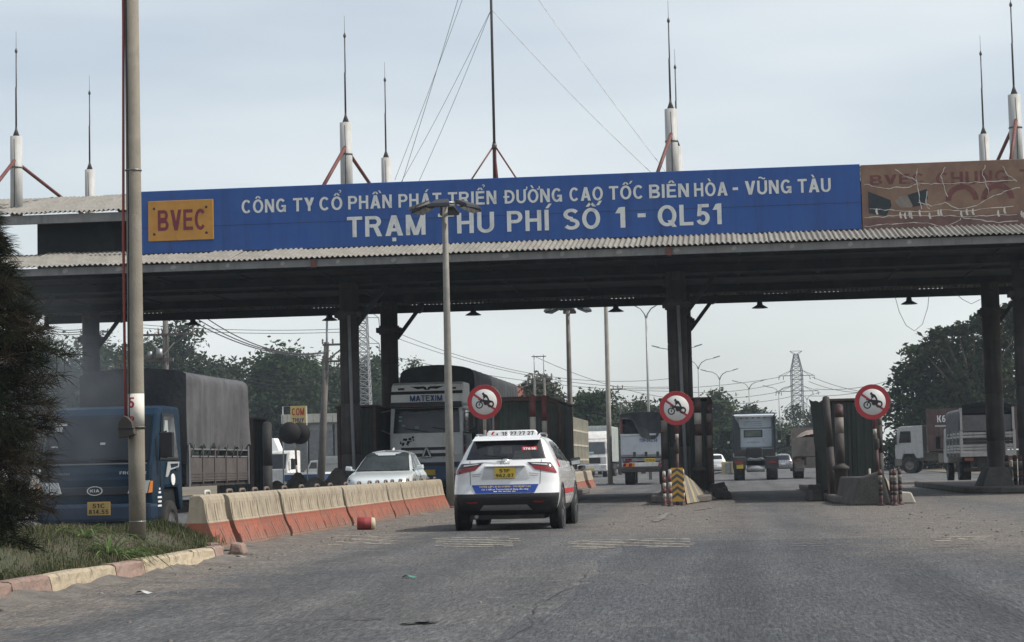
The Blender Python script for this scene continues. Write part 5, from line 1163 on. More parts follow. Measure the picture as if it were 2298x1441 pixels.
plate2(hat, 0, 3.86, .36, '', '', .42, .11, 1, mat('white_plate', (.7, .7, .68), .4))
wheels(hat, ((-.76,.72),(.76,.72),(-.76,3.05),(.76,3.05)), .305, .185)

# ------------------------------------------------------------ two far cars going away
def far_car(label, x, y, pm, sh, rz=0.0, win=(.56, .95, .48, 1.33)):
    c = thing('car', label, 'car', (x, y, 0), rz, 'cars driving away beyond the gantry')
    sh.body('body', [pm, black], c, lambda t, z: 1 if z < .33 else 0, 20, 48)
    a, z0, b_, z1 = win; sh.patch('rear_window', glass, c, 'R', [(-a,z0),(a,z0),(b_,z1),(-b_,z1)], .01, 8, 5)
    for s in (-1, 1):
        sh.patch('tail_light', redglass, c, 'R', [[(s*.78,.74),(s*.52,.78),(s*.52,.86),(s*.76,.88)]], .014, 5, 3)
        sh.patch('side_window', glass, c, 'S', [(.8,z0+.03),(2.5,z0+.02),(1.95,z1+.02),(1.0,z1)], .008, 6, 4, s)
    plate2(c, 0, sh.pt(0, .66).y-.01, .58, '', '', .36, .15, -1, MATS['white_plate'])
    wheels(c, ((-.75,.72),(.75,.72),(-.75,3.05),(.75,3.05)), .31, .19, spokes=0)
q = at(1604, 1045, 160); far_car('small white crossover going away just right of the middle booth', q.x, 160, white, TX, win=(.63, 1.16, .54, 1.47))
q = at(1758, 1045, 172); far_car('silver saloon going away right of the tractor truck', q.x, 172, mat('silver_paint', (.32, .33, .34), .3, metal=.6), HB, 0, (.62, .98, .5, 1.37))
# ------------------------------------------------------------ truck helpers (front at y = 0, body towards -y)
def cab_block(name, m, root, prof, hw, bevel=.06, taper=0.0):
    b = MB(); n = len(prof); b.prism(prof, -hw, hw)
    if taper:
        zt = max(p[1] for p in prof); b.v = [(x*(1-taper*max(0, (z-zt*.55)/(zt*.45))), y, z) for x, y, z in b.v]
    return b.build(name, m, root, bevel=bevel, seg=2)
def quad(name, m, root, pts, bevel=0, th=.012):
    """a thin plate standing proud of a face: four or more corners, thickened along the normal"""
    P = [Vector(p) for p in pts]; n = (P[1]-P[0]).cross(P[2]-P[0]).normalized()*th; k = len(P)
    b = MB(); b.add([tuple(p-n*.5) for p in P]+[tuple(p+n) for p in P], [tuple(reversed(range(k))), tuple(range(k, 2*k))]+[(i, (i+1) % k, k+(i+1) % k, k+i) for i in range(k)])
    return b.build(name, m, root, bevel=bevel)
def truck_mirror(root, s, x, y, z0, z1, arm=.25, m=black):
    return one('wing_mirror', m, root, lambda b: (b.box(x+s*arm-.10, x+s*arm+.10, y-.05, y+.05, z0, z1), b.tube([(x, y-.05, z1-.03), (x+s*arm, y, z1+.02)], .015, 5), b.tube([(x, y-.05, z0+.02), (x+s*arm, y, z0)], .015, 5)), bevel=.025)
def tarp_shell(root, m, hw, y0, y1, z0, z1, crown=.10, sag=.03, name='tarpaulin', seed=1, nbow=5, front=True):
    """a tarpaulin over hoops: sides, rounded shoulders, crowned roof, with folds running down from the roof"""
    rnd = random.Random(seed); ph = [rnd.uniform(0, 6.28) for _ in range(8)]; L = y1-y0; b = MB()
    prof = [(-1, 0), (-1, .12), (-1, .24), (-1, .36), (-1, .5), (-1, .62), (-1, .74), (-1, .84), (-.995, .91), (-.965, .96), (-.90, .99), (-.7, 1.0), (-.45, 1.0), (-.2, 1.0)]
    prof = prof+[(0, 1.0)]+[(-x, z) for x, z in reversed(prof)]; n = len(prof)-1; H = z1-z0
    def fn(u, v):
        i = min(int(round(u*n)), n); x, z = prof[i]; y = y0+L*v; hoop = abs(math.sin(v*math.pi*nbow))
        fold = math.sin(v*L*7+ph[0]+z*1.5)*.5+math.sin(v*L*13+ph[1]-z*2)*.35+math.sin(v*L*23+ph[2])*.2
        X = x*(hw+(.045*fold-.04*hoop)*(1 if abs(x) > .95 else .4)*(1.15-z)) ; Zz = z0+H*z+(crown*(1-x*x) if z > .9 else 0)-(sag*hoop*(1-abs(x)**4) if z > .9 else 0)
        if z == 0: Zz += .05*math.sin(v*L*9+ph[3])+.03*math.sin(v*L*21+ph[4])
        return (X, y+.01*fold*(1 if abs(x) > .95 else 0), Zz)
    b.grid(fn, n, max(20, int(L*16)))
    o = b.build(name, m, root)
    for yy_, nm in (((y1, 'front_cover'),) if front else ()):
        bb = MB(); pts = [fn(i/n, 1.0) for i in range(n+1)]
        bb.grid(lambda u, v: (fn(u, 1)[0]*(1), y1+.0+.02*math.sin(u*20)*math.sin(v*3), z0+(fn(u, 1)[2]-z0)*v), n, 6); bb.build(nm, m, root)
    return o
# ------------------------------------------------------------ blue light truck with tarpaulin, close on the left
kia = thing('light_truck', 'navy blue light truck with grey tarpaulin behind the numbered pole', 'truck', (-8.98, 27.45, 0), math.pi); kia.scale = (.93, 1, 1)
kp = [(0.0,.42),(.03,.62),(.03,1.0),(-.03,1.22),(-.40,1.93),(-.52,2.02),(-.7,2.06),(-1.5,2.06),(-1.58,1.98),(-1.60,.55),(-1.42,.52),(-1.30,.86),(-.62,.86),(-.50,.42)]
cab_block('cab', navy, kia, kp, .89, .05, .05)
sl = Vector((0, -.37, .71)).normalized()
def wsp(x, u, off=.016): p = Vector((x, -.045, 1.25)).lerp(Vector((x, -.385, 1.90)), u); return p+Vector((0, .71, .37)).normalized()*off
quad('windscreen', mat('dark_blue_glass', (.004, .007, .011), .08, var=.3, spec=.45), kia, [wsp(-.82, .0), wsp(.82, 0), wsp(.77, 1), wsp(-.77, 1)])
one('wiper', ink, kia, lambda b: (b.bar(wsp(-.5, .02, .035), wsp(.1, .06, .035), .02), b.bar(wsp(.1, .02, .035), wsp(.65, .06, .035), .02)))
for x0, u0, w_, h_ in ((.70,.80,.09,.07), (.60,.80,.09,.07), (.68,.66,.12,.12), (.70,.32,.10,.03), (-.06,.36,.08,.05)):
    quad('screen_sticker', mat('pale_sticker', (.22, .24, .24), .5), kia, [wsp(x0-w_/2, u0, .03), wsp(x0+w_/2, u0, .03), wsp(x0+w_/2, u0+h_, .03), wsp(x0-w_/2, u0+h_, .03)], th=.003)
one('dash_line', mat('worn_edge', (.16, .17, .18), .5), kia, lambda b: b.bar((-.8, .018, 1.225), (.8, .018, 1.225), .018))
boxpart('grille', mat('blue_black', (.008, .014, .024), .4), kia, -.55, .55, .03, .05, .78, .90, bevel=.01)
one('bumper', mat('dark_bumper', (.012, .03, .06), .5, var=.2, dirt=(.05, .055, .06)), kia, lambda b: b.box(-.90, .90, -.25, .10, .40, .66), bevel=.05, seg=2)
boxpart('lower_bumper', blackd, kia, -.86, .86, -.2, .06, .28, .405, bevel=.03)
for s in (-1, 1):
    h = quad('headlight', clearglass, kia, [(s*.52, .055, .80), (s*.82, .045, .80), (s*.86, .035, .98), (s*.58, .05, .97)], th=.02)
    quad('indicator', orange, kia, [(s*.83, .045, .80), (s*.89, .02, .81), (s*.895, .0, .97), (s*.865, .035, .97)], th=.02)
    quad('side_window', glass, kia, [(s*.893, -.42, 1.30), (s*.893, -1.28, 1.30), (s*.862, -1.16, 1.90), (s*.868, -.62, 1.90)][::-1 if s > 0 else 1], th=.008)
    quad('window_frame', black, kia, [(s*.889, -.36, 1.27), (s*.889, -1.34, 1.27), (s*.856, -1.2, 1.94), (s*.860, -.58, 1.94)][::-1 if s > 0 else 1], th=.006)
    quad('painted_reflection', mat('window_reflection_paint', (.30, .34, .33), .3), kia, [(s*.897, -.48, 1.34), (s*.897, -.86, 1.34), (s*.874, -.80, 1.84), (s*.876, -.66, 1.84)][::-1 if s > 0 else 1], th=.008)  # pale quad painted on as a reflection in the side window
    truck_mirror(kia, s, s*.90, -.26, 1.30, 1.66, .14)
    quad('door_seam', ink, kia, [(s*.899, -.36, .88), (s*.899, -.372, .88), (s*.897, -.372, 1.27), (s*.897, -.36, 1.27)][::-1 if s > 0 else 1], th=.004)
    one('door_handle', black, kia, lambda b: b.box(s*.89-.015, s*.89+.02, -1.30, -1.14, 1.12, 1.155))
quad('door_stripe', mat('silver_stripe', (.33, .34, .34), .4), kia, [(-.90, -.62, 1.02), (-.90, -.72, 1.02), (-.899, -.86, 1.12), (-.899, -1.30, 1.16), (-.898, -1.34, 1.24), (-.898, -.74, 1.24)], th=.006)
quad('stripe_inner', navy, kia, [(-.905, -.90, 1.15), (-.905, -1.24, 1.18), (-.904, -1.25, 1.215), (-.904, -.86, 1.21)], th=.006)
one('oval_sticker', whiteink, kia, lambda b: b.prism([(-.98+.10*math.cos(a), .98+.085*math.sin(a)) for a in np.linspace(0, 6.283, 16, endpoint=False)], -.912, -.90))
for z, ln in ((.72, .2), (.66, .16), (.60, .18), (.79, .12), (.84, .06)): one('door_print', whiteink, kia, lambda b: b.box(-.906, -.898, -.30-ln/2, -.30+ln/2, z, z+.028))
boxpart('name_badge', mat('dull_chrome', (.10, .11, .12), .4), kia, .40, .64, .035, .046, 1.075, 1.105)
text('FRONTIER', mat('bright_chrome', (.5, .51, .52), .4), kia, (-.60, .045, 1.07), .042, .42, .04, math.pi)
one('badge_ring', chrome, kia, lambda b: b.add([(x*1.9*r+.0, .056, .845+z*r) for x, z in ((math.cos(a), math.sin(a)) for a in np.linspace(0, 6.283, 28, endpoint=False)) for r in (.056, .066)], [(2*i, 2*i+1, (2*i+3) % 56, (2*i+2) % 56) for i in range(28)]))
text('KIA', chrome, kia, (0, .058, .825), .042, .15, .05, math.pi)
plate2(kia, -.08, .101, .50, '51C', '814.55', .36, .19, 1, mat('dull_yellow_plate', (.40, .27, .08), .55, var=.1))
wheels(kia, ((-.80,-.95),(.80,-.95)), .34, .2, steel, .6, 0)
wheels(kia, ((-.72,-4.1),(.72,-4.1)), .34, .34, steel, .6, 0)
one('wheel_arch', black, kia, lambda b: b.box(-.82, .82, -1.45, -.5, .45, .85))
m_sideb = mat('dark_floor_frame', (.035, .032, .032), .8, var=.3)
boxpart('chassis', blackd, kia, -.45, .45, -5.2, -.3, .45, .62)
boxpart('load_floor', m_sideb, kia, -.86, .86, -5.6, -1.85, .86, .93)
m_side = mat('brown_side_board', (.075, .065, .062), .65, var=.25, scale=4, dirt=(.12, .10, .09), dlo=.5, dhi=.8)
for s in (-1, 1):
    x = s*.875
    for z0, z1 in ((.93, 1.30),): boxpart('side_board', m_side, kia, x-.02, x+.02, -5.6, -1.85, z0, z1)
    for z in (.96, 1.005, 1.05, 1.31, 1.42): boxpart('side_rail', steel if z > 1.2 else m_side, kia, x-.028, x+.028, -5.6, -1.85, z, z+.022)
    for y in np.arange(-5.55, -1.7, .72): boxpart('stake', m_side, kia, x-.034, x+.034, y-.025, y+.025, .90, 1.45)
    for y in (-1.87, -5.58): boxpart('corner_post', steel, kia, x-.04, x+.04, y-.03, y+.03, .86, 1.5)
    for i in range(7): one('tie_rope', ink, kia, lambda b: b.tube([(x+s*.03, -2.2-.5*i, 1.50), (x+s*.045, -2.05-.5*i, 1.40), (x+s*.04, -1.95-.5*i, 1.31)], .008, 4))
tarp_shell(kia, tarp_gr, .90, -5.63, -1.80, 1.46, 2.60, .07, .05, seed=4, nbow=5, front=False)
one('front_cover', tarp_dk, kia, lambda b: b.grid(lambda u, v: (-.89+1.78*u, -1.79+.02*math.sin(9*u)+.0*v, 1.2+(1.40+.065*(1-(2*u-1)**2)-.06*max(0, abs(2*u-1)-.9)*10*.5)*v), 24, 8))  # darker tarpaulin colour stands in for shade on the unlit front
boxpart('head_board', tarp_dk, kia, -.88, .88, -1.84, -1.80, .9, 1.3)

# ------------------------------------------------------------ big white truck with dark tarpaulin (faces us)
m_cw = mat('truck_white', (.76, .77, .76), .45, var=.08, dirt=(.55, .53, .50), dlo=.5, dhi=.85, streak=(.36, .34, .31), slo=.6, shi=.9)
m_cblue = mat('truck_blue', (.015, .06, .16), .45, var=.2, dirt=(.05, .07, .10))
big = thing('heavy_truck', 'white heavy truck with dark blue front lettering and dark tarpaulin facing us', 'truck', (-9.42, 61.3, 0), math.pi)
hw = 1.16
cab_block('cab', m_cw, big, [(0,1.32),(.04,1.45),(.03,2.0),(-.02,2.12),(-.20,2.95),(-.34,3.0),(-2.1,3.0),(-2.1,1.0),(-.1,1.0)], hw, .06)
cab_block('roof_fairing', m_cw, big, [(-.10,3.06),(-.16,3.30),(-.34,3.66),(-.6,3.74),(-1.9,3.74),(-1.9,3.003),(-.25,3.003)], hw-.02, .07)
def bz(x, z, off=.02):          # windscreen plane
    u = (z-2.12)/.83; return Vector((x, -.02-.18*u+off, z))
quad('windscreen', mat('big_screen', (.03, .036, .04), .12, var=.4, scale=.8), big, [bz(1.05, 2.14), bz(-1.05, 2.14), bz(-1.02, 2.74), bz(1.02, 2.74)][::-1])
quad('screen_top', glass, big, [bz(1.02, 2.745), bz(-1.02, 2.745), bz(-1.0, 2.90), bz(1.0, 2.90)][::-1])
boxpart('sun_visor', black, big, -1.12, 1.12, -.22, .06, 2.93, 3.10, bevel=.02)
one('visor_emblem', mat('dull_red', (.10, .02, .025), .5), big, lambda b: (b.box(-.7, -.2, .058, .066, 2.955, 2.985), b.box(.25, .75, .058, .066, 2.955, 2.985)))
for s in (-1, 1): quad('pillar_trim', m_cw, big, [bz(s*1.155, 2.1, .025), bz(s*1.08, 2.1, .025), bz(s*1.06, 2.92, .025), bz(s*1.12, 2.92, .025)][::-s])
def ff(z): return -.10-.06*(z-3.06)/.24 if z < 3.3 else -.16-.18*(z-3.3)/.36
quad('fairing_stripe', ink, big, [(1.13, ff(3.36)+.015, 3.36), (-1.13, ff(3.36)+.015, 3.36), (-1.13, ff(3.45)+.015, 3.45), (1.13, ff(3.45)+.015, 3.45)][::-1])
me = text('MATEXIM', blueink, big, (.0, -.075, 3.135), .185, 1.02, .05, math.pi, rad(14))
wing = [(0,-.06),(.07,-.04),(.12,.0),(.3,-.02),(.52,.06),(.3,.055),(.12,.06),(.04,.04)]
for s in (-1, 1): quad('wing_emblem', ink, big, [(s*x, ff(3.54+z)+.02, 3.54+z) for x, z in wing][::s], th=.008)
for s in (-1, 1):
    quad('marker_lamp', mat('marker_dark', (.08, .05, .03), .4), big, [(s*.92, ff(3.50)+.02, 3.50), (s*.72, ff(3.50)+.02, 3.50), (s*.72, ff(3.56)+.02, 3.56), (s*.92, ff(3.56)+.02, 3.56)][::-s])
    truck_mirror(big, s, s*hw, -.1, 2.1, 2.75, .26)
    one('mirror_arm', mat('dull_arm', (.2, .19, .18), .5), big, lambda b: (b.tube([(s*1.13, -.05, 2.86), (s*1.5, .03, 2.80), (s*1.52, .05, 2.3), (s*1.15, -.02, 2.12)], .018, 5)))
    one('step_well', black, big, lambda b: b.box(s*1.02-.15, s*1.02+.15, -1.3, -.06, .55, 1.32))
    quad('side_window', glass, big, [(s*1.168, -.32, 2.15), (s*1.168, -1.25, 2.12), (s*1.168, -1.2, 2.85), (s*1.168, -.42, 2.85)][::-1 if s > 0 else 1])
for i in range(16): one('dirt_splash', ink, big, lambda b: b.lathe([(0, 0), (random.uniform(.012, .05), .004), (0, .006)], c=(.62+random.gauss(0, .16), .045, 1.88+random.gauss(0, .09)), axis='y', n=7))
boxpart('upper_grille', black, big, -.80, .80, .035, .06, 1.60, 1.69, bevel=.01)
boxpart('lower_grille', black, big, -.86, .86, .035, .06, 1.40, 1.50, bevel=.01)
one('badge', mat('star_badge', (.35, .36, .36), .35, metal=.6), big, lambda b: b.prism([(-.17,1.36),(.17,1.36),(.10,1.58),(0,1.72),(-.10,1.58)], .06, .09, 'xz'), bevel=.02)
one('badge_star', ink, big, lambda b: b.prism([(-.10,1.39),(0,1.43),(.10,1.39),(.05,1.52),(0,1.64),(-.05,1.52)], .091, .097, 'xz'))
for (z, t, w_) in ((2.62,'',.10),(2.50,'',.09),(2.35,'',.11),(2.28,'',.13)): quad('screen_sticker', mat('cyan_sticker', (.22, .36, .37), .5), big, [bz(.88-.5*(z==2.28)-.1*(z==2.35), z, .035), bz(.88-w_-.5*(z==2.28)-.1*(z==2.35), z, .035), bz(.88-w_-.5*(z==2.28)-.1*(z==2.35), z+.06, .035), bz(.88-.5*(z==2.28)-.1*(z==2.35), z+.06, .035)][::-1], th=.003)
one('wiper', ink, big, lambda b: (b.bar(bz(-.1, 2.16, .05), bz(.72, 2.30, .05), .025), b.bar(bz(-.9, 2.16, .05), bz(-.2, 2.32, .05), .025)))
one('bumper', m_cblue, big, lambda b: b.box(-1.17, 1.17, -.4, .10, .62, 1.22), bevel=.06, seg=2)
boxpart('bumper_slot', black, big, -.95, .95, .095, .108, 1.10, 1.20); boxpart('lower_bumper', blackd, big, -1.12, 1.12, -.3, .06, .42, .62, bevel=.03)
plate2(big, -.02, .11, .82, '', '', .50, .17, 1)
for s in (-1, 1): quad('headlight', clearglass, big, [(s*1.05, .11, .86), (s*.70, .115, .86), (s*.70, .115, 1.04), (s*1.05, .11, 1.04)][::-s])
quad('corner_decal', redink, big, [(-1.168, -.1, 1.40), (-1.168, -.45, 1.40), (-1.168, -.30, 1.75), (-1.168, -.05, 1.62)]); quad('corner_decal', m_cblue, big, [(-1.168, -.1, 1.76), (-1.168, -.5, 1.76), (-1.168, -.5, 2.05), (-1.168, -.08, 2.05)])
boxpart('chassis', blackd, big, -.5, .5, -15.5, -.4, .7, .95); boxpart('load_floor', blackd, big, -1.17, 1.17, -15.6, -2.5, 1.12, 1.28)
for s in (-1, 1):
    boxpart('side_board', m_cblue, big, s*1.17-.03, s*1.17+.03, -15.6, -2.5, 1.28, 1.95)
    for y in np.arange(-15.4, -2.4, 1.1): boxpart('stake', blackd, big, s*1.17-.045, s*1.17+.045, y-.04, y+.04, 1.2, 2.1)
wheels(big, ((-.98,-1.3),(.98,-1.3)), .5, .3, steel, .58, 0); wheels(big, [(s*.9, y) for y in (-9.5, -11, -13.2) for s in (-1, 1)], .5, .5, steel, .58, 0)
tarp_shell(big, tarp_dk, 1.22, -15.7, -2.45, 1.9, 4.22, .16, .05, seed=9, nbow=9)

# ------------------------------------------------------------ rear of a flatbed truck right of the taxi (going away)
m_bw = mat('bluish_white_gate', (.50, .53, .56), .5, var=.08, dirt=(.36, .36, .36), dlo=.55, dhi=.85)
q0, q1 = at(1393, 1000, 94.6).x, at(1506, 1000, 94.6).x
ft = thing('covered_truck', 'rear of white tailgate truck with a dark tarpaulin hanging over red stakes', 'truck', ((q0+q1)/2, 94.6, 0), 0)
hw = (q1-q0)/2
boxpart('tailgate', m_bw, ft, -hw+.03, hw-.03, 0, .06, 1.42, 2.34, bevel=.015); boxpart('side_gate', m_bw, ft, -hw, -hw+.05, 0, 6.2, 1.35, 2.36); boxpart('side_gate', m_bw, ft, hw-.05, hw, 0, 6.2, 1.35, 2.36)
boxpart('gate_rail', m_bw, ft, -hw, hw, -.03, .08, 2.34, 2.42); boxpart('gate_sill', steel, ft, -hw, hw, -.02, .1, 1.32, 1.42)
for x in (-.55, 0, .55): one('hinge', blackd, ft, lambda b: b.box(x-.06, x+.06, -.04, .0, 1.34, 1.56))
boxpart('load_floor', blackd, ft, -hw, hw, 0.1, 6.2, 1.28, 1.40)
for x in (-hw+.05, hw-.05):
    for y in (0.05, 1.6, 3.2, 4.8): boxpart('stake', m_pr, ft, x-.05, x+.05, y-.05, y+.05, 2.36, 3.2)
    for z in (2.52, 2.72, 2.92, 3.12): boxpart('stake_rail', m_pr, ft, x-.03, x+.03, 0.05, 4.85, z, z+.07)
one('tarpaulin', tarp_dk, ft, lambda b: b.grid(lambda u, v: ((-hw+.0+2*hw*u), -.07-.03*math.sin(u*17)*v+.05*math.sin(v*3), 3.35+.10*math.sin(math.pi*u)-(.22+.92*math.exp(-((u-.56)/.26)**4)+.25*u)*v), 34, 12))
tarp_shell(ft, tarp_dk, hw+.02, .0, 6.3, 2.9, 3.30, .16, .06, seed=12, nbow=4)
boxpart('dark_infill', tarp_dk, ft, -hw+.14, hw-.14, .35, 6.0, 1.42, 3.22, bevel=.1)  # dark box added so no light shows through behind the tarpaulin
text('72H-042.58', blueink, ft, (.12, -.004, 2.02), .16, .86, .05)
boxpart('light_bar', white_d, ft, -hw+.05, hw-.05, -.12, -.02, .86, 1.05, bevel=.01); boxpart('bumper_bar', blackd, ft, -hw, hw, -.14, .0, .60, .84, bevel=.02)
for x, w_ in ((-.84, .3), (.84, .3)):
    l = boxpart('tail_light', redglass, ft, x-w_/2, x+w_/2, -.135, -.12, 1.10, 1.24); 
    for k in range(4): quad('hazard_stripe', orange if k % 2 else redglass, ft, [(x-.28+k*.14, -.126, .87), (x-.14+k*.14, -.126, .87), (x-.10+k*.14, -.126, 1.04), (x-.24+k*.14, -.126, 1.04)], th=.006)
boxpart('under_bar', steel, ft, -hw+.1, hw-.1, -.05, .1, 1.12, 1.26); plate2(ft, .18, -.06, 1.08, '72H 042.58', '', .5, .16)
boxpart('chassis', blackd, ft, -.45, .45, .1, 7.5, .7, 1.28); wheels(ft, [(s*.82, y) for y in (1.1,) for s in (-1, 1)], .46, .5, steel, .58, 0); wheels(ft, ((-.9, 6.9), (.9, 6.9)), .46, .28, steel, .58, 0)
cab_block('cab', m_bw, ft, [(6.4,1.0),(8.1,1.0),(8.2,1.7),(7.9,2.7),(6.4,2.7)], hw*.92, .06)

# ------------------------------------------------------------ tractor unit without trailer (going away)
m_tw = mat('pale_blue_cab', (.50, .55, .60), .4, var=.06, dirt=(.3, .33, .36)); m_teal = mat('dark_teal_fairing', (.010, .024, .034), .35, var=.2, coat=.3)
tr = thing('tractor_truck', 'pale tractor unit without trailer seen from behind with a tall dark fairing', 'truck', (at(1697, 1078, 104).x, 104.0, 0), 0)
cab_block('cab', m_tw, tr, [(3.3,1.02),(5.3,1.02),(5.4,1.9),(5.2,2.9),(4.9,3.05),(3.3,3.05)], 1.1, .08)
cab_block('roof_fairing', m_tw, tr, [(3.25,3.05),(5.0,3.05),(4.6,3.42),(3.6,3.52),(3.25,3.45)], 1.05, .08)
boxpart('rear_panel', m_tw, tr, -.82, .98, 3.20, 3.30, 1.72, 2.72, bevel=.06, seg=2)
boxpart('upper_panel', m_tw, tr, -.84, .96, 3.16, 3.24, 2.76, 3.36, bevel=.05, seg=2)
for z in (2.86, 2.96, 3.07): boxpart('louvre', mat('louvre_grey', (.22, .26, .30), .5), tr, -.55, .42, 3.14, 3.162, z, z+.035)
for i in range(5): boxpart('marker_light', redglass, tr, -.66+.31*i-.06, -.66+.31*i+.06, 3.13, 3.17, 3.27, 3.315)
one('window_frame', black, tr, lambda b: b.box(-.55, .45, 3.185, 3.215, 2.26, 2.66), bevel=.04, seg=2)
quad('rear_window', mat('green_glass', (.10, .13, .11), .1, var=.3), tr, [(-.49, 3.18, 2.31), (.39, 3.18, 2.31), (.39, 3.18, 2.61), (-.49, 3.18, 2.61)])
boxpart('badge_strip', MATS['louvre_grey'], tr, -.4, .3, 3.192, 3.2, 1.98, 2.02)
for s in (-1, 1):
    one('side_fairing', m_teal, tr, lambda b: b.hexa([(s*1.06,2.7,1.45),(s*1.17,2.7,1.45),(s*1.17,3.9,1.45),(s*1.0,3.9,1.45),(s*(1.0 if s < 0 else 1.04),2.62,3.40),(s*1.13,2.60,3.52),(s*1.13,3.9,3.5),(s*1.0,3.9,3.4)]), bevel=.02)
    if s < 0: one('inner_fairing', m_teal, tr, lambda b: b.prism([(-1.12,1.5),(-.74,1.5),(-.72,2.7),(-.80,3.0),(-1.0,3.3),(-1.12,3.4)], 3.05, 3.15, 'xz'))
    truck_mirror(tr, s, s*1.15, 4.9, 2.05, 2.62, .22); one('mirror_glass', chrome, tr, lambda b: b.box(s*1.37-.07, s*1.37+.07, 4.835, 4.85, 1.98, 2.1))
    one('mudguard', blackd, tr, lambda b: b.box(s*.85-.34, s*.85+.34, -.2, 2.5, 1.10, 1.24), bevel=.05); one('mud_flap', blackd, tr, lambda b: b.box(s*.85-.33, s*.85+.33, -.24, -.2, .62, 1.20))
    one('tail_light', redglass, tr, lambda b: b.box(s*.87-.2, s*.87+.2, -.30, -.245, .86, .98))
    one('step_light', white, tr, lambda b: b.box(s*1.13-.03, s*1.13+.03, 3.0, 3.1, 1.25, 1.45))
boxpart('fairing_top', m_teal, tr, -1.13, 1.13, 2.62, 3.2, 3.50, 3.56, bevel=.02)
boxpart('chassis', blackd, tr, -.42, .42, -.1, 5.0, .72, 1.0); boxpart('engine_block', black, tr, -.45, .42, 2.6, 3.2, 1.02, 1.72, bevel=.06)
boxpart('shelf', blackd, tr, -1.1, 1.1, 2.7, 3.2, 1.25, 1.62)
one('fifth_wheel', steel, tr, lambda b: b.prism([(-.45,1.02),(.45,1.02),(.45,1.12),(.28,1.18),(.08,1.13),(-.08,1.13),(-.28,1.18),(-.45,1.12)], .6, 1.5, 'xz'), bevel=.02)
one('air_tank', mat('aluminium_tank', (.42, .43, .43), .35, metal=.8, var=.1), tr, lambda b: b.tube([(-.46,-.05,.60), (.46,-.05,.60)], .17, 18)); one('cross_member', blackd, tr, lambda b: b.box(-.5, .5, -.1, .1, .78, 1.0))
plate2(tr, -.82, -.245, .62, '', '', .34, .2)
wheels(tr, [(s*.85, y) for y in (.55, 1.85) for s in (-1, 1)], .5, .56, steel, .55, 0); wheels(tr, ((-.98, 4.4), (.98, 4.4)), .5, .3, steel, .55, 0)

# ------------------------------------------------------------ dusty tipper right of the tractor (going away)
m_du = mat('dusty_tipper', (.17, .145, .125), .8, var=.25, scale=2, dirt=(.10, .09, .08), dlo=.45, dhi=.75); m_du2 = mat('dusty_load', (.24, .20, .165), .95, var=.3, scale=3, bump=.6)
tp = thing('tipper_truck', 'dust covered brown tipper truck half hidden behind the bent green booth', 'truck', (at(1826, 1075, 107).x+.05, 107, 0), 0)
boxpart('body', m_du, tp, -1.0, 1.0, 0, 4.4, 1.15, 2.1, bevel=.03)
one('headboard', m_du, tp, lambda b: b.prism([(-1.0,2.05),(1.0,2.05),(1.0,2.72),(.9,2.78),(-.9,2.78),(-1.0,2.72)], 4.2, 4.4, 'xz'))
one('load', m_du2, tp, lambda b: b.grid(lambda u, v: (-.96+1.92*u, .05+4.2*v, 2.05+.55*(math.sin(math.pi*u)**.7)*(math.sin(math.pi*(.12+.8*v))**.6)+random.uniform(-.02, .02)), 16, 20))
one('tailgate', m_du, tp, lambda b: b.prism([(-1.0,1.2),(1.0,1.2),(1.02,2.2),(-1.02,2.2)], -.06, 0, 'xz'))
for x in (-.96, -.32, .32, .96): boxpart('rib', m_du, tp, x-.05, x+.05, -.10, -.06, 1.2, 2.15)
for s in (-1, 1):
    one('tail_light', mat('dusty_red', (.14, .06, .05), .6), tp, lambda b: b.box(s*.8-.14, s*.8+.14, -.10, -.06, .95, 1.07)); truck_mirror(tp, s, s*1.0, 5.1, 1.75, 2.4, .2); boxpart('mud_flap', m_du, tp, s*.78-.26, s*.78+.26, .05, .08, .4, 1.0)
cab_block('cab', m_du, tp, [(4.5,.9),(6.1,.9),(6.1,2.0),(5.9,2.6),(4.5,2.6)], .98, .06); boxpart('chassis', m_du, tp, -.4, .4, 0, 5.5, .6, 1.15); boxpart('bumper_bar', m_du, tp, -.95, .95, -.05, .05, .55, .7)
wheels(tp, [(s*.78, 1.1) for s in (-1, 1)], .45, .5, m_du, .55, 0); wheels(tp, ((-.85, 5.2), (.85, 5.2)), .45, .25, m_du, .55, 0)

# ------------------------------------------------------------ white stake truck with tarpaulin on the right (going away)
xr = at(2157, 1000, 76.6).x
rt = thing('stake_truck', 'white slatted truck with worn tarpaulin leaving on the right behind the gantry column', 'truck', (xr+1.0, 76.6, 0), 0)
m_rw = mat('worn_white_slats', (.42, .42, .41), .6, var=.12, dirt=(.22, .20, .18), dlo=.5, dhi=.75, dscale=3, streak=(.2, .18, .16), slo=.55, shi=.85)
for i in range(7): z = 1.14+.115*i; boxpart('tail_slat', m_rw if i not in (3, 4) else blackd, rt, -1.0, 1.0, 0, .04, z, z+.085)
for x in (-.98, .98, 0.0): boxpart('gate_post', m_rw, rt, x-.05, x+.05, -.02, .05, 1.1, 1.98)
boxpart('tail_sill', m_rw, rt, -1.02, 1.02, -.03, .08, 1.0, 1.14); boxpart('load_floor', blackd, rt, -1.0, 1.0, .08, 4.9, .98, 1.1)
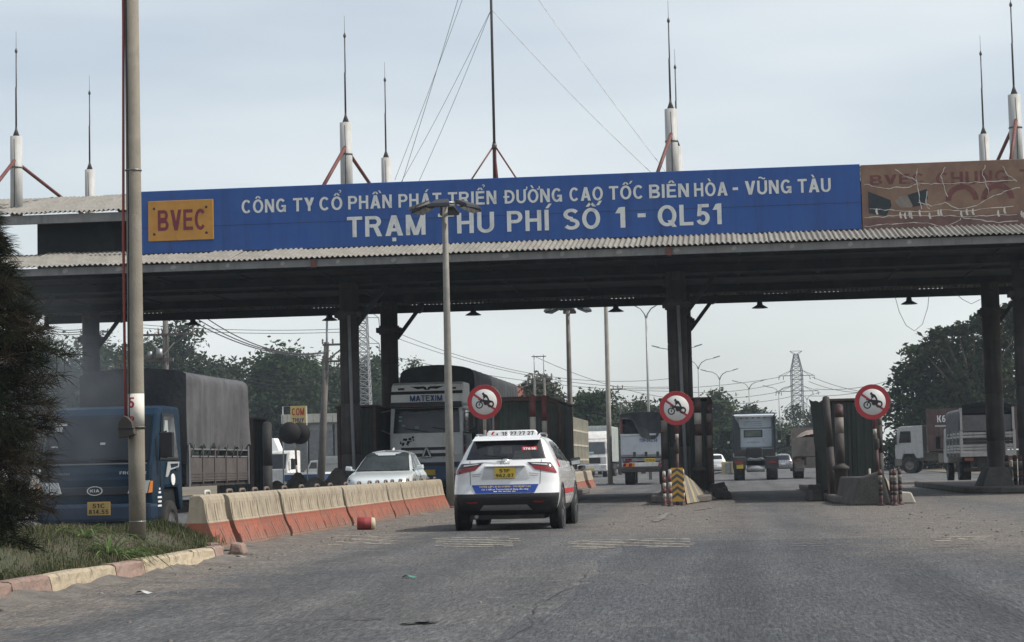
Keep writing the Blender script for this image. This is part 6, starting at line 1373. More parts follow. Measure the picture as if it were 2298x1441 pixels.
for s in (-1, 1):
    for i in range(7): z = 1.14+.115*i; boxpart('side_slat', m_rw if i not in (3, 4) else blackd, rt, s*1.0-.02, s*1.0+.02, .06, 4.9, z, z+.085)
    for y in (.1, 1.3, 2.5, 3.7, 4.85): boxpart('stake', m_rw, rt, s*1.01-.035, s*1.01+.035, y-.035, y+.035, 1.0, 2.0)
    boxpart('rear_hoop_post', m_rw, rt, s*.97-.045, s*.97+.045, .0, .09, 2.0, 2.85)
    one('tail_light', mat('rusty_lamp', (.22, .07, .04), .5), rt, lambda b: b.box(s*.72-.16, s*.72+.16, .0, .06, .84, .96))
one('load_sheet', mat('grey_load_sheet', (.15, .15, .155), .8, var=.15, scale=8), rt, lambda b: b.grid(lambda u, v: (-.92+1.84*u, .12+.02*math.sin(u*9+v*4), 1.95+.62*v), 16, 8)); boxpart('hanging_rope', m_rw, rt, .29, .31, .09, .1, 2.0, 2.9)
one('rear_flap', mat('inner_tarp_black', (.012, .014, .018), .8), rt, lambda b: b.grid(lambda u, v: (-.93+1.9*u, .07+.05*v, 2.93+.12*math.sin(math.pi*u)-(.10+.26*math.sin(math.pi*min(1, u*.8+.2))**.5+.1*u)*v), 20, 5))
tarp_shell(rt, mat('faded_tarp', (.085, .09, .095), .75, var=.3, scale=2, dirt=(.17, .16, .145), dlo=.5, dhi=.85, streak=(.045, .05, .055), bump=.5, bscale=12), 1.03, .02, 4.95, 1.82, 2.78, .15, .08, seed=21, nbow=4)
cab_block('cab', m_rw, rt, [(5.05,.75),(6.55,.75),(6.6,1.3),(6.2,2.15),(5.05,2.2)], .98, .06)
for s in (-1, 1): truck_mirror(rt, s, s*.98, 6.3, 1.35, 1.85, .24)
boxpart('chassis', blackd, rt, -.4, .4, .1, 6, .6, .98); boxpart('bumper_bar', blackd, rt, -.9, .9, .05, .15, .45, .58)
wheels(rt, [(s*.78, 1.2) for s in (-1, 1)], .42, .42, steel, .55, 0); wheels(rt, [(s*.82, 5.7) for s in (-1, 1)], .42, .24, steel, .55, 0)

# ------------------------------------------------------------ container lorry crossing on the far right (faces left)
m_cont = mat('brown_container', (.085, .043, .037), .65, var=.2, dirt=(.17, .11, .09), dlo=.5, dhi=.85)
def container(root, m, hw, y0, y1, z0, z1, rib=.28):
    o = boxpart('container', m, root, -hw+.03, hw-.03, y0+.03, y1-.03, z0+.02, z1-.02)
    n = int((y1-y0)/rib)
    for s in (-1, 1): one('ribbed_side', m, root, lambda b: [b.box(s*(hw-.015)-.02, s*(hw-.015)+.02, y0+.1+i*rib, y0+.1+i*rib+rib*.5, z0+.1, z1-.1) for i in range(n)])
    for x in (-hw+.05, hw-.05):
        for y in (y0+.05, y1-.05): boxpart('corner_casting', m, root, x-.06, x+.06, y-.06, y+.06, z0, z1)
    one('end_ribs', m, root, lambda b: [b.box(-hw+.2+i*.3, -hw+.34+i*.3, y1-.05, y1+.0, z0+.1, z1-.1) for i in range(int(2*hw/.3)-1)])
    return o
cl = thing('container_lorry', 'white cab lorry with a brown container crossing in dust on the right', 'truck', (at(2017, 1040, 126).x, 126.0, 0), rad(76))
cab_block('cab', m_rw, cl, [(0,.95),(.02,1.5),(-.18,2.75),(-.35,2.9),(-1.7,2.95),(-1.7,.95),(-1.3,.9),(-1.15,1.2),(-.5,1.2),(-.35,.8)], 1.2, .06)
for s in (-1, 1): quad('side_window', glass, cl, [(s*1.205,-.25,1.9),(s*1.205,-1.0,1.9),(s*1.205,-.98,2.6),(s*1.205,-.36,2.6)][::-1 if s > 0 else 1]); truck_mirror(cl, s, s*1.2, -.1, 1.8, 2.4, .2)
quad('windscreen', glass, cl, [(1.1,-.03,1.72),(-1.1,-.03,1.72),(-1.06,-.165,2.62),(1.06,-.165,2.62)][::-1]); boxpart('bumper', m_du, cl, -1.2, 1.2, -.4, .05, .45, .95, bevel=.05)
container(cl, m_cont, 1.22, -14.2, -2.0, 1.35, 3.95); boxpart('chassis', m_du, cl, -.5, .5, -14, -.3, .75, 1.3); one('side_tank', m_du, cl, lambda b: (b.box(-1.15, -.6, -4.3, -2.6, .6, 1.2), b.box(.6, 1.15, -4.3, -2.6, .6, 1.2)), bevel=.05)
wheels(cl, [(s*1.0, y) for y in (-.85, -3.4, -4.8, -11, -12.3) for s in (-1, 1)], .5, .36, m_du, .55, 0)
for s in (-1, 1): text('K6', whiteink, cl, (s*1.245, -2.9, 3.1), .42, .5, .06, math.pi/2*s, name='lettering'); boxpart('number_strip', m_rw, cl, s*1.24-.004, s*1.24+.004, -3.3, -2.5, 2.82, 2.92)

# ------------------------------------------------------------ oncoming trucks beyond the far barriers
def lorry(label, X, Y, cabm, boxm, L, zb, hw=1.2, cabh=2.9, rz=0.0, caged=False, name='box_truck'):
    t = thing(name, label, 'truck', (X, Y, 0), math.pi+rz)
    cab_block('cab', cabm, t, [(0,.9),(.03,1.5),(-.05,1.75),(-.28,2.7),(-.5,cabh),(-1.9,cabh),(-1.9,.9)], hw-.03, .07)
    cab_block('roof_fairing', cabm, t, [(-.45,cabh+.003),(-.9,cabh+.35),(-1.7,cabh+.62),(-1.8,cabh+.003)], hw-.1, .06)
    quad('windscreen', glass_l, t, [(1.08,-.03,1.76),(-1.08,-.03,1.76),(-1.03,-.25,2.66),(1.03,-.25,2.66)][::-1])
    boxpart('grille', black, t, -.7, .7, .02, .05, 1.05, 1.5, bevel=.02); one('bumper', cabm, t, lambda b: b.box(-hw, hw, -.4, .07, .45, .98), bevel=.06); quad('screen_card', mat('cyan_card', (.25, .42, .48), .5), t, [(.3,.0,1.8),(-.2,.0,1.8),(-.2,-.03,1.93),(.3,-.03,1.93)][::-1])
    for s in (-1, 1):
        truck_mirror(t, s, s*hw, -.1, 1.85, 2.5, .2); quad('headlight', clearglass, t, [(s*1.08,.08,.7),(s*.75,.08,.7),(s*.75,.08,.9),(s*1.08,.08,.9)][::-s]); quad('side_window', glass, t, [(s*(hw-.02),-.35,1.8),(s*(hw-.02),-1.2,1.8),(s*(hw-.02),-1.15,2.6),(s*(hw-.02),-.5,2.6)][::-1 if s > 0 else 1])
    boxpart('chassis', blackd, t, -.5, .5, -L, -.3, .7, 1.1)
    if not caged: container(t, boxm, hw+.03, -L, -2.2, 1.15, zb)
    else:
        boxpart('floor', boxm, t, -hw, hw, -L, -2.2, 1.05, 1.25); boxpart('inner_load', mat('sheeted_load', (.33, .32, .29), .8, var=.2), t, -hw+.08, hw-.08, -L+.1, -2.3, 1.25, zb-.25); boxpart('roof_frame', boxm, t, -hw, hw, -L, -2.2, zb-.06, zb)
        for s in (-1, 1):
            for z in (1.25, 2.1, 2.95): boxpart('cage_rail', boxm, t, s*hw-.04, s*hw+.04, -L, -2.2, z, z+.10)
            for y in np.arange(-L+.05, -2.1, .75): boxpart('cage_post', boxm, t, s*hw-.05, s*hw+.05, y-.05, y+.05, 1.05, zb)
            for i, y in enumerate(np.arange(-L+.1, -2.9, 1.5)): one('cage_diagonal', boxm, t, lambda b: b.bar((s*hw, y, 1.3), (s*hw, y+1.4, zb-.1), .06))
    wheels(t, [(s*.95, y) for y in (-1.2, -L+1.5, -L+2.8) for s in (-1, 1)], .48, .34, steel, .55, 0)
    plate2(t, 0, .08, .55, '', '', .46, .14, 1); return t
m_cream = mat('cream_cage', (.48, .45, .36), .6, var=.12, dirt=(.3, .26, .2), dlo=.5, dhi=.8, streak=(.3, .26, .2))
m_pwhite = mat('pale_container', (.50, .53, .50), .55, var=.08, dirt=(.38, .38, .35), streak=(.38, .38, .36))
x = at(1283, 1000, 112).x; lorry('white lorry with a tall cream cage body right behind the taxi', x-1.25, 110, m_cw, m_cream, 15.5, 3.75, caged=True, name='cage_lorry')
x = at(1360, 1000, 150).x; lorry('white box lorry with a clean container behind the cream cage lorry', x-1.15, 150, white_d, m_pwhite, 13, 3.95, rz=rad(-.5))
x = at(1392, 1000, 186).x; lorry('dark blue covered lorry last in the queue of oncoming trucks', x-1.1, 186, mat('slate_cab', (.10, .13, .18), .5), mat('blue_cover', (.03, .06, .14), .6), 11, 3.5)

# ------------------------------------------------------------ vehicles on the far left roadside
x0, x1 = at(690, 1040, 185).x, at(778, 1040, 185).x
mt = thing('mini_truck', 'small white mini truck with a ribbed grey box seen from its left side', 'truck', (x0, 185, 0), rad(80)); K = (x1-x0)/3.25
sc = K
cab_block('cab', white_d, mt, [(0,.35*sc),(.02,.8*sc),(-.15*sc,.95*sc),(-.55*sc,1.62*sc),(-1.25*sc,1.68*sc),(-1.3*sc,.35*sc)], .7*sc, .05)
for s in (-1, 1): quad('side_window', glass, mt, [(s*.705*sc,-.38*sc,1.0*sc),(s*.705*sc,-1.1*sc,1.0*sc),(s*.705*sc,-1.1*sc,1.5*sc),(s*.705*sc,-.62*sc,1.5*sc)][::-1 if s > 0 else 1])
quad('windscreen', glass, mt, [(.62*sc,-.14*sc,.98*sc),(-.62*sc,-.14*sc,.98*sc),(-.58*sc,-.52*sc,1.58*sc),(.58*sc,-.52*sc,1.58*sc)][::-1])
container(mt, mat('grey_box', (.42, .43, .42), .5, var=.1), .75*sc, -3.3*sc, -1.36*sc, .72*sc, 2.0*sc, .16); boxpart('side_band', steel, mt, -.80*sc, .80*sc, -3.3*sc, -1.36*sc, 1.32*sc, 1.37*sc); boxpart('chassis', blackd, mt, -.5*sc, .5*sc, -3.2*sc, -.2*sc, .35*sc, .7*sc)
wheels(mt, [(s*.62*sc, y*sc) for y in (-.85, -2.6) for s in (-1, 1)], .29*sc, .2*sc, steel, .6, 0)
q = at(626, 1060, 92)
bt = thing('tow_truck', 'white and blue tow truck with a raised white boom behind the black pipe', 'truck', (at(604, 1060, 92).x, 92.0, 0), math.pi+rad(-12))
cab_block('cab', white_d, bt, [(0,.5),(.02,1.1),(-.3,1.9),(-.45,2.0),(-1.5,2.0),(-1.5,.5)], .95, .06); quad('windscreen', glass, bt, [(.85,.0,1.14),(-.85,.0,1.14),(-.8,-.28,1.84),(.8,-.28,1.84)][::-1])
one('boom', white, bt, lambda b: b.hexa([(-1.15,-.35,.75),(-.85,-.35,.75),(-.85,.05,.75),(-1.15,.05,.75),(.05,-1.2,2.6),(.5,-1.2,2.6),(.5,-.7,2.6),(.05,-.7,2.6)]), bevel=.03)
boxpart('low_deck', m_cblue, bt, -2.6, -.9, -3.2, .3, .55, .85, bevel=.03); boxpart('deck_edge', white, bt, -2.62, -.9, -3.2, .32, .853, .95); boxpart('bumper', white_d, bt, -.95, .95, -.2, .07, .35, .6, bevel=.03); boxpart('chassis', blackd, bt, -.6, .6, -3.4, -.1, .35, .55)
truck_mirror(bt, -1, -.95, -.2, 1.1, 1.6, .2); wheels(bt, [(s*.8, y) for y in (-.75, -2.8) for s in (-1, 1)], .36, .22, steel, .6, 0)
# ============================================================ TREES
m_bark = mat('bark', (.11, .09, .07), .95, var=.3, scale=3, bump=.8, bscale=12); m_barkp = mat('pale_bark', (.26, .24, .20), .9, var=.25, scale=3)
LF = {k: leaf_mat('foliage_'+k, a, b) for k, a, b in (('dark', (.028, .046, .026), (.05, .072, .036)), ('mid', (.042, .068, .034), (.07, .098, .046)), ('olive', (.055, .066, .038), (.085, .092, .054)), ('grey', (.045, .050, .034), (.075, .075, .052)))}
def crown_mesh(blobs, n_clump, per, leaf, clump_r, mats, seed, flat=.7):
    r = np.random.RandomState(seed); tot = sum(b[3]*b[3] for b in blobs); C = []
    for (x, y, z, s, sz) in [(*b, b[3]*.8) if len(b) == 4 else b for b in blobs]:
        k = max(3, int(n_clump*s*s/tot)); d = r.normal(size=(k, 3)); d /= np.linalg.norm(d, axis=1)[:, None]; q = r.rand(k)**.45
        d *= q[:, None]*np.array([s, s, sz]); C.append(d+np.array([x, y, z]))
    C = np.concatenate(C); n = len(C)*per; ci = np.repeat(np.arange(len(C)), per)
    cs = clump_r*r.uniform(.6, 1.35, len(C))[ci]
    P = C[ci]+r.normal(size=(n, 3))*cs[:, None]*np.array([.62, .62, .42])
    a = r.normal(size=(n, 3)); a[:, 2] *= flat; a /= np.linalg.norm(a, axis=1)[:, None]; b = r.normal(size=(n, 3)); b -= a*(a*b).sum(1)[:, None]; b /= np.linalg.norm(b, axis=1)[:, None]
    s = leaf*r.uniform(.55, 1.3, n)[:, None]
    V = np.stack([P-a*s, P+b*s*.42, P+a*s, P-b*s*.42], 1).reshape(-1, 3); F = np.arange(4*n).reshape(-1, 4)
    mi = r.randint(0, len(mats), len(C))[ci]; return raw_mesh('crown', V, F, mats, mi), C
def tree(label, X, Y, H, W, mats, seed, n=170, per=34, leaf=.26, clump=.75, trunk=.22, base=.28, group='trees along the far roadside', bark=None, cat='tree', name='tree', z0=0, blobs=None):
    r = random.Random(seed); t = thing(name, label, cat, (X, Y, z0), 0, group)
    if blobs is None:
        blobs = []
        for i in range(9):
            a = r.uniform(0, 6.28); q = r.uniform(.15, .62)*W/2; h = H*r.uniform(base+.12, .9); s = W*r.uniform(.17, .30)*(1.15-.5*(h/H)**2)
            blobs.append((q*math.cos(a), q*math.sin(a), min(h, H-s*.7), s, s*.75))
        blobs += [(0, 0, H*.62, W*.33, H*.28), (r.uniform(-.1, .1)*W, 0, H*.88, W*.16, H*.11)]
    me, C = crown_mesh(blobs, n, per, leaf, clump, mats, seed)
    put('crown', me, t)
    def tk(b):
        top = H*.7; b.tube([(0,0,-.1), (.03*H*r.uniform(-1,1),0,H*.25), (.04*H*r.uniform(-1,1),.0,H*.5), (0,0,top)], [trunk, trunk*.75, trunk*.5, trunk*.2], 8)
        for bl in blobs[:9]:
            z = H*r.uniform(.22, .5); b.tube([(0,0,z), (bl[0]*.45, bl[1]*.45, (z+bl[2])/2+.1), (bl[0], bl[1], bl[2])], [trunk*.42, trunk*.28, trunk*.08], 6)
    one('trunk', bark or m_bark, t, tk); return t
def tree_px(label, px, ytop, Y, wpx, mats, seed, **k):
    q = at(px, ytop, Y); return tree(label, q.x, Y, q.z, wpx*Y/FPX, mats, seed, **k)
D, Mi, O, G = LF['dark'], LF['mid'], LF['olive'], LF['grey']
k = dict(leaf=.33, clump=1.5, n=300, per=64, base=.05, trunk=.4)
tree_px('big dark tree behind the tall gantry column at the far left', 165, 748, 225, 340, [D, D, O], 11, **k)
tree_px('tall dark green tree right behind the tarpaulin of the blue truck', 400, 728, 215, 260, [D, D, Mi], 12, **k)
tree_px('rounded tree right of the tall one behind the blue truck', 330, 745, 240, 230, [D, Mi], 13, **k)
tree_px('spreading green tree above the yellow food sign', 595, 795, 208, 230, [Mi, D, D], 14, **k)
tree_px('knobbly topped green tree left of the leaning utility pole', 655, 780, 222, 170, [Mi, D], 15, **k)
tree_px('mid green tree left of the second gantry column', 715, 818, 228, 190, [Mi, D, O], 16, **k)
tree_px('tree seen between the two gantry columns behind the lattice mast', 838, 798, 238, 190, [Mi, D], 17, **k)
tree_px('small pale tree top above the heavy truck tarpaulin', 935, 798, 190, 60, [O, Mi], 18, leaf=.2, clump=.6, n=60, per=44, base=.4)
tree_px('broad dark tree left of the numbered pole behind the truck tarpaulin', 255, 762, 232, 260, [D, O], 31, **k)
tree_px('low dark tree behind the feathery tree at the far left', 60, 790, 230, 240, [D, O], 32, **k)
tree_px('dense green tree between the two rounded trees left of the leaning pole', 525, 812, 218, 200, [D, Mi], 33, **k)
tree_px('low bushy tree filling the gap below the left columns', 480, 850, 205, 260, [D, Mi], 19, **k)
k2 = dict(leaf=.24, clump=.75, n=150, per=44)
tree_px('sparse grey green tree in front of the red tiled roof', 1215, 845, 165, 150, [O, G], 21, bark=m_barkp, **k2)
tree_px('dark layered tree between the two floodlight masts', 1325, 880, 170, 130, [D, D], 22, **k2)
tree_px('pale rounded tree behind the dark tarpaulin truck', 1440, 893, 185, 120, [O, Mi], 23, base=.1, **k2)
tree_px('bushy tree left of the far street lamps', 1405, 905, 200, 110, [O, D], 24, base=.1, **k2)
tree_px('tall light branched tree right of the middle booth', 1612, 872, 200, 95, [O, Mi], 25, **k2)
tree_px('broad dark tree behind the tractor cab', 1665, 905, 215, 130, [D, O], 26, base=.05, **k2)
tree_px('bush at the road edge left of the tractor', 1640, 960, 190, 110, [Mi, D], 27, base=0, **k2)
tree_px('broad hazy tree at the foot of the lattice pylon', 1785, 905, 260, 170, [G, D, O], 28, base=.05, **k2)
tree_px('hazy tree left of the bent green booth', 1850, 905, 250, 110, [G, O], 29, base=.05, **k2)
tree_px('low hazy shrubs behind the silver saloon', 1750, 960, 230, 130, [G, Mi], 30, base=0, **k2)
# big rain tree on the right, built from spreading pads of foliage
q = at(2190, 1050, 152); bl = []
for px, py, w_, dy in ((2050, 845, 60, 2), (2085, 800, 60, 0), (2130, 775, 50, -2), (2120, 850, 95, 1), (2180, 800, 80, 2), (2200, 860, 110, -2), (2160, 905, 110, 0), (2050, 900, 75, 2), (2030, 930, 50, 1), (2250, 760, 60, 0), (2300, 820, 80, 2), (2280, 900, 100, 0), (2090, 940, 80, -1), (2190, 955, 100, 2), (2230, 730, 40, 0), (2340, 760, 90, 1)):
    c = at(px, py, 152+dy); s = w_*152/FPX; bl.append((c.x-q.x, dy, c.z, s, s*.55))
rain = tree('large spreading rain tree behind the right gantry columns', q.x, 152, at(2240, 700, 152).z, 7, [Mi, O, D], 41, n=560, per=34, leaf=.27, clump=.74, trunk=.5, group=None, name='rain_tree', blobs=bl)
bl2 = []
for px, py, w_ in ((2115, 748, 26), (2150, 742, 26), (2185, 735, 30), (2225, 712, 30), (2260, 705, 34), (2100, 778, 26), (2075, 792, 20), (2290, 735, 30)):
    c = at(px, py, 148); s = w_*148/FPX; bl2.append((c.x-q.x, -4, c.z, s, s*.30))
me, _ = crown_mesh(bl2, 110, 28, .26, .45, [D, O], 43); put('crown', me, rain)
one('branch', m_bark, rain, lambda b: [b.tube([(0, 0, 2.5), (x*.5, y*.6, z*.75), (x, y, z)], [.16, .10, .03], 6) for x, y, z, *_ in bl2])
tree_px('dark bushy growth behind the container lorry', 2060, 960, 160, 170, [D, G], 42, base=0, **k2)

# the feathery casuarina close on the left
m_cas = leaf_mat('casuarina_dark', (.020, .027, .019), (.040, .047, .030), .3); m_cas2 = leaf_mat('casuarina_brown', (.040, .034, .026), (.065, .056, .042), .25)
cq = at(-52, 900, 19.5); cas = thing('casuarina', 'dark feathery casuarina tree close at the left edge of the view', 'tree', (cq.x, 19.5, .3))
one('trunk', m_bark, cas, lambda b: b.tube([(0,0,-.3), (.02,0,1.2), (-.04,0,2.6), (.02,0,3.6)], [.09, .075, .05, .012], 10))
tw = MB(); rs_ = np.random.RandomState(5); Vn = []; mi = []
for i in range(250):
    z = 3.45*(i/250)**.95+.05; a = i*2.4+rs_.uniform(-.4, .4); Lh = (.36+.50*math.sin(min(1, z/3.1)*math.pi*.62+.5))*rs_.uniform(.65, 1.12)*(1.0 if z < 2.1 else max(.12, 1-(z-2.1)/1.7)); up = rs_.uniform(.15, .75)
    p0 = np.array([0, 0, z]); dr_ = np.array([math.cos(a), math.sin(a), 0]); pts = [p0+dr_*Lh*u+np.array([0, 0, Lh*(up*u-.35*u*u)]) for u in np.linspace(0, 1, 6)]
    tw.tube([tuple(p) for p in pts], [.012, .01, .008, .006, .004, .002], 4)
    m_ = 1 if rs_.rand() < .35 else 0
    for k_ in range(190):
        u = rs_.uniform(.18, 1.0); j = min(4, int(u*5)); f = u*5-j; c = pts[j]*(1-f)+pts[j+1]*f
        d = dr_*rs_.uniform(.2, 1.1)+rs_.normal(size=3)*.55+np.array([0, 0, rs_.uniform(-.1, .5)]); d /= np.linalg.norm(d); l = rs_.uniform(.10, .26); s_ = np.cross(d, rs_.normal(size=3)); s_ /= np.linalg.norm(s_)
        e = c+d*l*.55+np.array([0, 0, -.01]); t_ = c+d*l+np.array([0, 0, -.05*l/.2]); w_ = .0032
        Vn += [c-s_*w_, c+s_*w_, e+s_*w_, e-s_*w_, e-s_*w_, e+s_*w_, t_+s_*w_*.3, t_-s_*w_*.3]; mi += [m_, m_]
tw.build('branch', m_bark, cas)
put('foliage', raw_mesh('foliage', np.array(Vn), np.arange(len(Vn)).reshape(-1, 4), [m_cas, m_cas2], mi), cas)

# ============================================================ BUILDINGS AND FAR THINGS
m_wall = mat('grey_render', (.20, .21, .21), .85, var=.2, scale=1, streak=(.12, .12, .12)); m_tin = mat('pale_tin_roof', (.46, .45, .40), .5, var=.12, dirt=(.3, .26, .2)); m_tile = mat('red_roof_tile', (.27, .10, .065), .8, var=.2, scale=2, rnd=.2, dirt=(.2, .09, .06))
x0, x1 = at(640, 960, 202).x, at(830, 960, 202).x; z1, z0_ = at(740, 928, 202).z, at(740, 948, 202).z
sh = thing('roadside_shed', 'long grey roadside shed with pale tin roof behind the mini truck', 'building', ((x0+x1)/2, 202, 0)); hw = (x1-x0)/2
boxpart('wall', m_wall, sh, -hw, hw, 0, 5, 0, z0_)
nn_ = 14
for i in range(nn_): boxpart('roof_panel', m_tin, sh, -hw-.3+i*(2*hw+.6)/nn_, -hw-.3+(i+1)*(2*hw+.6)/nn_-.03, -.5, 5.2, z0_+.003+.012*(i % 2), z1)
for i, x in enumerate(np.linspace(-hw*.9, hw*.9, 7)):
    d = boxpart('shutter', mat('shutter_grey', (.15, .16, .165), .6, var=.25, rnd=.3), sh, x-.75, x+.75, -.06, 0, .1, z0_-.9)
    boxpart('shop_sign', mat('shop_sign_paint', (.18, .20, .20), .6, rnd=.4), sh, x-.8, x+.8, -.10, -.02, z0_-.8, z0_-.25)
x0, x1 = at(1138, 880, 175).x, at(1222, 880, 175).x; zt, ze = at(1180, 864, 175).z, at(1180, 897, 175).z
rh = thing('red_roof_house', 'house with a red tiled roof behind the heavy truck tarpaulin', 'house', ((x0+x1)/2, 175, 0)); hw = (x1-x0)/2
boxpart('wall', mat('cream_wall', (.4, .36, .28), .85), rh, -hw+.2, hw-.2, .6, 8, 0, ze); 
me_t = MB().box(-.55, .55, -.02, .02, -.02, .02)
rows, cols = 8, 10
tile = MB().grid(lambda u, v: (-.5*(2*hw/cols)+u*(2*hw/cols)*.97, v*4.2/rows*1.08, .035*math.sin(u*6.28*3)), 12, 1, smooth=False).mesh('roof_tile_course', m_tile, recalc=False)
for r_ in range(rows):
    for c_ in range(cols): put('roof_tile_course', tile, rh, (-hw+(c_+.5)*2*hw/cols, r_*4.2/rows, ze+(zt-ze)*r_/rows+.02+.004*(c_ % 2)), (math.atan2(zt-ze, 4.2)-.02, 0, 0))
one('rear_roof', m_tile, rh, lambda b: b.add([(-hw, 4.2, zt), (hw, 4.2, zt), (hw, 8.4, ze), (-hw, 8.4, ze)], [(0,1,2,3)])); one('ridge', m_tile, rh, lambda b: b.tube([(-hw, 4.2, zt+.02), (hw, 4.2, zt+.02)], .12, 8))
one('gable', MATS['cream_wall'], rh, lambda b: [b.prism([(.2, ze), (8.2, ze), (4.2, zt-.1)], s*(hw-.25)-.05, s*(hw-.25)+.05) for s in (-1, 1)])
# food sign
def at2(px, py, Y): return at(px, py, Y)
a, c_ = at(652, 950, 84), at(686, 911, 84)
fs = thing('food_sign', 'yellow street food sign with red and blue letters on thin posts', 'sign', ((a.x+c_.x)/2, 84, 0)); hw = (c_.x-a.x)/2
boxpart('board', mat('food_yellow', (.60, .47, .17), .6, var=.08), fs, -hw, hw, 0, .04, a.z, c_.z, bevel=.005); H_ = c_.z-a.z
text('COM', redink, fs, (0, -.006, a.z+H_*.46), H_*.42, hw*1.6, .06); text('THUY', blueink, fs, (0, -.006, a.z+H_*.06), H_*.24, hw*1.5, .05)
one('post', steel, fs, lambda b: (b.tube([(hw+.02, .06, 0), (hw+.02, .06, c_.z)], .025, 6))); one('post', steel, fs, lambda b: b.tube([(at(634, 950, 84).x-fs.location.x, .06, .0), (at(634, 950, 84).x-fs.location.x, .06, c_.z)], .03, 6))
one('top_rail', steel, fs, lambda b: b.bar((at(634, 950, 84).x-fs.location.x, .06, c_.z), (hw, .06, c_.z), .025))
# backs of round signs on a leaning striped post
q = at(660, 972, 72); b0 = at(668, 1078, 72); ds = thing('round_sign', 'dark backs of two round road signs on a leaning striped post', 'traffic sign', (b0.x, 72, 0)); dx = q.x-b0.x
m_db = mat('sign_back_dark', (.028, .027, .028), .7, var=.25)
for x in (-.16, .20): one('disc', m_db, ds, lambda b: b.lathe([(0, 0), (.40, 0), (.41, .02), (.40, .03), (0, .03)], c=(dx+x, -.02+x*.15, q.z-.05*x), axis='y', n=28))
banded_post(ds, 'post', 0, .05, 0, q.z+.35, .04, [(.3, m_prd), (.45, m_pw), (.6, m_prd), (.75, m_pw), (.9, m_pr), (1, m_pw)], (dx, 0))
# heaps
for px, Y, w_, h_, lab in ((750, 58, 1.35, .62, 'dark heap of soil left of the white hatchback'), (660, 60, 1.2, .5, 'brown heap of soil under the dark sign backs')):
    q = at(px, 1085, Y); o = one('soil_heap', mat('heap_soil', (.075, .064, .054), .95, var=.35, scale=3, bump=1, bscale=10), None, lambda b: b.grid(lambda u, v: ((u-.5)*2*w_, (v-.5)*2.2, (h_+.5)*max(0, (1-(2*u-1)**2))*max(0, 1-(2*v-1)**2)*(.85+.2*math.sin(u*17+v*9))-.02), 22, 16)); o.location = (q.x, Y, 0); tag(o, lab, 'heap')
# yellow concrete blocks on the central reserve
for px, w_ in ((1632, .9), (1645, .8)):
    q = at(px, 1020, 150); t = thing('reserve_block', 'left yellow and grey block on the far reserve behind the tractor' if px < 1640 else 'right yellow and grey block on the far reserve behind the tractor', 'concrete block', (q.x, 150, 0), 0, 'blocks on the far reserve')
    one('block', m_ny if px < 1640 else concrete, t, lambda b: b.hexa([(-w_/2,0,0),(w_/2,0,0),(w_/2,1.5,0),(-w_/2,1.5,0),(-w_/2,.1,.95),(w_/2*.8,.1,.95),(w_/2*.8,1.4,.95),(-w_/2,1.4,.95)]), bevel=.03)
    boxpart('stripe', m_ng if px < 1640 else m_ny, t, -w_*.2, w_*.2, -.012, .05, .1, .85)
strip('reserve', -2.2, -1.6, 124, 330, .12, m_isl); strip('right_verge', 13.2, 60, 60, 500, .03, m_earth); strip('left_verge', -90, -24.5, 40, 300, .03, m_earth)

# ============================================================ POLES, PYLONS, CABLES
m_up = mat('old_pole', (.13, .12, .11), .85, var=.2); m_cab = mat('power_cable', (.05, .052, .055), .6)
def up_pole(label, px, ytop, pbx, Y, arms, r=.15, extra=None):
    q = at(px, ytop, Y); bx_ = at(pbx, 1050, Y).x; t = thing('power_pole', label, 'utility pole', (bx_, Y, 0), 0, 'power poles along the left roadside'); L_ = q.x-bx_
    one('shaft', m_up, t, lambda b: b.tube([(0,0,0), (L_*.5,0,q.z*.5), (L_,0,q.z)], [r*1.2, r, r*.75], 10))
    for (dz, x0, x1) in arms:
        f = (q.z-dz)/q.z; o = one('cross_arm', m_up, t, lambda b: (b.bar((L_*f+x0, -.1, q.z-dz), (L_*f+x1, -.1, q.z-dz), .09), b.bar((L_*f, -.1, q.z-dz-.7), (L_*f+x1*.8, -.1, q.z-dz), .06)))
        for x in np.linspace(x0, x1, 4): one('insulator', mat('insulator', (.20, .16, .14), .4), o, lambda b: b.lathe([(.02, 0), (.05, .06), (.03, .1), (.05, .16), (.02, .22)], c=(L_*f+x, -.1, q.z-dz+.04), n=8))
    if extra: extra(t, L_, q.z)
    return t, q
def tall_lamp(t, L_, z):
    one('lamp_extension', steel, t, lambda b: (b.tube([(L_, -.1, z-1.2), (L_+.06, -.1, z+1.25)], .05, 6), b.tube([(L_+.06, -.1, z+1.25), (L_+.5, -.1, z+1.24)], .03, 6), b.box(L_+.3, L_+.75, -.2, 0, z+1.18, z+1.3)))
up_pole('leaning power pole with a street lamp left of the second column', 733, 768, 718, 85, [(.12, -.15, 1.2), (.85, -.1, .95)], .15, tall_lamp)
def transformer(t, L_, z):
    one('platform', m_up, t, lambda b: b.bar((-1.5, -.2, z-2.0), (.4, -.2, z-2.0), .14)); one('transformer_fitting', steel, t, lambda b: (b.lathe([(.0, 0), (.14, .02), (.14, .4), (0, .42)], c=(-.15, -.3, z-1.95), n=12), b.lathe([(0, 0), (.1, .02), (.1, .3), (0, .32)], c=(-.55, -.3, z-1.95), n=12)))
    one('bracket', m_galv, t, lambda b: (b.bar((-1.05, -.2, z-2), (-1.05, -.2, z-1.2), .05), b.bar((-1.05, -.2, z-1.45), (-1.4, -.2, z-1.0), .05), b.bar((-1.05, -.2, z-1.45), (-.75, -.2, z-1.05), .05), b.bar((0, -.2, z-1.8), (.45, -.2, z-1.3), .05), b.bar((0, -.2, z-1.8), (-.5, -.2, z-1.3), .05)))
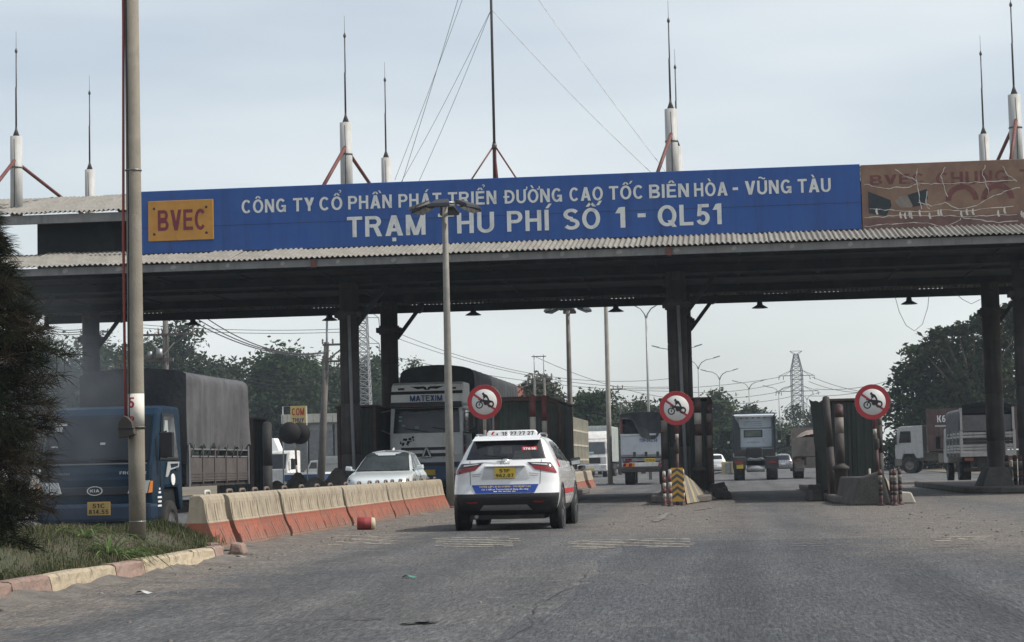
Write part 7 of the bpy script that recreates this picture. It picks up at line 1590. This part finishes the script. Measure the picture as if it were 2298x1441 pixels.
up_pole('power pole with transformer fittings behind the blue truck', 371, 700, 373, 80, [(.95, -1.0, 1.2)], .14, transformer)
p, q1_ = up_pole('thin dark pole beside the rear floodlight mast', 1366, 870, 1369, 128, [(.12, 0, .9)], .14)
up_pole('wooden pole with a cross arm of insulators left of the far trees', 1392, 902, 1392, 175, [(.1, -1.1, 1.2), (1.8, -.8, 1.0)], .12)
# H frame pole
q = at(1209, 800, 150); hf = thing('h_frame_pole', 'twin pole frame with cross bars and insulators above the red tiled roof', 'utility pole', (q.x, 150, 0), 0)
for s in (-1, 1): one('shaft', m_up, hf, lambda b: b.tube([(s*.38, 0, 0), (s*.38, 0, at(0, 850, 150).z*0+at(1209, 848, 150).z)], .11, 8)); one('upper_rod', steel, hf, lambda b: b.tube([(s*.36, 0, at(1209, 848, 150).z-.3), (s*.36, 0, q.z+.15)], .035, 6))
one('cross_arm', m_up, hf, lambda b: (b.bar((-.55, 0, q.z), (.55, 0, q.z), .07), b.bar((-.9, 0, at(1209, 850, 150).z), (1.0, 0, at(1209, 850, 150).z), .1), b.bar((-.8, 0, at(1209, 860, 150).z), (.9, 0, at(1209, 860, 150).z), .08)))
for x in np.linspace(-.85, .95, 6): one('insulator', MATS['insulator'], hf, lambda b: b.lathe([(.03, 0), (.07, .1), (.04, .2), (.06, .3), (.02, .4)], c=(x, 0, at(1209, 850, 150).z), n=8))
# lattice pylons
m_lat = mat('lattice_steel', (.13, .14, .145), .6, metal=.3, var=.12); m_lat2 = mat('lattice_pale', (.36, .37, .37), .55, metal=.2, var=.1)
def lattice(b, prof, r, n_x=1):
    """four legs through the (z, half width) profile with cross bracing on every face"""
    cs = ((-1,-1),(1,-1),(1,1),(-1,1))
    for i in range(len(prof)-1):
        (za, wa), (zb, wb) = prof[i], prof[i+1]
        for j in range(4):
            c, d = cs[j], cs[(j+1) % 4]; A = lambda q, w_, z: (q[0]*w_, q[1]*w_, z)
            b.bar(A(c,wa,za), A(c,wb,zb), r*1.5); b.bar(A(c,wa,za), A(d,wb,zb), r); b.bar(A(d,wa,za), A(c,wb,zb), r); b.bar(A(c,wb,zb), A(d,wb,zb), r)
YP = 400; q = at(1786, 790, YP); zz = lambda py: at(1786, py, YP).z; px2m = YP/FPX
py_ = thing('lattice_pylon', 'tall lattice power pylon with two pairs of cross arms in the haze', 'pylon', (q.x, YP, 0), rad(8))
one('tower', m_lat, py_, lambda b: lattice(b, [(0, 4.2), (zz(1010), 3.1), (zz(975), 2.2), (zz(945), 1.45), (zz(925), 1.12)]+[(zz(y), (1.05-.0*(925-y))) for y in (912, 900, 888, 876, 864, 852, 842, 832)]+[(zz(y), 1.05-.65*(832-y)/37) for y in (822, 812, 803, 795)], .07))
one('peak', m_lat, py_, lambda b: [b.bar((0, 0, zz(795)), (s*1.25, 0, zz(788)), .09) for s in (-1, 1)]+[b.bar((-1.25, 0, zz(788)), (1.25, 0, zz(788)), .08), b.bar((.4, 0, zz(797)), (1.25, 0, zz(788)), .06), b.bar((-.4, 0, zz(797)), (-1.25, 0, zz(788)), .06)])
for ya, yt, sp in ((843, 831, 3.6), (878, 866, 4.3), (914, 900, 2.6)):
    for s in (-1, 1):
        o = one('cross_arm', m_lat, py_, lambda b: (b.bar((s*1.05, -.6, zz(ya)), (s*sp, 0, zz(ya)), .11), b.bar((s*1.05, .6, zz(ya)), (s*sp, 0, zz(ya)), .11), b.bar((s*1.05, 0, zz(yt)), (s*sp*.95, 0, zz(ya)), .09), b.bar((s*1.05, -.5, zz(yt)), (s*sp*.7, 0, zz(ya)), .06)))
        for f in (.72, .97): one('insulator', m_lat, o, lambda b: b.tube([(s*sp*f, 0, zz(ya)), (s*(sp*f+.12), 0, zz(ya+9))], .07, 6))
lm_ = thing('lattice_mast', 'slim pale lattice mast between the two left gantry columns', 'mast', (at(819, 1050, 118).x, 118, 0), 0); z_ = lambda py: at(819, py, 118).z
one('tower', m_lat2, lm_, lambda b: lattice(b, [(z_(1050), .52)]+[(z_(y), .52-.26*(1050-y)/360) for y in range(1030, 660, -16)], .035))
for y in (712, 770): one('cross_arm', m_lat2, lm_, lambda b: (b.bar((-.2, 0, z_(y)), (1.0, 0, z_(y+2)), .04), b.bar((.2, 0, z_(y-20)), (1.0, 0, z_(y+2)), .04), b.bar((1.0, 0, z_(y+2)), (1.05, 0, z_(y+26)), .05)))
def cable(label, A, B, sag, r, group='power cables across the road'):
    A, B = Vector(A), Vector(B); n = 20
    o = one('power_cable', m_cab, None, lambda b: b.tube([A.lerp(B, i/n)+Vector((0, 0, -sag*4*(i/n)*(1-i/n))) for i in range(n+1)], r, 4, smooth=False)); tag(o, label, 'cable', group)
pl = at(720, 785, 85)
for i, (px, py) in enumerate(((415, 712), (430, 706), (455, 703))): cable(('lowest thick cable from the gantry to the leaning power pole', 'middle thick cable from the gantry to the leaning power pole', 'highest thick cable from the gantry to the leaning power pole')[i], at(px-40, py-25, 69), (pl.x+.2*i, 85, pl.z+.1*i-.25), .55+.1*i, .022)
for i, py in enumerate((735, 742)): cable(('upper of two level wires behind the left gantry bay', 'lower of two level wires behind the left gantry bay')[i], at(320, py-6, 140), at(800, py+2, 140), .25, .02)
for i in range(3): cable(('lowest', 'middle', 'upper')[i]+' thin cable in front of the left trees', at(420, 790-6*i, 90), (pl.x, 85, pl.z-1.6+.2*i), .75, .014)
for i in range(3): cable(('lowest', 'middle', 'upper')[i]+' cable at the far left beside the feathery tree', at(70, 735-5*i, 80), at(205, 745-5*i, 80), .2, .016)
for i, (a_, c_, g_) in enumerate((((880, 755), (1520, 868), 1.2), ((880, 742), (1500, 850), 1.5), ((880, 800), (1500, 878), .6), ((1200, 800), (1640, 900), 1.0), ((1040, 858), (1205, 850), .5), ((1040, 863), (1205, 856), .6))):
    cable(('steep long wire falling from the second column to the middle column', 'highest long wire behind the near floodlight mast', 'lower long wire behind the near floodlight mast', 'wire running right from the twin pole frame', 'upper wire reaching the twin pole frame', 'lower wire reaching the twin pole frame')[i], at(*a_, 150), at(*c_, 165), g_, .02)
for i, (a_, c_) in enumerate((((1400, 872), (1752, 846)), ((1540, 880), (1762, 856)), ((1500, 890), (1745, 880)), ((1560, 902), (1775, 890)))):
    cable(('highest', 'second', 'third', 'lowest')[i]+' transmission wire running left from the lattice pylon', at(*a_, 380), at(*c_, 400), .8, .05, 'transmission wires of the pylon')
for i, (a_, c_) in enumerate((((1822, 846), (2000, 885)), ((1815, 856), (1960, 880)), ((1830, 873), (2010, 850)), ((1800, 888), (2010, 862)))):
    cable(('highest', 'second', 'third', 'lowest')[i]+' transmission wire running right from the lattice pylon', at(*a_, 400), at(*c_, 380), .8, .05, 'transmission wires of the pylon')
# ============================================================ AIR
hz = bpy.data.materials.new('haze_air'); hz.use_nodes = True; N = hz.node_tree.nodes; N.clear()
o_ = N.new('ShaderNodeOutputMaterial'); pv = N.new('ShaderNodeVolumePrincipled'); pv.inputs['Color'].default_value = (.72, .83, .95, 1); pv.inputs['Density'].default_value = .0004; pv.inputs['Anisotropy'].default_value = .2
hz.node_tree.links.new(pv.outputs[0], o_.inputs['Volume'])
hb_ = boxpart('haze', hz, None, -170, 170, -40, 620, -1.2, 32); hb_['kind'] = 'stuff'

# thin smoke volume added in front of the blue truck for a hazy look
sm = bpy.data.materials.new('hazy_smoke'); sm.use_nodes = True; N = sm.node_tree.nodes; N.clear(); K = sm.node_tree.links.new
o_ = N.new('ShaderNodeOutputMaterial'); pv = N.new('ShaderNodeVolumePrincipled'); pv.inputs['Color'].default_value = (.34, .38, .43, 1)
t_ = N.new('ShaderNodeTexCoord'); n_ = N.new('ShaderNodeTexNoise'); n_.inputs['Scale'].default_value = 1.4; n_.inputs['Detail'].default_value = 2; K(t_.outputs['Object'], n_.inputs[0])
ln = N.new('ShaderNodeVectorMath'); ln.operation = 'LENGTH'; mp_ = N.new('ShaderNodeMapping'); mp_.inputs['Scale'].default_value = (1/1.25, 1/1.1, 1/1.9); K(t_.outputs['Object'], mp_.inputs[0]); K(mp_.outputs[0], ln.inputs[0])
f_ = N.new('ShaderNodeMapRange'); f_.inputs[1].default_value = .25; f_.inputs[2].default_value = 1; f_.inputs[3].default_value = 1; f_.inputs[4].default_value = 0; K(ln.outputs['Value'], f_.inputs[0])
a_ = N.new('ShaderNodeMapRange'); a_.inputs[1].default_value = .35; a_.inputs[2].default_value = .7; a_.inputs[3].default_value = .04; a_.inputs[4].default_value = .5; K(n_.outputs[0], a_.inputs[0])
m_ = N.new('ShaderNodeMath'); m_.operation = 'MULTIPLY'; K(f_.outputs[0], m_.inputs[0]); K(a_.outputs[0], m_.inputs[1]); K(m_.outputs[0], pv.inputs['Density']); K(pv.outputs[0], o_.inputs['Volume'])
b = MB(); b.lathe([(1.27*math.sin(math.pi*i/12)+.0001, -1.92*math.cos(math.pi*i/12)) for i in range(13)], n=20)
smo = b.build('hazy_smoke', sm, None, (-9.0, 25.9, 2.1)); smo['kind'] = 'stuff'
